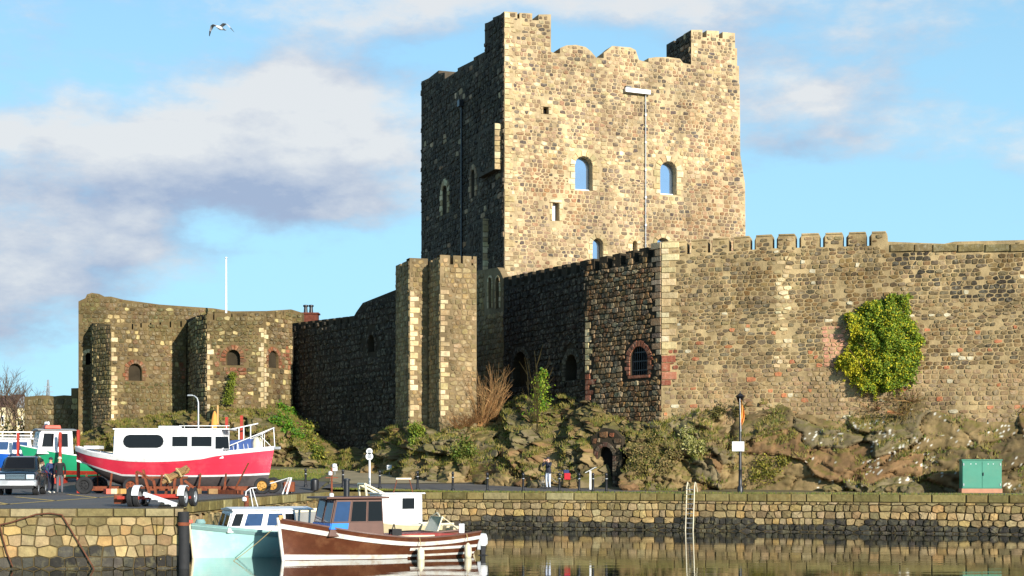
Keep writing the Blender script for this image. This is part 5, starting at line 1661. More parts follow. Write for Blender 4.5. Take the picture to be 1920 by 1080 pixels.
# trailer under the cruiser
tr = empty('boat_trailer', (-16, 79.2, 1.8), 0, 'long rusty trailer with black wheels under the red and white cruiser', 'trailer')


def local(o, px_, y, D): return W(px_, y, D) - Vector(o.location)


mb = MB()
for dy in (-.75, .75): mb.box((-.4, dy, .26), (8.6, .16, .22))
for x in (-4.2, -2.2, 0, 2.0, 3.6): mb.box((x, 0, .26), (.14, 1.5, .18))
mb.build('chassis', M['rust'], tr, bevel=.015)


def wheel(parent, c, r, w, rim_m, axis='y'):
    mb = MB()
    k = w / 2
    mb.lathe([(r * .5, -k * .3), (r * .62, -k * .9), (r * .72, -k), (r * .92, -k), (r, -k * .7), (r, k * .7), (r * .92, k), (r * .72, k), (r * .62, k * .9), (r * .5, k * .3)], c, 28, axis)
    t = mb.build('wheel', M['rubber'], parent, smooth=35)
    mb = MB(); mb.lathe([(r * .2, -k * .9), (r * .25, -k * .6), (r * .5, -k * .5), (r * .6, -k * .9), (r * .6, k * .9), (r * .5, k * .5), (r * .25, k * .6), (r * .2, k * .9)], c, 20, axis)
    for q in range(6):
        a = q * math.pi / 3
        o = (r * .36 * math.cos(a), -k * .86, r * .36 * math.sin(a)) if axis == 'y' else (-k * .86, r * .36 * math.cos(a), r * .36 * math.sin(a))
        mb.box((c[0] + o[0], c[1] + o[1], c[2] + o[2]), (.05, .05, .05))
    mb.build('rim', rim_m, t, smooth=35)
    return t


yrim = mat('yellow_wheel_hub', lin(196, 150, 70), .6, var=.2, dirt=lin(110, 60, 36), dirt_amt=.5, dirt_scale=6)
for px_, D, r, m_ in ((492, 77.6, .40, yrim), (246, 77.9, .40, M['rust']), (158, 77.9, .42, M['rubber'])):
    p = local(tr, px_, 900, D); wheel(tr, (p.x, p.y, r), r, .26, m_)
    wheel(tr, (p.x, -p.y + .2, r), r, .26, m_)
mb = MB()      # props and side supports
for px_ in (158, 205, 300, 372, 420):
    p = local(tr, px_, 900, 77.9)
    mb.bar((p.x, p.y + .1, .2), (p.x + .05, p.y + .28, 1.0), .07)
    mb.bar((p.x, -p.y - .1, .2), (p.x + .05, -p.y - .28, 1.0), .07)
mb.build('hull_prop', M['rust'], tr)
mb = MB()
a = local(tr, 425, 915, 76.9); b = local(tr, 466, 868, 76.6)
mb.bar((a.x + .3, a.y, .05), (b.x, b.y, b.z), .06); mb.bar((a.x, a.y + .5, .3), (a.x + .7, a.y - .8, .12), .12); mb.bar((a.x - .5, a.y + .4, .12), (a.x + .9, a.y - .9, .10), .14, .2)
mb.build('drawbar', M['rust'], tr)
mb = MB(); mb.box((5.05, -.5, .34), (.5, .5, .5)); mb.build('jockey_winch', M['rust'], tr, bevel=.03)
for px_, y, c_ in ((215, 912, 'cream'), (228, 912, 'buff'), (205, 911, 'redtop'), (370, 907, 'wood'), (400, 912, 'wood'), (330, 908, 'wood')):
    p = W(px_, y, 77.2)
    o = MB().box((0, 0, .13), (.45, .35, .26)).build('timber_block', M[c_], None, bevel=.02); o.location = (p.x, p.y - .2, 1.81); o.rotation_euler = (0, 0, px_ * .7)
    tag(o, {'cream': 'pale cream block on the tarmac under the cruiser stern', 'buff': 'buff coloured block beside the cream one under the cruiser', 'redtop': 'reddish block on the tarmac under the red cruiser stern', 'wood': 'weathered timber chock under the red cruiser keel, ' + {370: 'middle of three', 400: 'nearest the cruiser bow', 330: 'behind the rusty launching trailer'}.get(px_, '')}[c_], 'block', 'blocks under the red cruiser')
# red uprights of the boat cradles
for i, (px_, y0, y1, D, lab) in enumerate(((147, 806, 905, 80.6, 'red steel cradle post at the stern of the red cruiser'), (113, 810, 890, 88.0, 'red steel cradle post beside the green wheelhouse boat'),
                                           (425, 782, 850, 82.4, 'left one of two red posts behind the cruiser cabin'), (453, 779, 850, 82.4, 'right one of two red posts behind the cruiser cabin'), (34, 812, 880, 92.0, 'red steel cradle post between the blue and green boats'))):
    p = W(px_, y0, D); g0 = gz(p.x, p.y)
    o = MB().box((0, 0, (p.z - g0) / 2), (.14, .14, p.z - g0)).build('cradle_post', M['redpaint'], None, bevel=.012); o.location = (p.x, p.y, g0); tag(o, lab, 'post', 'red cradle posts')
# white ladder frame leaning on the posts, steps at the bow
p = W(428, 806, 81.6); q = W(484, 794, 81.6)
mb = MB(); mb.bar((0, 0, 0), q - p, .07, .06)
for k, dz in ((.02, -.75), (.36, -.85), (.52, -.9), (.75, -.85)): b = (q - p) * k; mb.bar(b, b + Vector((0, 0, dz)), .05)
o = mb.build('guard_frame', M['white'], None); o.location = p; tag(o, 'white painted guard rail frame slanting behind the cruiser bow', 'rail')
p = W(531, 928, 76.5); p.z = 1.81
mb = MB()
for dy in (0, .35):
    mb.tube([(-.05, dy, 0), (.25, dy, .78), (-.62, dy, .52)], .025, 6); mb.tube([(.14, dy + .02, 0), (.36, dy + .02, .8), (.25, dy, .78)], .025, 6)
mb.tube([(.25, 0, .78), (.25, .35, .78)], .025, 6); mb.tube([(-.62, 0, .52), (-.62, .35, .52)], .025, 6)
o = mb.build('step_rail', M['white'], None); o.location = p; tag(o, 'white tubular step rail standing in front of the cruiser bow', 'rail')
# orange furled sail on a small mast behind the cabin
p = W(406, 812, 83.5); ms = empty('furled_mast', (p.x, p.y, gz(p.x, p.y)), 0, 'short buff mast with furled orange canvas behind the cruiser cabin', 'mast')
zt = W(408, 760, 83.5).z - ms.location.z
mb = MB(); mb.tube([(.06, 0, 0), (.06, 0, zt)], [.07, .05], 8); mb.build('mast', M['buff'], ms, smooth=40)
mb = MB(); mb.lathe([(.16, zt - 2.0), (.24, zt - 1.6), (.2, zt - 1.0), (.12, zt - .5), (.03, zt - .3)], (-.1, 0, 0), 10); mb.build('canvas', M['orange'], ms, smooth=40)

# ---------------------------------------------------------------- green boat with white wheelhouse
gr = empty('fishing_boat', (-27.25, 88.6, 0), R(28), 'green hulled boat with white wheelhouse and red roof box ashore', 'boat')
H7 = Hull(5.4, 2.3, interp([(0, 4.30), (.3, 3.95), (.6, 3.72), (1, 3.70)]), interp([(0, 3.0), (.1, 2.62), (.6, 2.5), (1, 2.7)]), interp([(0, .05), (.1, .4), (.3, .85), (.55, 1), (1, .8)]), rake=.45)
H7.shell(gr, M['greenhull']); H7.deck(gr, M['white'], .05); H7.rail(gr, M['white'], .1, .06)
H7.band(gr, M['redpaint'], lambda t: H7.keel(t) + .01, lambda t: 2.9 + .2 * (1 - t) ** 3, .05, 1, .012, 'antifouling', zmode=True)
cab, c = cabin_sides(gr, .75, 2.75, 1.7, 1.5, 3.85, 5.15, .25, .05, M['white'], 'wheelhouse')
mb = MB(); mb.prism([(-.86, 0), (.86, 0), (.86, .05), (0, .13), (-.86, .05)], lambda u, v, h: (h, u, 5.15 + v), .8, 2.95); mb.build('wheelhouse_roof', M['greyboat'], gr, bevel=.02)
for a, b in ((.08, .46), (.54, .92)): pane(gr, end_win(c, 0, a, b, .36, .9), M['glass_dark'], M['white'])
for a, b in ((.10, .42), (.55, .85)): pane(gr, side_win(c, a, b, .3, .88, -1), M['glass_dark'], M['white'])
MB().box((1.7, -.1, 5.36), (.9, .9, .2), top=(.9, .9)).build('roof_box', M['redtop'], gr, bevel=.03)
mb = MB()
for y in (-.4, 0, .4): mb.lathe([(.02, 0), (.06, .02), (.06, .16), (.02, .2)], (1.45, y - .1, 5.46), 8)
mb.build('roof_lights', M['white'], gr, smooth=40)
mb = MB(); mb.box((4.2, 0, 3.86), (1.5, 1.6, .26)); mb.build('engine_box', M['cream'], gr, bevel=.04)
for px_ in (62, 100):
    p = W(px_, 880, 88.4); g0 = gz(p.x, p.y)
    o = MB().box((0, 0, .3), (.5, .9, .6)).build('keel_stand', M['redpaint'], None, bevel=.02); o.location = (p.x, 89.9, g0); tag(o, 'red steel keel stand under the ' + ('bow' if px_ < 80 else 'stern') + ' of the green boat', 'boat stand', 'keel stands')
bl = empty('cabin_boat', (-31.6, 93.5, 0), R(20), 'white and blue cabin boat ashore at the far left edge', 'boat')
H8 = Hull(4.6, 2.0, interp([(0, 4.0), (1, 3.75)]), interp([(0, 3.0), (.2, 2.7), (1, 2.7)]), interp([(0, .05), (.15, .5), (.4, 1), (1, .9)]), rake=.4)
H8.shell(bl, M['bluehull']); H8.deck(bl, M['white'], .04); H8.rail(bl, M['white'], .1, .07)
cab, c = cabin_sides(bl, .9, 3.4, 1.6, 1.45, 3.8, 4.75, .3, .1, M['white'], 'cabin')
MB().box((2.2, 0, 4.8), (2.6, 1.7, .1)).build('cabin_roof', M['white'], bl, bevel=.03)
mb = MB(); mb.bar((.8, -.9, 4.98), (3.4, -.9, 4.98), .07); mb.bar((.8, -.9, 5.18), (3.4, -.9, 5.18), .06)
for x in (.9, 1.7, 2.5, 3.3): mb.bar((x, -.9, 4.8), (x, -.9, 5.18), .05)
mb.build('roof_rail', M['white'], bl)
for a, b in ((.08, .42), (.52, .9)): pane(bl, side_win(c, a, b, .35, .85, -1), M['glass_blue'], M['white'])
MB().lathe([(.02, .2), (.16, .1), (.2, 0), (.16, -.1), (.02, -.2)], (2.0, -1.1, 3.5), 12).build('fender', M['white'], bl, smooth=40)
for t in (.35, .85):
    p = bl.matrix_basis @ Vector((4.6 * t, 0, 0)); g0 = gz(p.x, p.y)
    o = MB().box((0, 0, .3), (.5, .9, .62)).build('keel_stand', M['rust'], None, bevel=.02); o.location = (p.x, p.y, g0); tag(o, 'rusty keel stand under the ' + ('bow' if t < .5 else 'stern') + ' of the blue boat at far left', 'boat stand', 'keel stands')

# ================================================================== SMALL RUSTY LAUNCHING TRAILER on the quay
lt = empty('launching_trailer', (-11.45, 51.3, 1.79), R(-4), 'small rusty boat trailer with white mudguards and timber bundle at the quay edge', 'trailer')
L_ = lambda px_, y: Vector(((px_ - 304) / F * 53.9, 0, (951 - y) / F * 53.9))
mb = MB()
for dy in (-.25, .9): mb.bar((-1.15, dy, .30), (1.0, dy, .30), .09, .10)
for x in (-.95, 0, .95): mb.bar((x, -.3, .30), (x, 1.2, .30), .09)
mb.bar((-.1, -.35, .36), (.95, -.35, .36), .14, .12)
mb.build('chassis', M['redpaint'], lt, bevel=.01)
for sx in (-.72, -.52, .98): wheel(lt, (sx, -.15, .32), .32, .17, M['galv'], 'x')
for sx in (-.62, .98): wheel(lt, (sx, 1.0, .32), .32, .17, M['galv'], 'x')
for sx in (-.50, .98):
    mb = MB(); vs_ = []
    for i in range(9):
        a = math.pi * (.05 + .62 * i / 8)
        for dx in (-.11, .11):
            for rr in (.37, .39): vs_.append((sx + dx, -.15 - rr * math.cos(a), .32 + rr * math.sin(a)))
    fs = []
    for i in range(8):
        a = 4 * i
        for j, k in ((0, 1), (1, 3), (3, 2), (2, 0)): fs.append((a + j, a + k, a + 4 + k, a + 4 + j))
    mb.add(vs_, fs).build('mudguard', M['white'], lt)
mb = MB()
for a, b in (((-.62, .2, .3), (-.66, .2, 1.14)), ((-.2, .2, .3), (-.45, .2, 1.2)), ((-.66, .2, 1.14), (-.1, .2, .85)), ((.55, .2, .3), (.62, .2, 1.1)), ((.86, .2, .3), (.8, .2, .95)), ((.9, .25, .85), (1.2, .25, .62)), ((-.1, .2, .85), (.0, .2, .3)), ((.2, .5, .3), (.3, .5, 1.05)), ((-.75, .6, .95), (.9, .6, .95)), ((-.7, .3, .62), (1.0, .3, .62))):
    mb.bar(a, b, .07)
mb.build('upright', M['rust'], lt)
mb = MB()
for k in range(5):
    a = Vector((.22 + .02 * k, .1 + .06 * k, .78 + .07 * (k % 3))); mb.tube([a, a + Vector((.72, .05, .38))], .06, 8)
lb = mb.build('timber_bundle', M['wood'], lt, smooth=40)
mb = MB()
for k in (.25, .75): c0 = Vector((.25, .2, .84)).lerp(Vector((.97, .25, 1.22)), k); mb.tube([c0 + Vector((-.1, -.22, .1)), c0 + Vector((.0, -.24, .0)), c0 + Vector((.06, -.2, -.14)), c0 + Vector((.0, .25, -.1)), c0 + Vector((-.12, .25, .1)), c0 + Vector((-.1, -.22, .1))], .03, 6)
mb.build('lashing', M['rope'], lb)
mb = MB(); mb.bar((-.2, -.55, .44), (.92, -.75, .09), .10, .12); 
for k in range(5): q = Vector((-.2, -.55, .44)).lerp(Vector((.92, -.75, .09)), .1 + .2 * k); mb.box(q + Vector((0, -.05, -.05)), (.1, .04, .08))
mb.build('white_ramp_beam', M['white'], lt, bevel=.01)
mb = MB(); mb.tube([(-1.25, .4, .3), (-1.0, .4, .3)], .12, 10); mb.box((-1.2, .2, .25), (.3, .4, .3)); mb.build('axle_hub', M['rust'], lt, bevel=.02)
# ================================================================== CAR
M['carpaint'] = mat('dark_green_car_paint', lin(34, 46, 52), .25, metal=.4, var=.05, coat=.6)
M['chrome'] = mat('bright_metal', (.7, .7, .72), .15, metal=1.0, var=.05)
M['lamp_glass'] = mat('headlamp_glass', (.75, .78, .8), .08, metal=.5, var=.05)
M['plate'] = mat('number_plate', (.82, .82, .80), .4, var=.03)
car = empty('parked_car', (-23.15, 75.6, 1.8), R(10), 'dark off-road car parked nose to the quay beside two standing men', 'car')


def loft_box(mb, secs, mi=0):
    """secs: list of closed sections with equal counts."""
    n = len(secs[0]); vs_ = [p for s in secs for p in s]; fs = []
    for i in range(len(secs) - 1):
        for j in range(n): fs.append((i * n + j, i * n + (j + 1) % n, (i + 1) * n + (j + 1) % n, (i + 1) * n + j))
    fs.append(tuple(range(n - 1, -1, -1))); fs.append(tuple(range((len(secs) - 1) * n, len(secs) * n)))
    return mb.add(vs_, fs, mi)


def sec(y, w, z0, z1, r=.12, crown=0.0):
    return [(-w + r * .4, y, z0), (w - r * .4, y, z0), (w, y, z0 + r), (w, y, z1 - r), (w - r * .9, y, z1), (0, y, z1 + crown), (-w + r * .9, y, z1), (-w, y, z1 - r)]


mb = MB()
loft_box(mb, [sec(-2.32, .80, .48, .98), sec(-2.22, .88, .42, 1.04, crown=.02), sec(-1.95, .91, .40, 1.08, crown=.03), sec(-.95, .93, .38, 1.16, crown=.03), sec(0, .93, .38, 1.16), sec(1.5, .93, .38, 1.16), sec(2.2, .91, .42, 1.14), sec(2.3, .86, .5, 1.1)])
mb.build('body', M['carpaint'], car, smooth=40)
mb = MB()
cabs = [(-1.0, .84, 1.14, 1.18), (-.30, .72, 1.14, 1.78), (.4, .72, 1.14, 1.84), (1.6, .71, 1.14, 1.83), (2.2, .80, 1.14, 1.3)]
secs = []
for y, wt, z0, z1 in cabs: secs.append([(-.86, y, z0), (.86, y, z0), (wt, y, z1 - .06), (wt - .08, y, z1), (-wt + .08, y, z1), (-wt, y, z1 - .06)])
loft_box(mb, secs); mb.build('cabin', M['carpaint'], car, smooth=30)
pane(car, [(-.68, -.97, 1.22), (.68, -.97, 1.22), (.60, -.38, 1.72), (-.60, -.38, 1.72)], M['glass_dark'], M['rubber'], fw=.03, name='windscreen', proud=.02)
for s in (-1, 1):
    for y0, y1, a in ((-.45, .45, -.1), (.55, 1.4, 0), (1.5, 2.0, 0)):
        q = [(s * .85, y0, 1.22), (s * .85, y1, 1.22), (s * .735, y1 - .05, 1.70), (s * .735, max(y0, -.2), 1.70)]
        pane(car, q if s > 0 else q[::-1], M['glass_dark'], None, proud=.02, name='side_window')
    MB().box((s * .64, -2.30, .86), (.36, .10, .22)).build('headlight', M['lamp_glass'], car, bevel=.03)
    mb = MB(); mb.box((s * 1.02, -.62, 1.26), (.2, .12, .16)); mb.build('wing_mirror', M['carpaint'], car, bevel=.04)
    for y in (-1.45, 1.45):
        wheel(car, (s * .80, y, .38), .38, .26, M['galv'], 'x')
        mb = MB(); vs_ = []; fs = []
        for i in range(11):
            a = math.pi * (-.05 + 1.1 * i / 10)
            for rr, x in ((.42, .96), (.50, .96), (.50, .88), (.42, .88)): vs_.append((s * x, y + rr * math.cos(a), .40 + rr * math.sin(a)))
        for i in range(10):
            for j in range(4): fs.append((4 * i + j, 4 * i + (j + 1) % 4, 4 * i + 4 + (j + 1) % 4, 4 * i + 4 + j))
        mb.add(vs_, fs).build('wheel_arch', M['rubber'], car)
mb = MB(); mb.box((0, -2.33, .86), (.86, .06, .26))
gr_ = mb.build('grille', M['rubber'], car, bevel=.01)
mb = MB()
for k in range(4): mb.box((0, -2.37, .77 + .06 * k), (.84, .03, .025))
mb.build('grille_bar', M['chrome'], gr_)
mb = MB(); loft_box(mb, [sec(-2.46, .84, .46, .68, .06), sec(-2.38, .93, .42, .72, .06), sec(-2.1, .95, .42, .72, .06)]); mb.build('bumper', M['galv'], car, smooth=40)
MB().box((0, -2.475, .58), (.56, .02, .13)).build('number_plate', M['plate'], car)
mb = MB(); mb.box((0, -2.36, .38), (1.6, .12, .14)); mb.build('lower_valance', M['rubber'], car, bevel=.02)
for s in (-1, 1): MB().tube([(s * .6, -.25, 1.86), (s * .6, 1.6, 1.88)], .02, 6).build('roof_rail', M['rubber'], car)

# ================================================================== PEOPLE


def person(label, loc, rz, h, joints, cols, cat='person', group=None):
    """joints: name -> (x, y, z) at 1.75 m, facing -y. One skinned surface; clothing by bone."""
    k = h / 1.75
    P_ = dict(pelvis=(0, 0, .94), waist=(0, 0, 1.08), chest=(0, .0, 1.30), neck0=(0, .01, 1.46), neck=(0, 0, 1.53), head=(0, -.02, 1.615), crown=(0, -.005, 1.70),
              hipl=(-.09, 0, .88), kneel=(-.10, -.03, .50), anklel=(-.10, .02, .09), toel=(-.12, -.15, .045), hipr=(.09, 0, .88), kneer=(.10, -.03, .50), ankler=(.10, .02, .09), toer=(.12, -.15, .045),
              shl=(-.19, .0, 1.42), ell=(-.25, .03, 1.14), wrl=(-.24, -.06, .90), hal=(-.24, -.08, .82), shr=(.19, .0, 1.42), elr=(.25, .03, 1.14), wrr=(.24, -.06, .90), har=(.24, -.08, .82))
    P_.update(joints)
    rad = dict(pelvis=(.165, .12), waist=(.15, .11), chest=(.18, .125), neck0=(.08, .07), neck=(.055, .055), head=(.085, .10), crown=(.065, .075), hipl=(.09, .1), hipr=(.09, .1), kneel=(.065, .07), kneer=(.065, .07),
               anklel=(.045, .05), ankler=(.045, .05), toel=(.045, .035), toer=(.045, .035), shl=(.07, .07), shr=(.07, .07), ell=(.05, .05), elr=(.05, .05), wrl=(.036, .036), wrr=(.036, .036), hal=(.035, .022), har=(.035, .022))
    E = [('pelvis', 'waist', 'top'), ('waist', 'chest', 'top'), ('chest', 'neck0', 'top'), ('neck0', 'neck', 'skin'), ('neck', 'head', 'skin'), ('head', 'crown', 'skin'),
         ('pelvis', 'hipl', 'leg'), ('hipl', 'kneel', 'leg'), ('kneel', 'anklel', 'leg'), ('anklel', 'toel', 'shoe'), ('pelvis', 'hipr', 'leg'), ('hipr', 'kneer', 'leg'), ('kneer', 'ankler', 'leg'), ('ankler', 'toer', 'shoe'),
         ('chest', 'shl', 'top'), ('shl', 'ell', 'top'), ('ell', 'wrl', 'top'), ('wrl', 'hal', 'skin'), ('chest', 'shr', 'top'), ('shr', 'elr', 'top'), ('elr', 'wrr', 'top'), ('wrr', 'har', 'skin')]
    for s in 'lr':      # five fingers
        a, b = Vector(P_['wr' + s]), Vector(P_['ha' + s]); d = (b - a).normalized(); sd = d.orthogonal().normalized()
        for f, (o, ln) in enumerate(((-.028, .07), (-.010, .08), (.010, .075), (.028, .06))):
            n = 'f%s%d' % (s, f); P_[n] = tuple(b + sd * o + d * ln); rad[n] = (.009, .009); E.append(('ha' + s, n, 'skin'))
        P_['t' + s] = tuple(a + (b - a) * .5 + sd * -.06 + d * .02); rad['t' + s] = (.010, .010); E.append(('ha' + s, 't' + s, 'skin'))
    P_['nose'] = tuple(Vector(P_['head']) + Vector((0, -.105, -.005))); rad['nose'] = (.014, .016); E.append(('head', 'nose', 'skin'))
    names = list(P_); bm = bmesh.new(); lay = bm.verts.layers.skin.verify(); V_ = {n: bm.verts.new(Vector(P_[n]) * k) for n in names}
    for a, b, c_ in E: bm.edges.new((V_[a], V_[b]))
    for n in names: V_[n][lay].radius = (rad[n][0] * k, rad[n][1] * k); V_[n][lay].use_root = (n == 'pelvis')
    me = bpy.data.meshes.new('person_skeleton'); bm.to_mesh(me); bm.free()
    o = bpy.data.objects.new('person', me); COL.objects.link(o)
    m = o.modifiers.new('skin', 'SKIN'); m.use_smooth_shade = True
    s = o.modifiers.new('sub', 'SUBSURF'); s.levels = 1; s.render_levels = 1
    dg = bpy.context.evaluated_depsgraph_get(); dg.update()
    m2 = bpy.data.meshes.new_from_object(o.evaluated_get(dg)); m2.name = 'person'
    o.modifiers.clear(); o.data = m2; bpy.data.meshes.remove(me)
    order = ['top', 'leg', 'skin', 'shoe']
    m2.materials.clear()
    for q in order: m2.materials.append(cols[q])
    segs = [(Vector(P_[a]) * k, Vector(P_[b]) * k, order.index(c_), a) for a, b, c_ in E]
    hem = .84 * k
    idx = []
    for p in m2.polygons:
        c_ = p.center; best = (9, 0)
        for a, b, i_, _n in segs:
            ab = b - a; t = max(0, min(1, (c_ - a).dot(ab) / max(1e-9, ab.length_squared))); d = (c_ - a - ab * t).length
            if d < best[0]: best = (d, i_)
        i_ = best[1]
        if i_ == 1 and c_.z > hem: i_ = 0
        idx.append(i_)
    m2.polygons.foreach_set('material_index', idx); m2.polygons.foreach_set('use_smooth', [True] * len(idx)); m2.update()
    o.location = loc; o.rotation_euler = (0, 0, rz); tag(o, label, cat, group)
    hd = Vector(P_['head']) * k; cr_ = Vector(P_['crown']) * k
    mb = MB(); vs_, fs = [], []
    n = 14
    for i in range(6):
        a = math.pi / 2 * i / 5
        for j in range(n):
            b = 2 * math.pi * j / n
            vs_.append(hd + Vector((.098 * k * math.cos(a) * math.cos(b), .116 * k * math.cos(a) * math.sin(b) + .012 * k, .02 * k + .115 * k * math.sin(a))))
    for i in range(5):
        for j in range(n): fs.append((i * n + j, i * n + (j + 1) % n, (i + 1) * n + (j + 1) % n, (i + 1) * n + j))
    mb.add(vs_, fs)
    hat = mb.build(cols.get('hatname', 'hair'), cols['hair'], o, smooth=60)
    if cols.get('hatname') == 'cap': MB().box(hd + Vector((0, -.13 * k, .03 * k)), (.15 * k, .12 * k, .015 * k)).build('cap_peak', cols['hair'], hat, bevel=.004)
    mb = MB()
    for sx in (-.033, .033): mb.lathe([(.001, -.012), (.012, -.006), (.012, .006), (.001, .012)], tuple(hd + Vector((sx * k, -.088 * k, .02 * k))), 8)
    mb.box(hd + Vector((0, -.09 * k, -.05 * k)), (.045 * k, .012 * k, .01 * k))
    mb.build('face', M['rubber'], o)
    return o


cl_ = lambda n, r, g, b: mat(n, lin(r, g, b), .85, var=.15, vscale=5)
pn = W(95, 926, 79.0)
person('person in navy jacket and dark cap with white shoes standing by the car', (pn.x, pn.y, 1.812), R(55), 1.80, dict(wrl=(-.20, -.14, .98), hal=(-.17, -.18, .95)),
       dict(top=cl_('navy_jacket', 40, 58, 96), leg=cl_('dark_trousers', 44, 46, 60), skin=M['skin'], shoe=cl_('white_shoes', 220, 214, 200), hair=cl_('dark_cap', 46, 48, 56), hatname='cap'))
pn = W(112, 926, 78.2)
person('pale haired person in black jacket and grey jeans seen from behind', (pn.x, pn.y, 1.812), R(200), 1.82, dict(),
       dict(top=cl_('black_jacket', 32, 30, 32), leg=cl_('grey_jeans', 92, 92, 96), skin=M['skin'], shoe=cl_('grey_shoes', 110, 104, 96), hair=cl_('pale_hair', 222, 206, 176)))
pn = W(1028, 917, 85.2); pn.z = gz(pn.x, pn.y) + .015
phot = person('person in dark coat and pale trousers raising a camera beside a bicycle', pn, R(-38), 1.72, dict(ell=(-.27, -.18, 1.22), wrl=(-.09, -.30, 1.50), hal=(-.05, -.27, 1.57), elr=(.27, -.18, 1.22), wrr=(.09, -.30, 1.50), har=(.05, -.27, 1.57), kneel=(-.11, -.01, .5)),
              dict(top=cl_('dark_coat', 44, 46, 56), leg=cl_('pale_trousers', 206, 212, 224), skin=M['skin'], shoe=cl_('dark_shoes', 40, 38, 38), hair=cl_('dark_hat', 40, 40, 48)))
cm = MB(); cm.box((0, 0, 0), (.12, .06, .08)); cm.lathe([(.03, 0), (.03, .06)], (0, -.03, 0), 12, 'y')
co = cm.build('camera', M['black'], None, bevel=.006); co.location = phot.matrix_basis @ Vector((0, -.25, 1.59)); co.rotation_euler = (0, 0, R(-38)); tag(co, 'small black camera held up to the face of the photographer', 'camera')

# bicycle leaning behind the photographer
bp = W(1040, 916, 86.2); by = empty('bicycle', (bp.x, bp.y, gz(bp.x, bp.y)), R(4), 'dark bicycle with red pannier bag parked behind the photographer', 'bicycle')
for x in (-.62, .72):
    mb = MB(); mb.ring((x, 0, .34), .32, .022, 'y', 28, 6); w_ = mb.build('wheel', M['rubber'], by, smooth=60)
    mb = MB()
    for i in range(8): a = math.pi * i / 8; mb.tube([(x - .31 * math.cos(a), 0, .34 - .31 * math.sin(a)), (x + .31 * math.cos(a), 0, .34 + .31 * math.sin(a))], .004, 4)
    mb.build('spoke', M['galv'], w_)
mb = MB()
for a, b in (((.72, 0, .34), (.1, 0, .3)), ((.1, 0, .3), (.28, 0, .86)), ((.28, 0, .78), (-.42, 0, .84)), ((.1, 0, .3), (-.42, 0, .78)), ((.72, 0, .34), (.27, 0, .80)), ((-.62, 0, .34), (-.40, 0, .98))): mb.tube([a, b], .018, 8)
mb.build('frame', M['black'], by)
MB().box((.3, 0, .92), (.26, .14, .06)).build('saddle', M['rubber'], by, bevel=.02)
mb = MB(); mb.tube([(-.40, -.28, 1.02), (-.42, 0, 1.0), (-.40, .28, 1.02)], .014, 6); mb.build('handlebar', M['black'], by)
MB().box((.66, -.14, .62), (.34, .16, .36)).build('pannier', cl_('red_pannier', 176, 30, 40), by, bevel=.03)
MB().box((.62, 0, .88), (.3, .24, .2)).build('rack_bag', cl_('blue_bag', 40, 50, 90), by, bevel=.03)

# ================================================================== STREET FURNITURE
bprof = [(.10, 0), (.10, .10), (.065, .14), (.055, .85), (.075, .88), (.075, .94), (.05, .99), (.02, 1.02)]
bx = [573, 643, 712, 783, 849, 914, 981, 1049, 1086, 1112, 1137]
first = None
for i, x in enumerate(bx):
    # bollards stand on the grass verge along the quay edge
    r = Vector(((x - 960) / F, 1.0)); a, b = Vector(QS1), Vector(QR1); dd = (b - a).normalized(); nn = Vector((dd.y, -dd.x))
    t = (a.dot(nn) - 1.15) / r.dot(nn); p = r * t
    if first is None:
        first = empty('bollard', (0, 0, 0)); MB().lathe(bprof, (0, 0, 0), 14).build('post', M['black'], first, smooth=35)
        MB().lathe([(.078, .70), (.078, .73)], (0, 0, 0), 14).build('collar', M['galv'], first, smooth=35); o = first
    else: o = copy_tree(first)
    o.location = (p.x, p.y, gz(p.x, p.y) + .01)
    o['category'] = 'bollard'; o['group'] = 'black bollards along the quay edge'
    o['label'] = 'slim black bollard on the quay edge, ' + ['leftmost, by the bin', 'just right of the bin', 'right of the white signpost', 'above the right side of the white wheelhouse', 'above the little speedboat', 'sixth in the row from the left', 'left of the photographer', 'just right of the photographer and bicycle', 'left of the slanted information board', 'just right of the slanted information board', 'at the right end of the row'][i]
p = W(590, 917, 84.3); g0 = 1.8 + .08
bn = empty('litter_bin', (p.x, p.y, 1.87), 0, 'round black litter bin with domed lid beside the leftmost bollard', 'bin')
MB().lathe([(.16, 0), (.20, .03), (.225, .3), (.215, .5)], (0, 0, 0), 18).build('bin_body', M['black'], bn, smooth=35)
MB().lathe([(.225, .5), (.22, .56), (.14, .63), (.03, .66)], (0, 0, 0), 18).build('lid', M['black'], bn, smooth=35)
p = W(693, 918, 86.5); sg = empty('signpost', (p.x, p.y, gz(p.x, p.y)), 0, 'tall white post with two small round signs at its top', 'sign')
zt = W(693, 842, 86.5).z - gz(p.x, p.y)
MB().tube([(0, 0, 0), (0, 0, zt)], .055, 10).build('post', M['white'], sg, smooth=40)
for z, r in ((zt - .12, .17), (zt - .40, .20)):
    MB().lathe([(r, -.10), (r, -.07)], (0, 0, z), 20, 'y').build('sign_disc', M['white'], sg)
    MB().lathe([(r * .6, -.106), (r * .6, -.104)], (0, 0, z), 16, 'y').build('symbol', M['galv'], sg)
for x, y, lab in ((730, 884, 'small white ground floodlight by the path below the stepped tower'), (628, 886, 'small white ground floodlight on the grass left of the signpost')):
    p = W(x, y, 97.0); g0 = gz(p.x, p.y); o = empty('floodlight', (p.x, p.y, g0), 0, lab, 'floodlight', 'floodlights on the grass'); zt = p.z + .1 - g0
    MB().tube([(0, 0, 0), (0, 0, zt)], .03, 6).build('stake', M['galv'], o)
    MB().box((0, 0, zt + .14), (.30, .2, .30)).build('lamp_head', M['white'], o, bevel=.03)
    MB().box((0, .11, zt + .15), (.22, .02, .2)).build('lens', M['glass_dark'], o)
p = W(1107, 917, 85.0); ib = empty('information_board', (p.x, p.y, gz(p.x, p.y)), R(-10), 'white lectern information board on a post near the postern', 'sign')
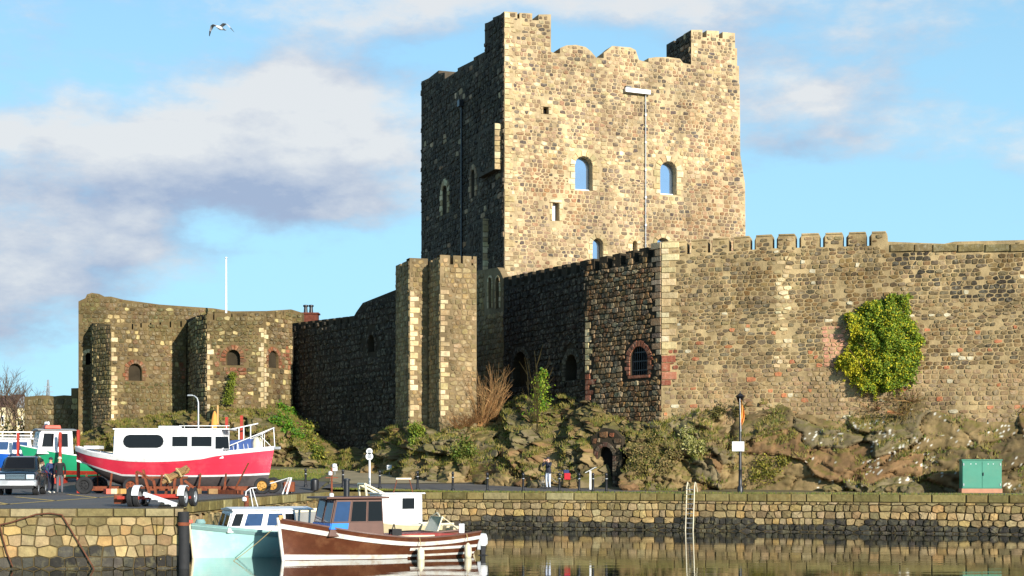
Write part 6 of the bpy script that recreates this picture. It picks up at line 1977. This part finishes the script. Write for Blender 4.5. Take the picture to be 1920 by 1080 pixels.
MB().box((0, 0, .5), (.10, .08, 1.0)).build('post', M['white'], ib, bevel=.01)
MB().box((.03, 0, 1.04), (.62, .62, .03), rot=Matrix.Rotation(R(-28), 3, 'Y')).build('board', M['white'], ib, bevel=.008)

# street lamp with flag and plate
p = W(1388, 924, 83.0); lp = empty('lamp_post', (p.x, p.y, 1.81), 0, 'tall black victorian style lamp post in front of the rock', 'street lamp')
zt = W(1388, 737, 83.0).z - 1.81
MB().lathe([(.16, 0), (.16, .25), (.10, .35), (.085, 1.1), (.11, 1.15), (.075, 1.22), (.06, zt - .75), (.10, zt - .72), (.05, zt - .62), (.10, zt - .52)], (0, 0, 0), 12).build('column', M['black'], lp, smooth=35)
lg = MB().lathe([(.10, zt - .50), (.22, zt - .18)], (0, 0, 0), 6).build('lantern_glass', M['glass_dark'], lp)
MB().lathe([(.27, zt - .18), (.10, zt - .04), (.03, zt), (.03, zt + .10)], (0, 0, 0), 6).build('lantern_cap', M['black'], lp)
mb = MB(); mb.tube([(-.28, 0, zt - .85), (.28, 0, zt - .85)], .02, 6); mb.build('ladder_bar', M['black'], lp)
q = W(1384, 837, 82.8)
o = empty('notice_sign', (q.x, q.y, q.z), 0, 'small white notice plate fixed to the black lamp post', 'sign')
MB().box((0, 0, 0), (.62, .03, .50)).build('plate', M['white'], o, bevel=.006)
mb = MB()
for k in range(4): mb.box((-.02, -.017, .14 - .09 * k), (.44 - .08 * (k % 2), .004, .03))
mb.build('print', M['galv'], o)
q = W(1388, 760, 82.7)
o = empty('flag', tuple(q), 0, 'limp faded orange and pale flag hanging on the lamp post', 'flag')
mb = MB(); mb.tube([(-.02, 0, .35), (.02, -.1, -1.35)], .015, 6); mb.build('flag_staff', M['white'], o)
vs_, fs = [], []
for i in range(12):
    z = .30 - 1.38 * i / 11
    for j in range(7):
        a = j / 6
        wv = .20 * (.35 + .65 * math.sin(math.pi * min(1, i / 9)))
        vs_.append((.02 + a * wv, -.05 + .07 * math.sin(a * 9 + i * .4) * (0.4 + a), z - .22 * a * a))
for i in range(11):
    for j in range(6): fs.append((i * 7 + j, i * 7 + j + 1, (i + 1) * 7 + j + 1, (i + 1) * 7 + j))
fo = MB().add(vs_, fs).build('cloth', M['orange'], o, smooth=60, fix=False); sd = fo.modifiers.new('solid', 'SOLIDIFY'); sd.thickness = .008

# modern lamp post behind the cruiser
p = W(372, 872, 100); o = empty('lamp_post', (p.x, p.y, gz(p.x, p.y)), 0, 'pale grey street lamp with curved arm rising behind the red cruiser', 'street lamp')
zt = W(372, 755, 100).z - o.location.z
MB().tube([(0, 0, 0), (0, 0, zt * .5), (0, 0, zt), (-.08, 0, zt + .28), (-.25, 0, zt + .42), (-.42, 0, zt + .46)], [.09, .07, .055, .05, .045, .04], 8).build('column', M['galv'], o, smooth=50)
MB().box((-.52, 0, zt + .46), (.36, .16, .1), top=(.8, .8)).build('lamp_head', M['galv'], o, bevel=.02)

# green cabinet
M['cabinet'] = mat('green_cabinet_paint', lin(66, 138, 112), .5, var=.08, vscale=2, dirt=lin(96, 140, 110), dirt_amt=.3)
p = W(1841, 926, 80.4); cb = empty('electricity_cabinet', (p.x, p.y, 1.81), R(-6), 'green metal cabinet with double doors on a reddish plinth below the rock', 'cabinet')
MB().box((0, .4, .11), (2.0, .9, .22)).build('plinth', mat('pinkish_plinth', lin(186, 134, 104), .9, var=.15), cb, bevel=.01)
MB().box((0, .4, .93), (1.94, .84, 1.42)).build('cabinet_body', M['cabinet'], cb, bevel=.015)
MB().box((0, .4, 1.66), (2.02, .92, .06)).build('cabinet_roof', M['cabinet'], cb, bevel=.012)
for s in (-1, 1):
    d_ = MB().box((s * .478, -.032, .92), (.93, .02, 1.32)).build('door', M['cabinet'], cb, bevel=.006)
    for z in (.42, 1.44): MB().box((s * .90, -.05, z), (.05, .03, .12)).build('hinge', M['galv'], d_)
    for k in range(2): MB().lathe([(.025, -.055), (.025, -.042)], (s * (.3 + .25 * k), 0, 1.46), 8, 'y').build('vent_cap', M['white'], d_)
MB().box((.06, -.06, .95), (.04, .05, .16)).build('handle', M['black'], cb, bevel=.005)

# ladder down the quay wall
r = Vector(((1297 - 960) / F, 1.0)); a, b = Vector(QS1), Vector(QR1); dd = (b - a).normalized(); nn = Vector((dd.y, -dd.x)); t = a.dot(nn) / r.dot(nn); p = r * t
ld = empty('quay_ladder', (p.x, p.y, 0), math.atan2(dd.y, dd.x), 'white steel ladder with curved top rails fixed to the quay wall', 'ladder')
for s in (-1, 1):
    x = s * .19
    MB().tube([(x - .08, -.32, -.8), (x, -.28, 1.75), (x, -.25, 2.12), (x, -.08, 2.36), (x, .12, 2.30), (x + .02, .35, 1.83)], .027, 8).build('rail', M['cream'], ld, smooth=50)
for k in range(10):
    z = -.1 + .235 * k
    MB().tube([(-.19 - .08 * (1 - z / 1.8) * .7, -.30, z), (.19 - .08 * (1 - z / 1.8) * .7, -.30, z)], .018, 6).build('rung', M['galv'], ld)

# timber piling, ropes and chains
p = W(347, 965, 48.6); pz = empty('mooring_pile', (p.x, p.y - .25, 0), 0, 'black timber mooring pile against the corner of the near quay', 'pile')
MB().tube([(0, 0, -1.5), (0.02, 0, .6), (0.0, .03, 1.72)], [.17, .165, .16], 12).build('post', M['rubber'], pz, smooth=40)
MB().lathe([(.175, 1.3), (.18, 1.36), (.175, 1.4)], (0, .02, 0), 12).build('iron_band', M['rust'], pz, smooth=40)


def rope(name, a, b, sag, r, m, label, cat, grp=None, n=12):
    a, b = Vector(a), Vector(b); pts = []
    for i in range(n + 1):
        t = i / n; q = a.lerp(b, t); q.z -= sag * 4 * t * (1 - t); pts.append(q)
    o = MB().tube([q - a for q in pts], r, 6).build(name, m, None, smooth=60); o.location = a
    return tag(o, label, cat, grp)


bw = tb.matrix_basis @ Vector((0, 0, 1.2))
for k, (x, y) in enumerate(((306, 1032), (302, 1048))):
    q = plQL.px(x, y); e = plQL.w(q[0], q[1], .12)
    rope('mooring_rope', tuple(bw), e, .12, .014, M['rope'], ['upper tan mooring rope from the turquoise bow to the quay', 'lower tan mooring rope from the turquoise bow to the quay'][k], 'rope', 'mooring ropes')
b0 = bb.matrix_basis @ Vector((.05, 0, 1.3)); rope('mooring_rope', tuple(b0), tuple(W(436, 1053, 52.4)), .06, .012, M['rope'], 'thin mooring rope from the brown bow down into the water', 'rope', 'mooring ropes')


def chain(name, pxs, m, label):
    pts = [Vector(plQL.w(*plQL.px(x, y), .16)) for x, y in pxs]
    o = MB().tube([q - pts[0] for q in pts], .022, 6).build(name, m, None, smooth=60); o.location = pts[0]
    tag(o, label, 'chain', 'rusty chains on the near quay wall')


M['chain'] = mat('rusty_chain', lin(104, 62, 40), .9, var=.4, vscale=12)
chain('rusty_chain', [(-5, 985), (20, 980), (45, 972), (70, 964), (95, 962), (118, 965), (130, 985), (145, 1010), (160, 1035), (175, 1060), (182, 1075)], M['chain'], 'long rusty chain draped over the coping and down the near quay wall')
chain('rusty_chain', [(2, 985), (8, 1010), (15, 1035), (26, 1062)], M['chain'], 'short rusty chain hanging at the left end of the near quay')
# low mooring bollards on the quay beside the grey boat
for x, lab in ((534, 'left of a pair of stubby black mooring posts on the quay edge'), (546, 'right of a pair of stubby black mooring posts on the quay edge')):
    p = W(x, 950, 57.5); X = -11.2 + (x - 534) * .02; Y = X / ((x - 960) / F)
    o = MB().lathe([(.12, 0), (.10, .05), (.09, .42), (.13, .46), (.13, .52), (.03, .55)], (0, 0, 0), 12).build('mooring_post', M['black'], None, smooth=40); o.location = (X, Y, 1.81); tag(o, lab, 'bollard', 'mooring posts')

# ================================================================== GULL
gp = W(412, 52, 60)
gu = empty('gull', tuple(gp), R(-25), 'white and grey gull gliding with bent wings high in the sky', 'bird')
bm_ = MB()
prof = [(.005, -.22), (.03, -.20), (.045, -.15), (.05, -.10), (.07, -.02), (.075, .06), (.055, .16), (.03, .24), (.045, .30), (.04, .36), (.01, .38)]
vs_, fs = [], []
n = 12
for i, (r, y) in enumerate(prof):
    fl = 1.0 if i < 8 else .35
    for j in range(n):
        a = 2 * math.pi * j / n; vs_.append((r * math.cos(a) * (1 if i < 8 else 1.4), y, r * math.sin(a) * fl))
for i in range(len(prof) - 1):
    for j in range(n): fs.append((i * n + j, i * n + (j + 1) % n, (i + 1) * n + (j + 1) % n, (i + 1) * n + j))
fs.append(tuple(range(n))); fs.append(tuple(range((len(prof) - 1) * n, len(prof) * n)))
bm_.add(vs_, fs); 
span = [(0.03, -.10, .10, .03, .03), (.22, -.12, .10, .13, .022), (.34, -.10, .10, .10, .018), (.46, -.02, .10, -.06, .012), (.56, .10, .145, -.22, .006)]
for s in (-1, 1):
    vs_, fs = [], []
    for x, y0, y1, z, th in span:
        zz_ = z if s < 0 else z * .9
        vs_ += [(s * x, y0, zz_), (s * x, (y0 + y1) / 2, zz_ + th), (s * x, y1, zz_), (s * x, (y0 + y1) / 2, zz_ - th * .4)]
    for i in range(len(span) - 1):
        for j in range(4): fs.append((4 * i + j, 4 * i + (j + 1) % 4, 4 * i + 4 + (j + 1) % 4, 4 * i + 4 + j))
    e = 4 * (len(span) - 1); fs.append((e, e + 1, e + 2, e + 3))
    b0_ = len(bm_.f); bm_.add(vs_, fs, 1)
    for k in range(len(bm_.f) - 5, len(bm_.f)): bm_.mi[k] = 2
bm_.build('body', [M['white'], mat('gull_grey', lin(176, 180, 186), .7, var=.05), mat('gull_wingtip', lin(60, 58, 60), .7)], gu, smooth=50)
MB().lathe([(.014, 0), (.002, -.06)], (0, -.21, 0), 8, 'y').build('beak', M['orange'], gu)

# ================================================================== VEGETATION


def leaf_mesh(name, parent, centers, size, colf, seed, off, flat=None):
    rg = random.Random(seed); vs_, fs, cs_ = [], [], []
    for c_ in centers:
        nrm_ = Vector((rg.gauss(0, 1), rg.gauss(-.5, 1), rg.gauss(.35, 1))).normalized()
        a = nrm_.orthogonal().normalized(); a = Matrix.Rotation(rg.random() * 6.28, 3, nrm_) @ a; b = nrm_.cross(a)
        s = size * rg.uniform(.6, 1.4); c_ = Vector(c_) - off
        k = len(vs_)
        vs_ += [c_ - a * s, c_ + b * s * .55 + nrm_ * s * .15, c_ + a * s, c_ - b * s * .55 + nrm_ * s * .15]
        fs.append((k, k + 1, k + 2, k + 3)); cs_ += [colf(c_ + off, rg)] * 4
    mb = MB(); mb.v = [tuple(v) for v in vs_]; mb.f = fs; mb.mi = [0] * len(fs); mb.c = cs_
    return mb.build(name, M['leaf'], parent, fix=False)


def twig_mesh(name, parent, roots, n, ln, spread, col, seed, off, lean=(0, 0, 1), r=.012, forks=3):
    rg = random.Random(seed); mb = MB()
    for i in range(n):
        p = Vector(rg.choice(roots)) + Vector((rg.gauss(0, .12), rg.gauss(0, .06), 0)) - off
        d = (Vector(lean) + Vector((rg.gauss(0, spread), rg.gauss(0, spread * .6), rg.gauss(0, .2)))).normalized(); l = ln * rg.uniform(.5, 1.15)
        pts = [p]; q = d.copy()
        for k in range(4):
            q = (q + Vector((rg.gauss(0, .10), rg.gauss(0, .08), rg.gauss(0, .06)))).normalized(); pts.append(pts[-1] + q * l / 4)
        c_ = jitter(col, rg, .25)
        mb.tube(pts, [r, r * .8, r * .6, r * .45, r * .25], 3, 0, c_, cap=False)
        for f in range(forks):
            k = rg.choice((1, 2, 3)); e = pts[k] + (q + Vector((rg.gauss(0, .5), rg.gauss(0, .3), rg.gauss(.1, .3)))).normalized() * l * rg.uniform(.15, .35)
            mb.tube([pts[k], (pts[k] + e) / 2 + Vector((0, 0, .02)), e], [r * .5, r * .4, r * .2], 3, 0, c_, cap=False)
    return mb.build(name, M['twig'], parent, fix=False)


# big ivy on the right hand wall, outline taken as heights on the wall
iv_out = [(1577, 690), (1572, 676), (1592, 655), (1600, 640), (1590, 600), (1592, 590), (1612, 592), (1618, 575), (1640, 566), (1660, 567), (1666, 553), (1684, 560), (1703, 556), (1706, 600), (1722, 630), (1728, 640), (1722, 668), (1716, 700), (1700, 722), (1650, 738), (1625, 735), (1600, 715)]
ivp = [plR.px(x, y) for x, y in iv_out]
ic = (sum(p[0] for p in ivp) / len(ivp), sum(p[1] for p in ivp) / len(ivp))
off = Vector(plR.w(ic[0], 7.0, .3))
ivy = empty('ivy_bush', tuple(off), 0, 'big rounded yellow green ivy bush growing on the sunlit curtain wall', 'bush')
rgi = random.Random(4); cen = []
lo = (min(p[0] for p in ivp), min(p[1] for p in ivp)); hi = (max(p[0] for p in ivp), max(p[1] for p in ivp))
while len(cen) < 27000:
    u, z = rgi.uniform(lo[0], hi[0]), rgi.uniform(lo[1], hi[1])
    if not inside((u, z), ivp): continue
    e = min(math.hypot(u - a[0], z - a[1]) for a in ivp) / 1.6
    dep = .15 + .95 * math.sqrt(min(1, e)) + .42 * noise.noise(Vector((u * 1.5, z * 1.5, 0))) + .2 * noise.noise(Vector((u * 4, z * 4, 2)))
    if noise.noise(Vector((u * 2.6, z * 2.6, 9))) < -.62: continue
    k = 1 - rgi.random() ** 2.2 * .55
    cen.append(plR.w(u + rgi.gauss(0, .05), z + rgi.gauss(0, .05), max(.05, dep * k)))


for k in range(90):      # loose sprigs round the edge
    a_ = rgi.choice(ivp); b_ = ivp[(ivp.index(a_) + 1) % len(ivp)]; t_ = rgi.random(); u, z = a_[0] + (b_[0] - a_[0]) * t_, a_[1] + (b_[1] - a_[1]) * t_
    du, dz = (u - ic[0]), (z - ic[1]) + rgi.uniform(-.6, .3); l_ = math.hypot(du, dz); ln_ = rgi.uniform(.08, .30)
    for q in range(26):
        s_ = rgi.random(); cen.append(plR.w(u + du / l_ * ln_ * s_ + rgi.gauss(0, .05), z + dz / l_ * ln_ * s_ + rgi.gauss(0, .05) - .15 * s_ * s_, .12 + .2 * rgi.random()))


def ivy_col(c_, rg):
    u = (Vector((c_.x, c_.y)) - plR.P0).dot(plR.d); fx = (u - lo[0]) / (hi[0] - lo[0]); fz = (c_.z - lo[1]) / (hi[1] - lo[1])
    yel = max(0, 1 - fx * 2.0) * max(0, 1.15 - fz) * 1.25 + .22 + .35 * noise.noise(Vector((c_.x, 0, c_.z)) * 1.2)
    return jitter(lin(176, 168, 36) if rg.random() < yel else rg.choice((lin(96, 120, 28), lin(112, 134, 34), lin(82, 106, 28), lin(130, 142, 36))), rg, .25)


leaf_mesh('foliage', ivy, cen, .062, ivy_col, 5, off)
twig_mesh('stem', ivy, [plR.w(ic[0], 7.3, .25), plR.w(ic[0] + .2, 7.3, .2)], 26, 3.2, .38, lin(92, 70, 44), 6, off, r=.03)
# brambles below it
r0 = [rock_pt(x, y) for x, y in ((1625, 748), (1650, 752), (1680, 756), (1705, 750), (1640, 770), (1690, 775))]
o = empty('bramble', tuple(r0[1]), 0, 'tangle of dry brown bramble stems below the big ivy', 'bramble')
twig_mesh('stem', o, r0, 240, 1.3, .9, lin(136, 106, 66), 7, r0[1], lean=(0, -.5, .35), r=.014)
twig_mesh('hanging_stem', o, r0, 120, 1.5, .5, lin(120, 100, 56), 17, r0[1], lean=(0, -.35, -.9), r=.014)
leaf_mesh('foliage', o, [q + Vector((rgi.gauss(0, .7), rgi.uniform(-.5, .1), rgi.gauss(.0, .35))) for q in r0 for k in range(110)], .05, lambda c_, rg: jitter(rg.choice((lin(120, 110, 44), lin(96, 84, 40), lin(80, 88, 30))), rg, .3), 8, r0[1])
# dead brown shrub on the rock by the tower
r0 = [rock_pt(x, y) for x, y in ((912, 790), (920, 785), (928, 780), (900, 795))]
o = empty('dry_shrub', tuple(r0[0]), 0, 'upright bare straw brown shrub on the rock right of the tower', 'shrub')
twig_mesh('stem', o, r0, 95, 3.1, .24, lin(186, 146, 96), 9, r0[0], lean=(.12, -.15, 1), r=.02, forks=4)
twig_mesh('side_stem', o, [rock_pt(x, y) for x, y in ((860, 800), (875, 795), (890, 792))], 110, 1.3, .7, lin(128, 92, 56), 10, r0[0], lean=(.1, -.3, .7), r=.015)
# leafy green shrub against the dark wall
r0 = [rock_pt(x, y) for x, y in ((1000, 800), (1008, 790), (1003, 810))]
o = empty('green_shrub', tuple(r0[0]), 0, 'bright green leafy creeper climbing against the dark wall', 'shrub')
sh_out = [(1003, 815, 16), (1002, 795, 19), (1008, 778, 15), (1014, 765, 10), (1012, 748, 15), (1016, 730, 12), (1012, 715, 10), (1018, 702, 8), (990, 785, 10)]
cen = []
for x, y, r in sh_out:
    for k in range(260):
        a = rgi.gauss(0, .55), rgi.gauss(0, .5)
        q = W(x + a[0] * r, y + a[1] * r, 93.2 + (815 - y) / 113 * 3.0); cen.append(q + Vector((0, rgi.gauss(0, .18), 0)))
leaf_mesh('foliage', o, cen, .085, lambda c_, rg: jitter(rg.choice((lin(86, 122, 22), lin(120, 140, 30), lin(66, 100, 24), lin(140, 146, 40))), rg, .3), 11, r0[0])
twig_mesh('stem', o, r0, 14, 4.0, .12, lin(84, 72, 40), 12, r0[0], r=.03)
# ivy and bushes on the left hand rock
for nm, pts, cols, lab, D, sz in (
        ('ivy_patch', [(530, 765, 14), (535, 785, 16), (548, 770, 10), (525, 750, 10), (520, 790, 14), (540, 800, 14), (560, 815, 14)], (lin(78, 120, 22), lin(58, 96, 22), lin(104, 122, 30)), 'glossy green ivy patch at the corner of the right gatehouse tower', None, .10),
        ('ivy_patch', [(580, 820, 18), (590, 840, 16), (575, 800, 14), (600, 850, 14)], (lin(90, 104, 30), lin(128, 122, 44), lin(70, 84, 24)), 'olive ivy patch on the rock where the dark wall begins', None, .10),
        ('ivy_patch', [(780, 800, 11), (774, 812, 12), (788, 812, 9), (776, 826, 10)], (lin(96, 116, 30), lin(120, 126, 40)), 'yellow green tuft growing at the foot of the stepped tower', None, .08),
        ('ivy_patch', [(870, 830, 16), (862, 850, 14), (885, 845, 12)], (lin(78, 96, 28), lin(104, 104, 40)), 'green creeper patch on the rock under the bare brown shrub', None, .08),
        ('scrub_bush', [(1302, 822, 13), (1290, 832, 14), (1312, 835, 11), (1280, 812, 12), (1298, 848, 12)], (lin(150, 146, 84), lin(120, 122, 56), lin(176, 168, 110)), 'pale grey green bushy plant on the slope left of the lamp post', None, .07),
        ('scrub_bush', [(1220, 850, 24), (1200, 870, 22), (1245, 870, 22), (1190, 850, 16), (1260, 850, 18), (1230, 825, 16)], (lin(116, 104, 58), lin(96, 90, 44), lin(134, 114, 66)), 'brownish scrub spread on the slope right of the postern', None, .06),
        ('scrub_bush', [(1430, 870, 18), (1450, 885, 16), (1470, 860, 14), (1415, 890, 14)], (lin(112, 108, 36), lin(134, 122, 44), lin(92, 94, 30)), 'olive scrub at the rock foot right of the lamp post', None, .06),
        ('scrub_bush', [(1355, 765, 16), (1380, 770, 12), (1340, 775, 12)], (lin(96, 84, 40), lin(78, 74, 30)), 'dark tuft hanging over the cleft by the lamp head', None, .06),
        ('ivy_patch', [(432, 735, 9), (434, 720, 8), (430, 750, 10), (436, 705, 7)], (lin(110, 116, 32), lin(90, 100, 28)), 'mossy streak of creeper down the right gatehouse tower', 110.6, .07)):
    cen = []
    base_ = None
    for x, y, r in pts:
        c0 = rock_pt(x, y) if D is None else W(x, y, D)
        if base_ is None: base_ = c0
        s = r / F * c0.y
        for k in range(300): cen.append(c0 + Vector((rgi.gauss(0, .5) * s, rgi.gauss(-.12, .13), rgi.gauss(0, .5) * s)))
    o = empty(nm, tuple(base_), 0, lab, 'ivy' if nm == 'ivy_patch' else 'scrub')
    leaf_mesh('foliage', o, cen, sz, (lambda cs: (lambda c_, rg: jitter(rg.choice(cs), rg, .3)))(cols), 13, base_)
# grass and moss tufts on the ledges: uncountable
rgt_ = random.Random(14); mb = MB()
Nz = np.zeros((nu, nv)); 
du_ = np.roll(P, -1, 0) - P; dv_ = np.roll(P, -1, 1) - P; cr3 = np.cross(du_, dv_); cr3 /= np.linalg.norm(cr3, axis=2, keepdims=True) + 1e-9; Nz = np.abs(cr3[:, :, 2])
cand = np.argwhere((Nz[:-1, :-1] > .62)); rgt_.shuffle(cl2 := [tuple(q) for q in cand])
cnt = 0
for i, j in cl2:
    p = Vector(P[i, j])
    if noise.noise(p * .6) < .02: continue
    c_ = jitter(rgt_.choice((lin(120, 112, 44), lin(98, 100, 34), lin(136, 120, 58), lin(84, 96, 28), lin(142, 124, 72))), rgt_, .25)
    for b in range(4):
        a = p + Vector((rgt_.gauss(0, .07), rgt_.gauss(0, .07), -.02)); t = a + Vector((rgt_.gauss(0, .09), rgt_.gauss(-.05, .09), rgt_.uniform(.07, .26))); w = Vector((rgt_.uniform(.012, .03), 0, 0))
        mb.add([a - w, a + w, t], [(0, 1, 2)], 0, c_)
    cnt += 1
    if cnt > 13000: break
o = mb.build('rock_grass', M['leaf'], None, fix=False); o['kind'] = 'stuff'
# lawn and verge blades
mb = MB()
for k in range(9000):
    if k % 3:
        X = rgt_.uniform(-9.6, 32); a, b = Vector(QS1), Vector(QR1); Y = a.y + (b.y - a.y) * (X - a.x) / (b.x - a.x) + rgt_.uniform(.1, .75)
    else:
        X = rgt_.uniform(-17, -11.3); Y = rgt_.uniform(93, 102)
    p = Vector((X, Y, gz(X, Y) + .01)); t = p + Vector((rgt_.gauss(0, .03), rgt_.gauss(0, .03), rgt_.uniform(.04, .13))); w = Vector((.015, 0, 0))
    mb.add([p - w, p + w, t], [(0, 1, 2)], 0, jitter(rgt_.choice((lin(104, 110, 34), lin(120, 112, 46), lin(88, 104, 30), lin(110, 96, 44))), rgt_, .25))
o = mb.build('grass', M['leaf'], None, fix=False); o['kind'] = 'stuff'

# bare tree and houses far left
p = W(22, 846, 150); bt = empty('bare_tree', (p.x, p.y, 4.4), 0, 'bare winter tree in front of white houses at far left', 'tree')
mb = MB(); mb2 = MB(); rgr = random.Random(3)


def grow(p, d, l, r, lev, target):
    pts = [p]; q = d.copy()
    for k in range(3):
        q = (q + Vector((rgr.gauss(0, .12), rgr.gauss(0, .12), rgr.gauss(.05, .06)))).normalized(); pts.append(pts[-1] + q * l / 3)
    target.tube(pts, [r, r * .85, r * .72, r * .6], 5 if lev < 2 else 3, 0, jitter(lin(112, 92, 74), rgr, .2), cap=False)
    if lev >= 5: return
    for k in range(3 if lev < 4 else 3):
        nd = (q + Vector((rgr.gauss(0, .45), rgr.gauss(0, .45), rgr.gauss(.12, .2)))).normalized()
        grow(pts[rgr.choice((2, 3))], nd, l * rgr.uniform(.62, .82), r * .58, lev + 1, mb2)


for dx in (-1.4, 0, 1.2): grow(Vector((dx, 0, 0)), Vector((dx * .1, 0, 1)).normalized(), 2.6, .16, 0, mb)
mb.build('trunk', M['twig'], bt, fix=False); mb2.build('branch', M['twig'], bt, fix=False)
rgh = random.Random(6)
for i, (x0, x1, yt, D, lab) in enumerate(((-12, 12, 748, 210, 'leftmost white house behind the bare tree'), (12, 30, 746, 215, 'middle white house behind the bare tree'), (31, 44, 750, 212, 'rightmost small white house behind the bare tree'))):
    a, b = W(x0, yt, D), W(x1, yt, D); w = (b - a).x
    ho = empty('white_house', (a.x, D, 4.5), 0, lab, 'house', 'white houses behind the tree'); hh = a.z - 4.5
    wl = MB().box((w / 2, 3, hh / 2 - .5), (w, 6, hh - 1)).build('wall', M['beige'], ho)
    mb = MB(); mb.prism([(-.4, 0), (6.4, 0), (3, 1.6)], lambda u, v, h: (h, u, hh - 1.0 + v), -.2, w + .2); mb.build('roof', M['brownpanel'] if i < 2 else M['greyboat'], ho)
    for k in range(2):
        for z in (.32, .72):
            f = MB().box((w * (.27 + .45 * k), -.02, (hh - 1) * z), (w * .2, .08, (hh - 1) * .2)).build('window', M['white'], ho); MB().box((w * (.27 + .45 * k), -.07, (hh - 1) * z), (w * .15, .04, (hh - 1) * .16)).build('pane', M['glass_dark'], f)
p = W(90, 742, 420); mt = MB()
for sx in (-1, 1):
    for sy in (-1, 1): mt.tube([(sx * .9, sy * .9, -9), (sx * .12, sy * .12, 4.4)], .10, 4)
for k in range(8):
    z0, z1 = -8 + k * 1.5, -6.5 + k * 1.5; w0, w1 = .9 - .058 * (z0 + 9), .9 - .058 * (z1 + 9)
    for sy in (-1, 1): mt.tube([(-w0, sy * w0, z0), (w1, sy * w1, z1)], .06, 3); mt.tube([(w0, sy * w0, z0), (-w1, sy * w1, z1)], .06, 3)
for z, w in ((1.2, 1.5), (2.6, 1.1)): mt.tube([(-w, 0, z), (w, 0, z)], .09, 4)
o = mt.build('pylon', M['galv'], None); o.location = (p.x, p.y, p.z - .2); tag(o, 'tiny steel lattice pylon on the horizon above the old wall', 'pylon')
hg = MB(); 
cen = [(rgh.uniform(-46, -34), rgh.gauss(133, 1.5), 4.4 + abs(rgh.gauss(0, 1.2))) for k in range(4200)]
hd_ = empty('hedge', (-40, 133, 4.4), 0, 'brownish winter hedge below the bare tree at far left', 'hedge')
leaf_mesh('foliage', hd_, cen, .16, lambda c_, rg: jitter(rg.choice((lin(112, 96, 60), lin(124, 110, 62), lin(92, 88, 44))), rg, .3), 15, Vector((-40, 133, 4.4)))
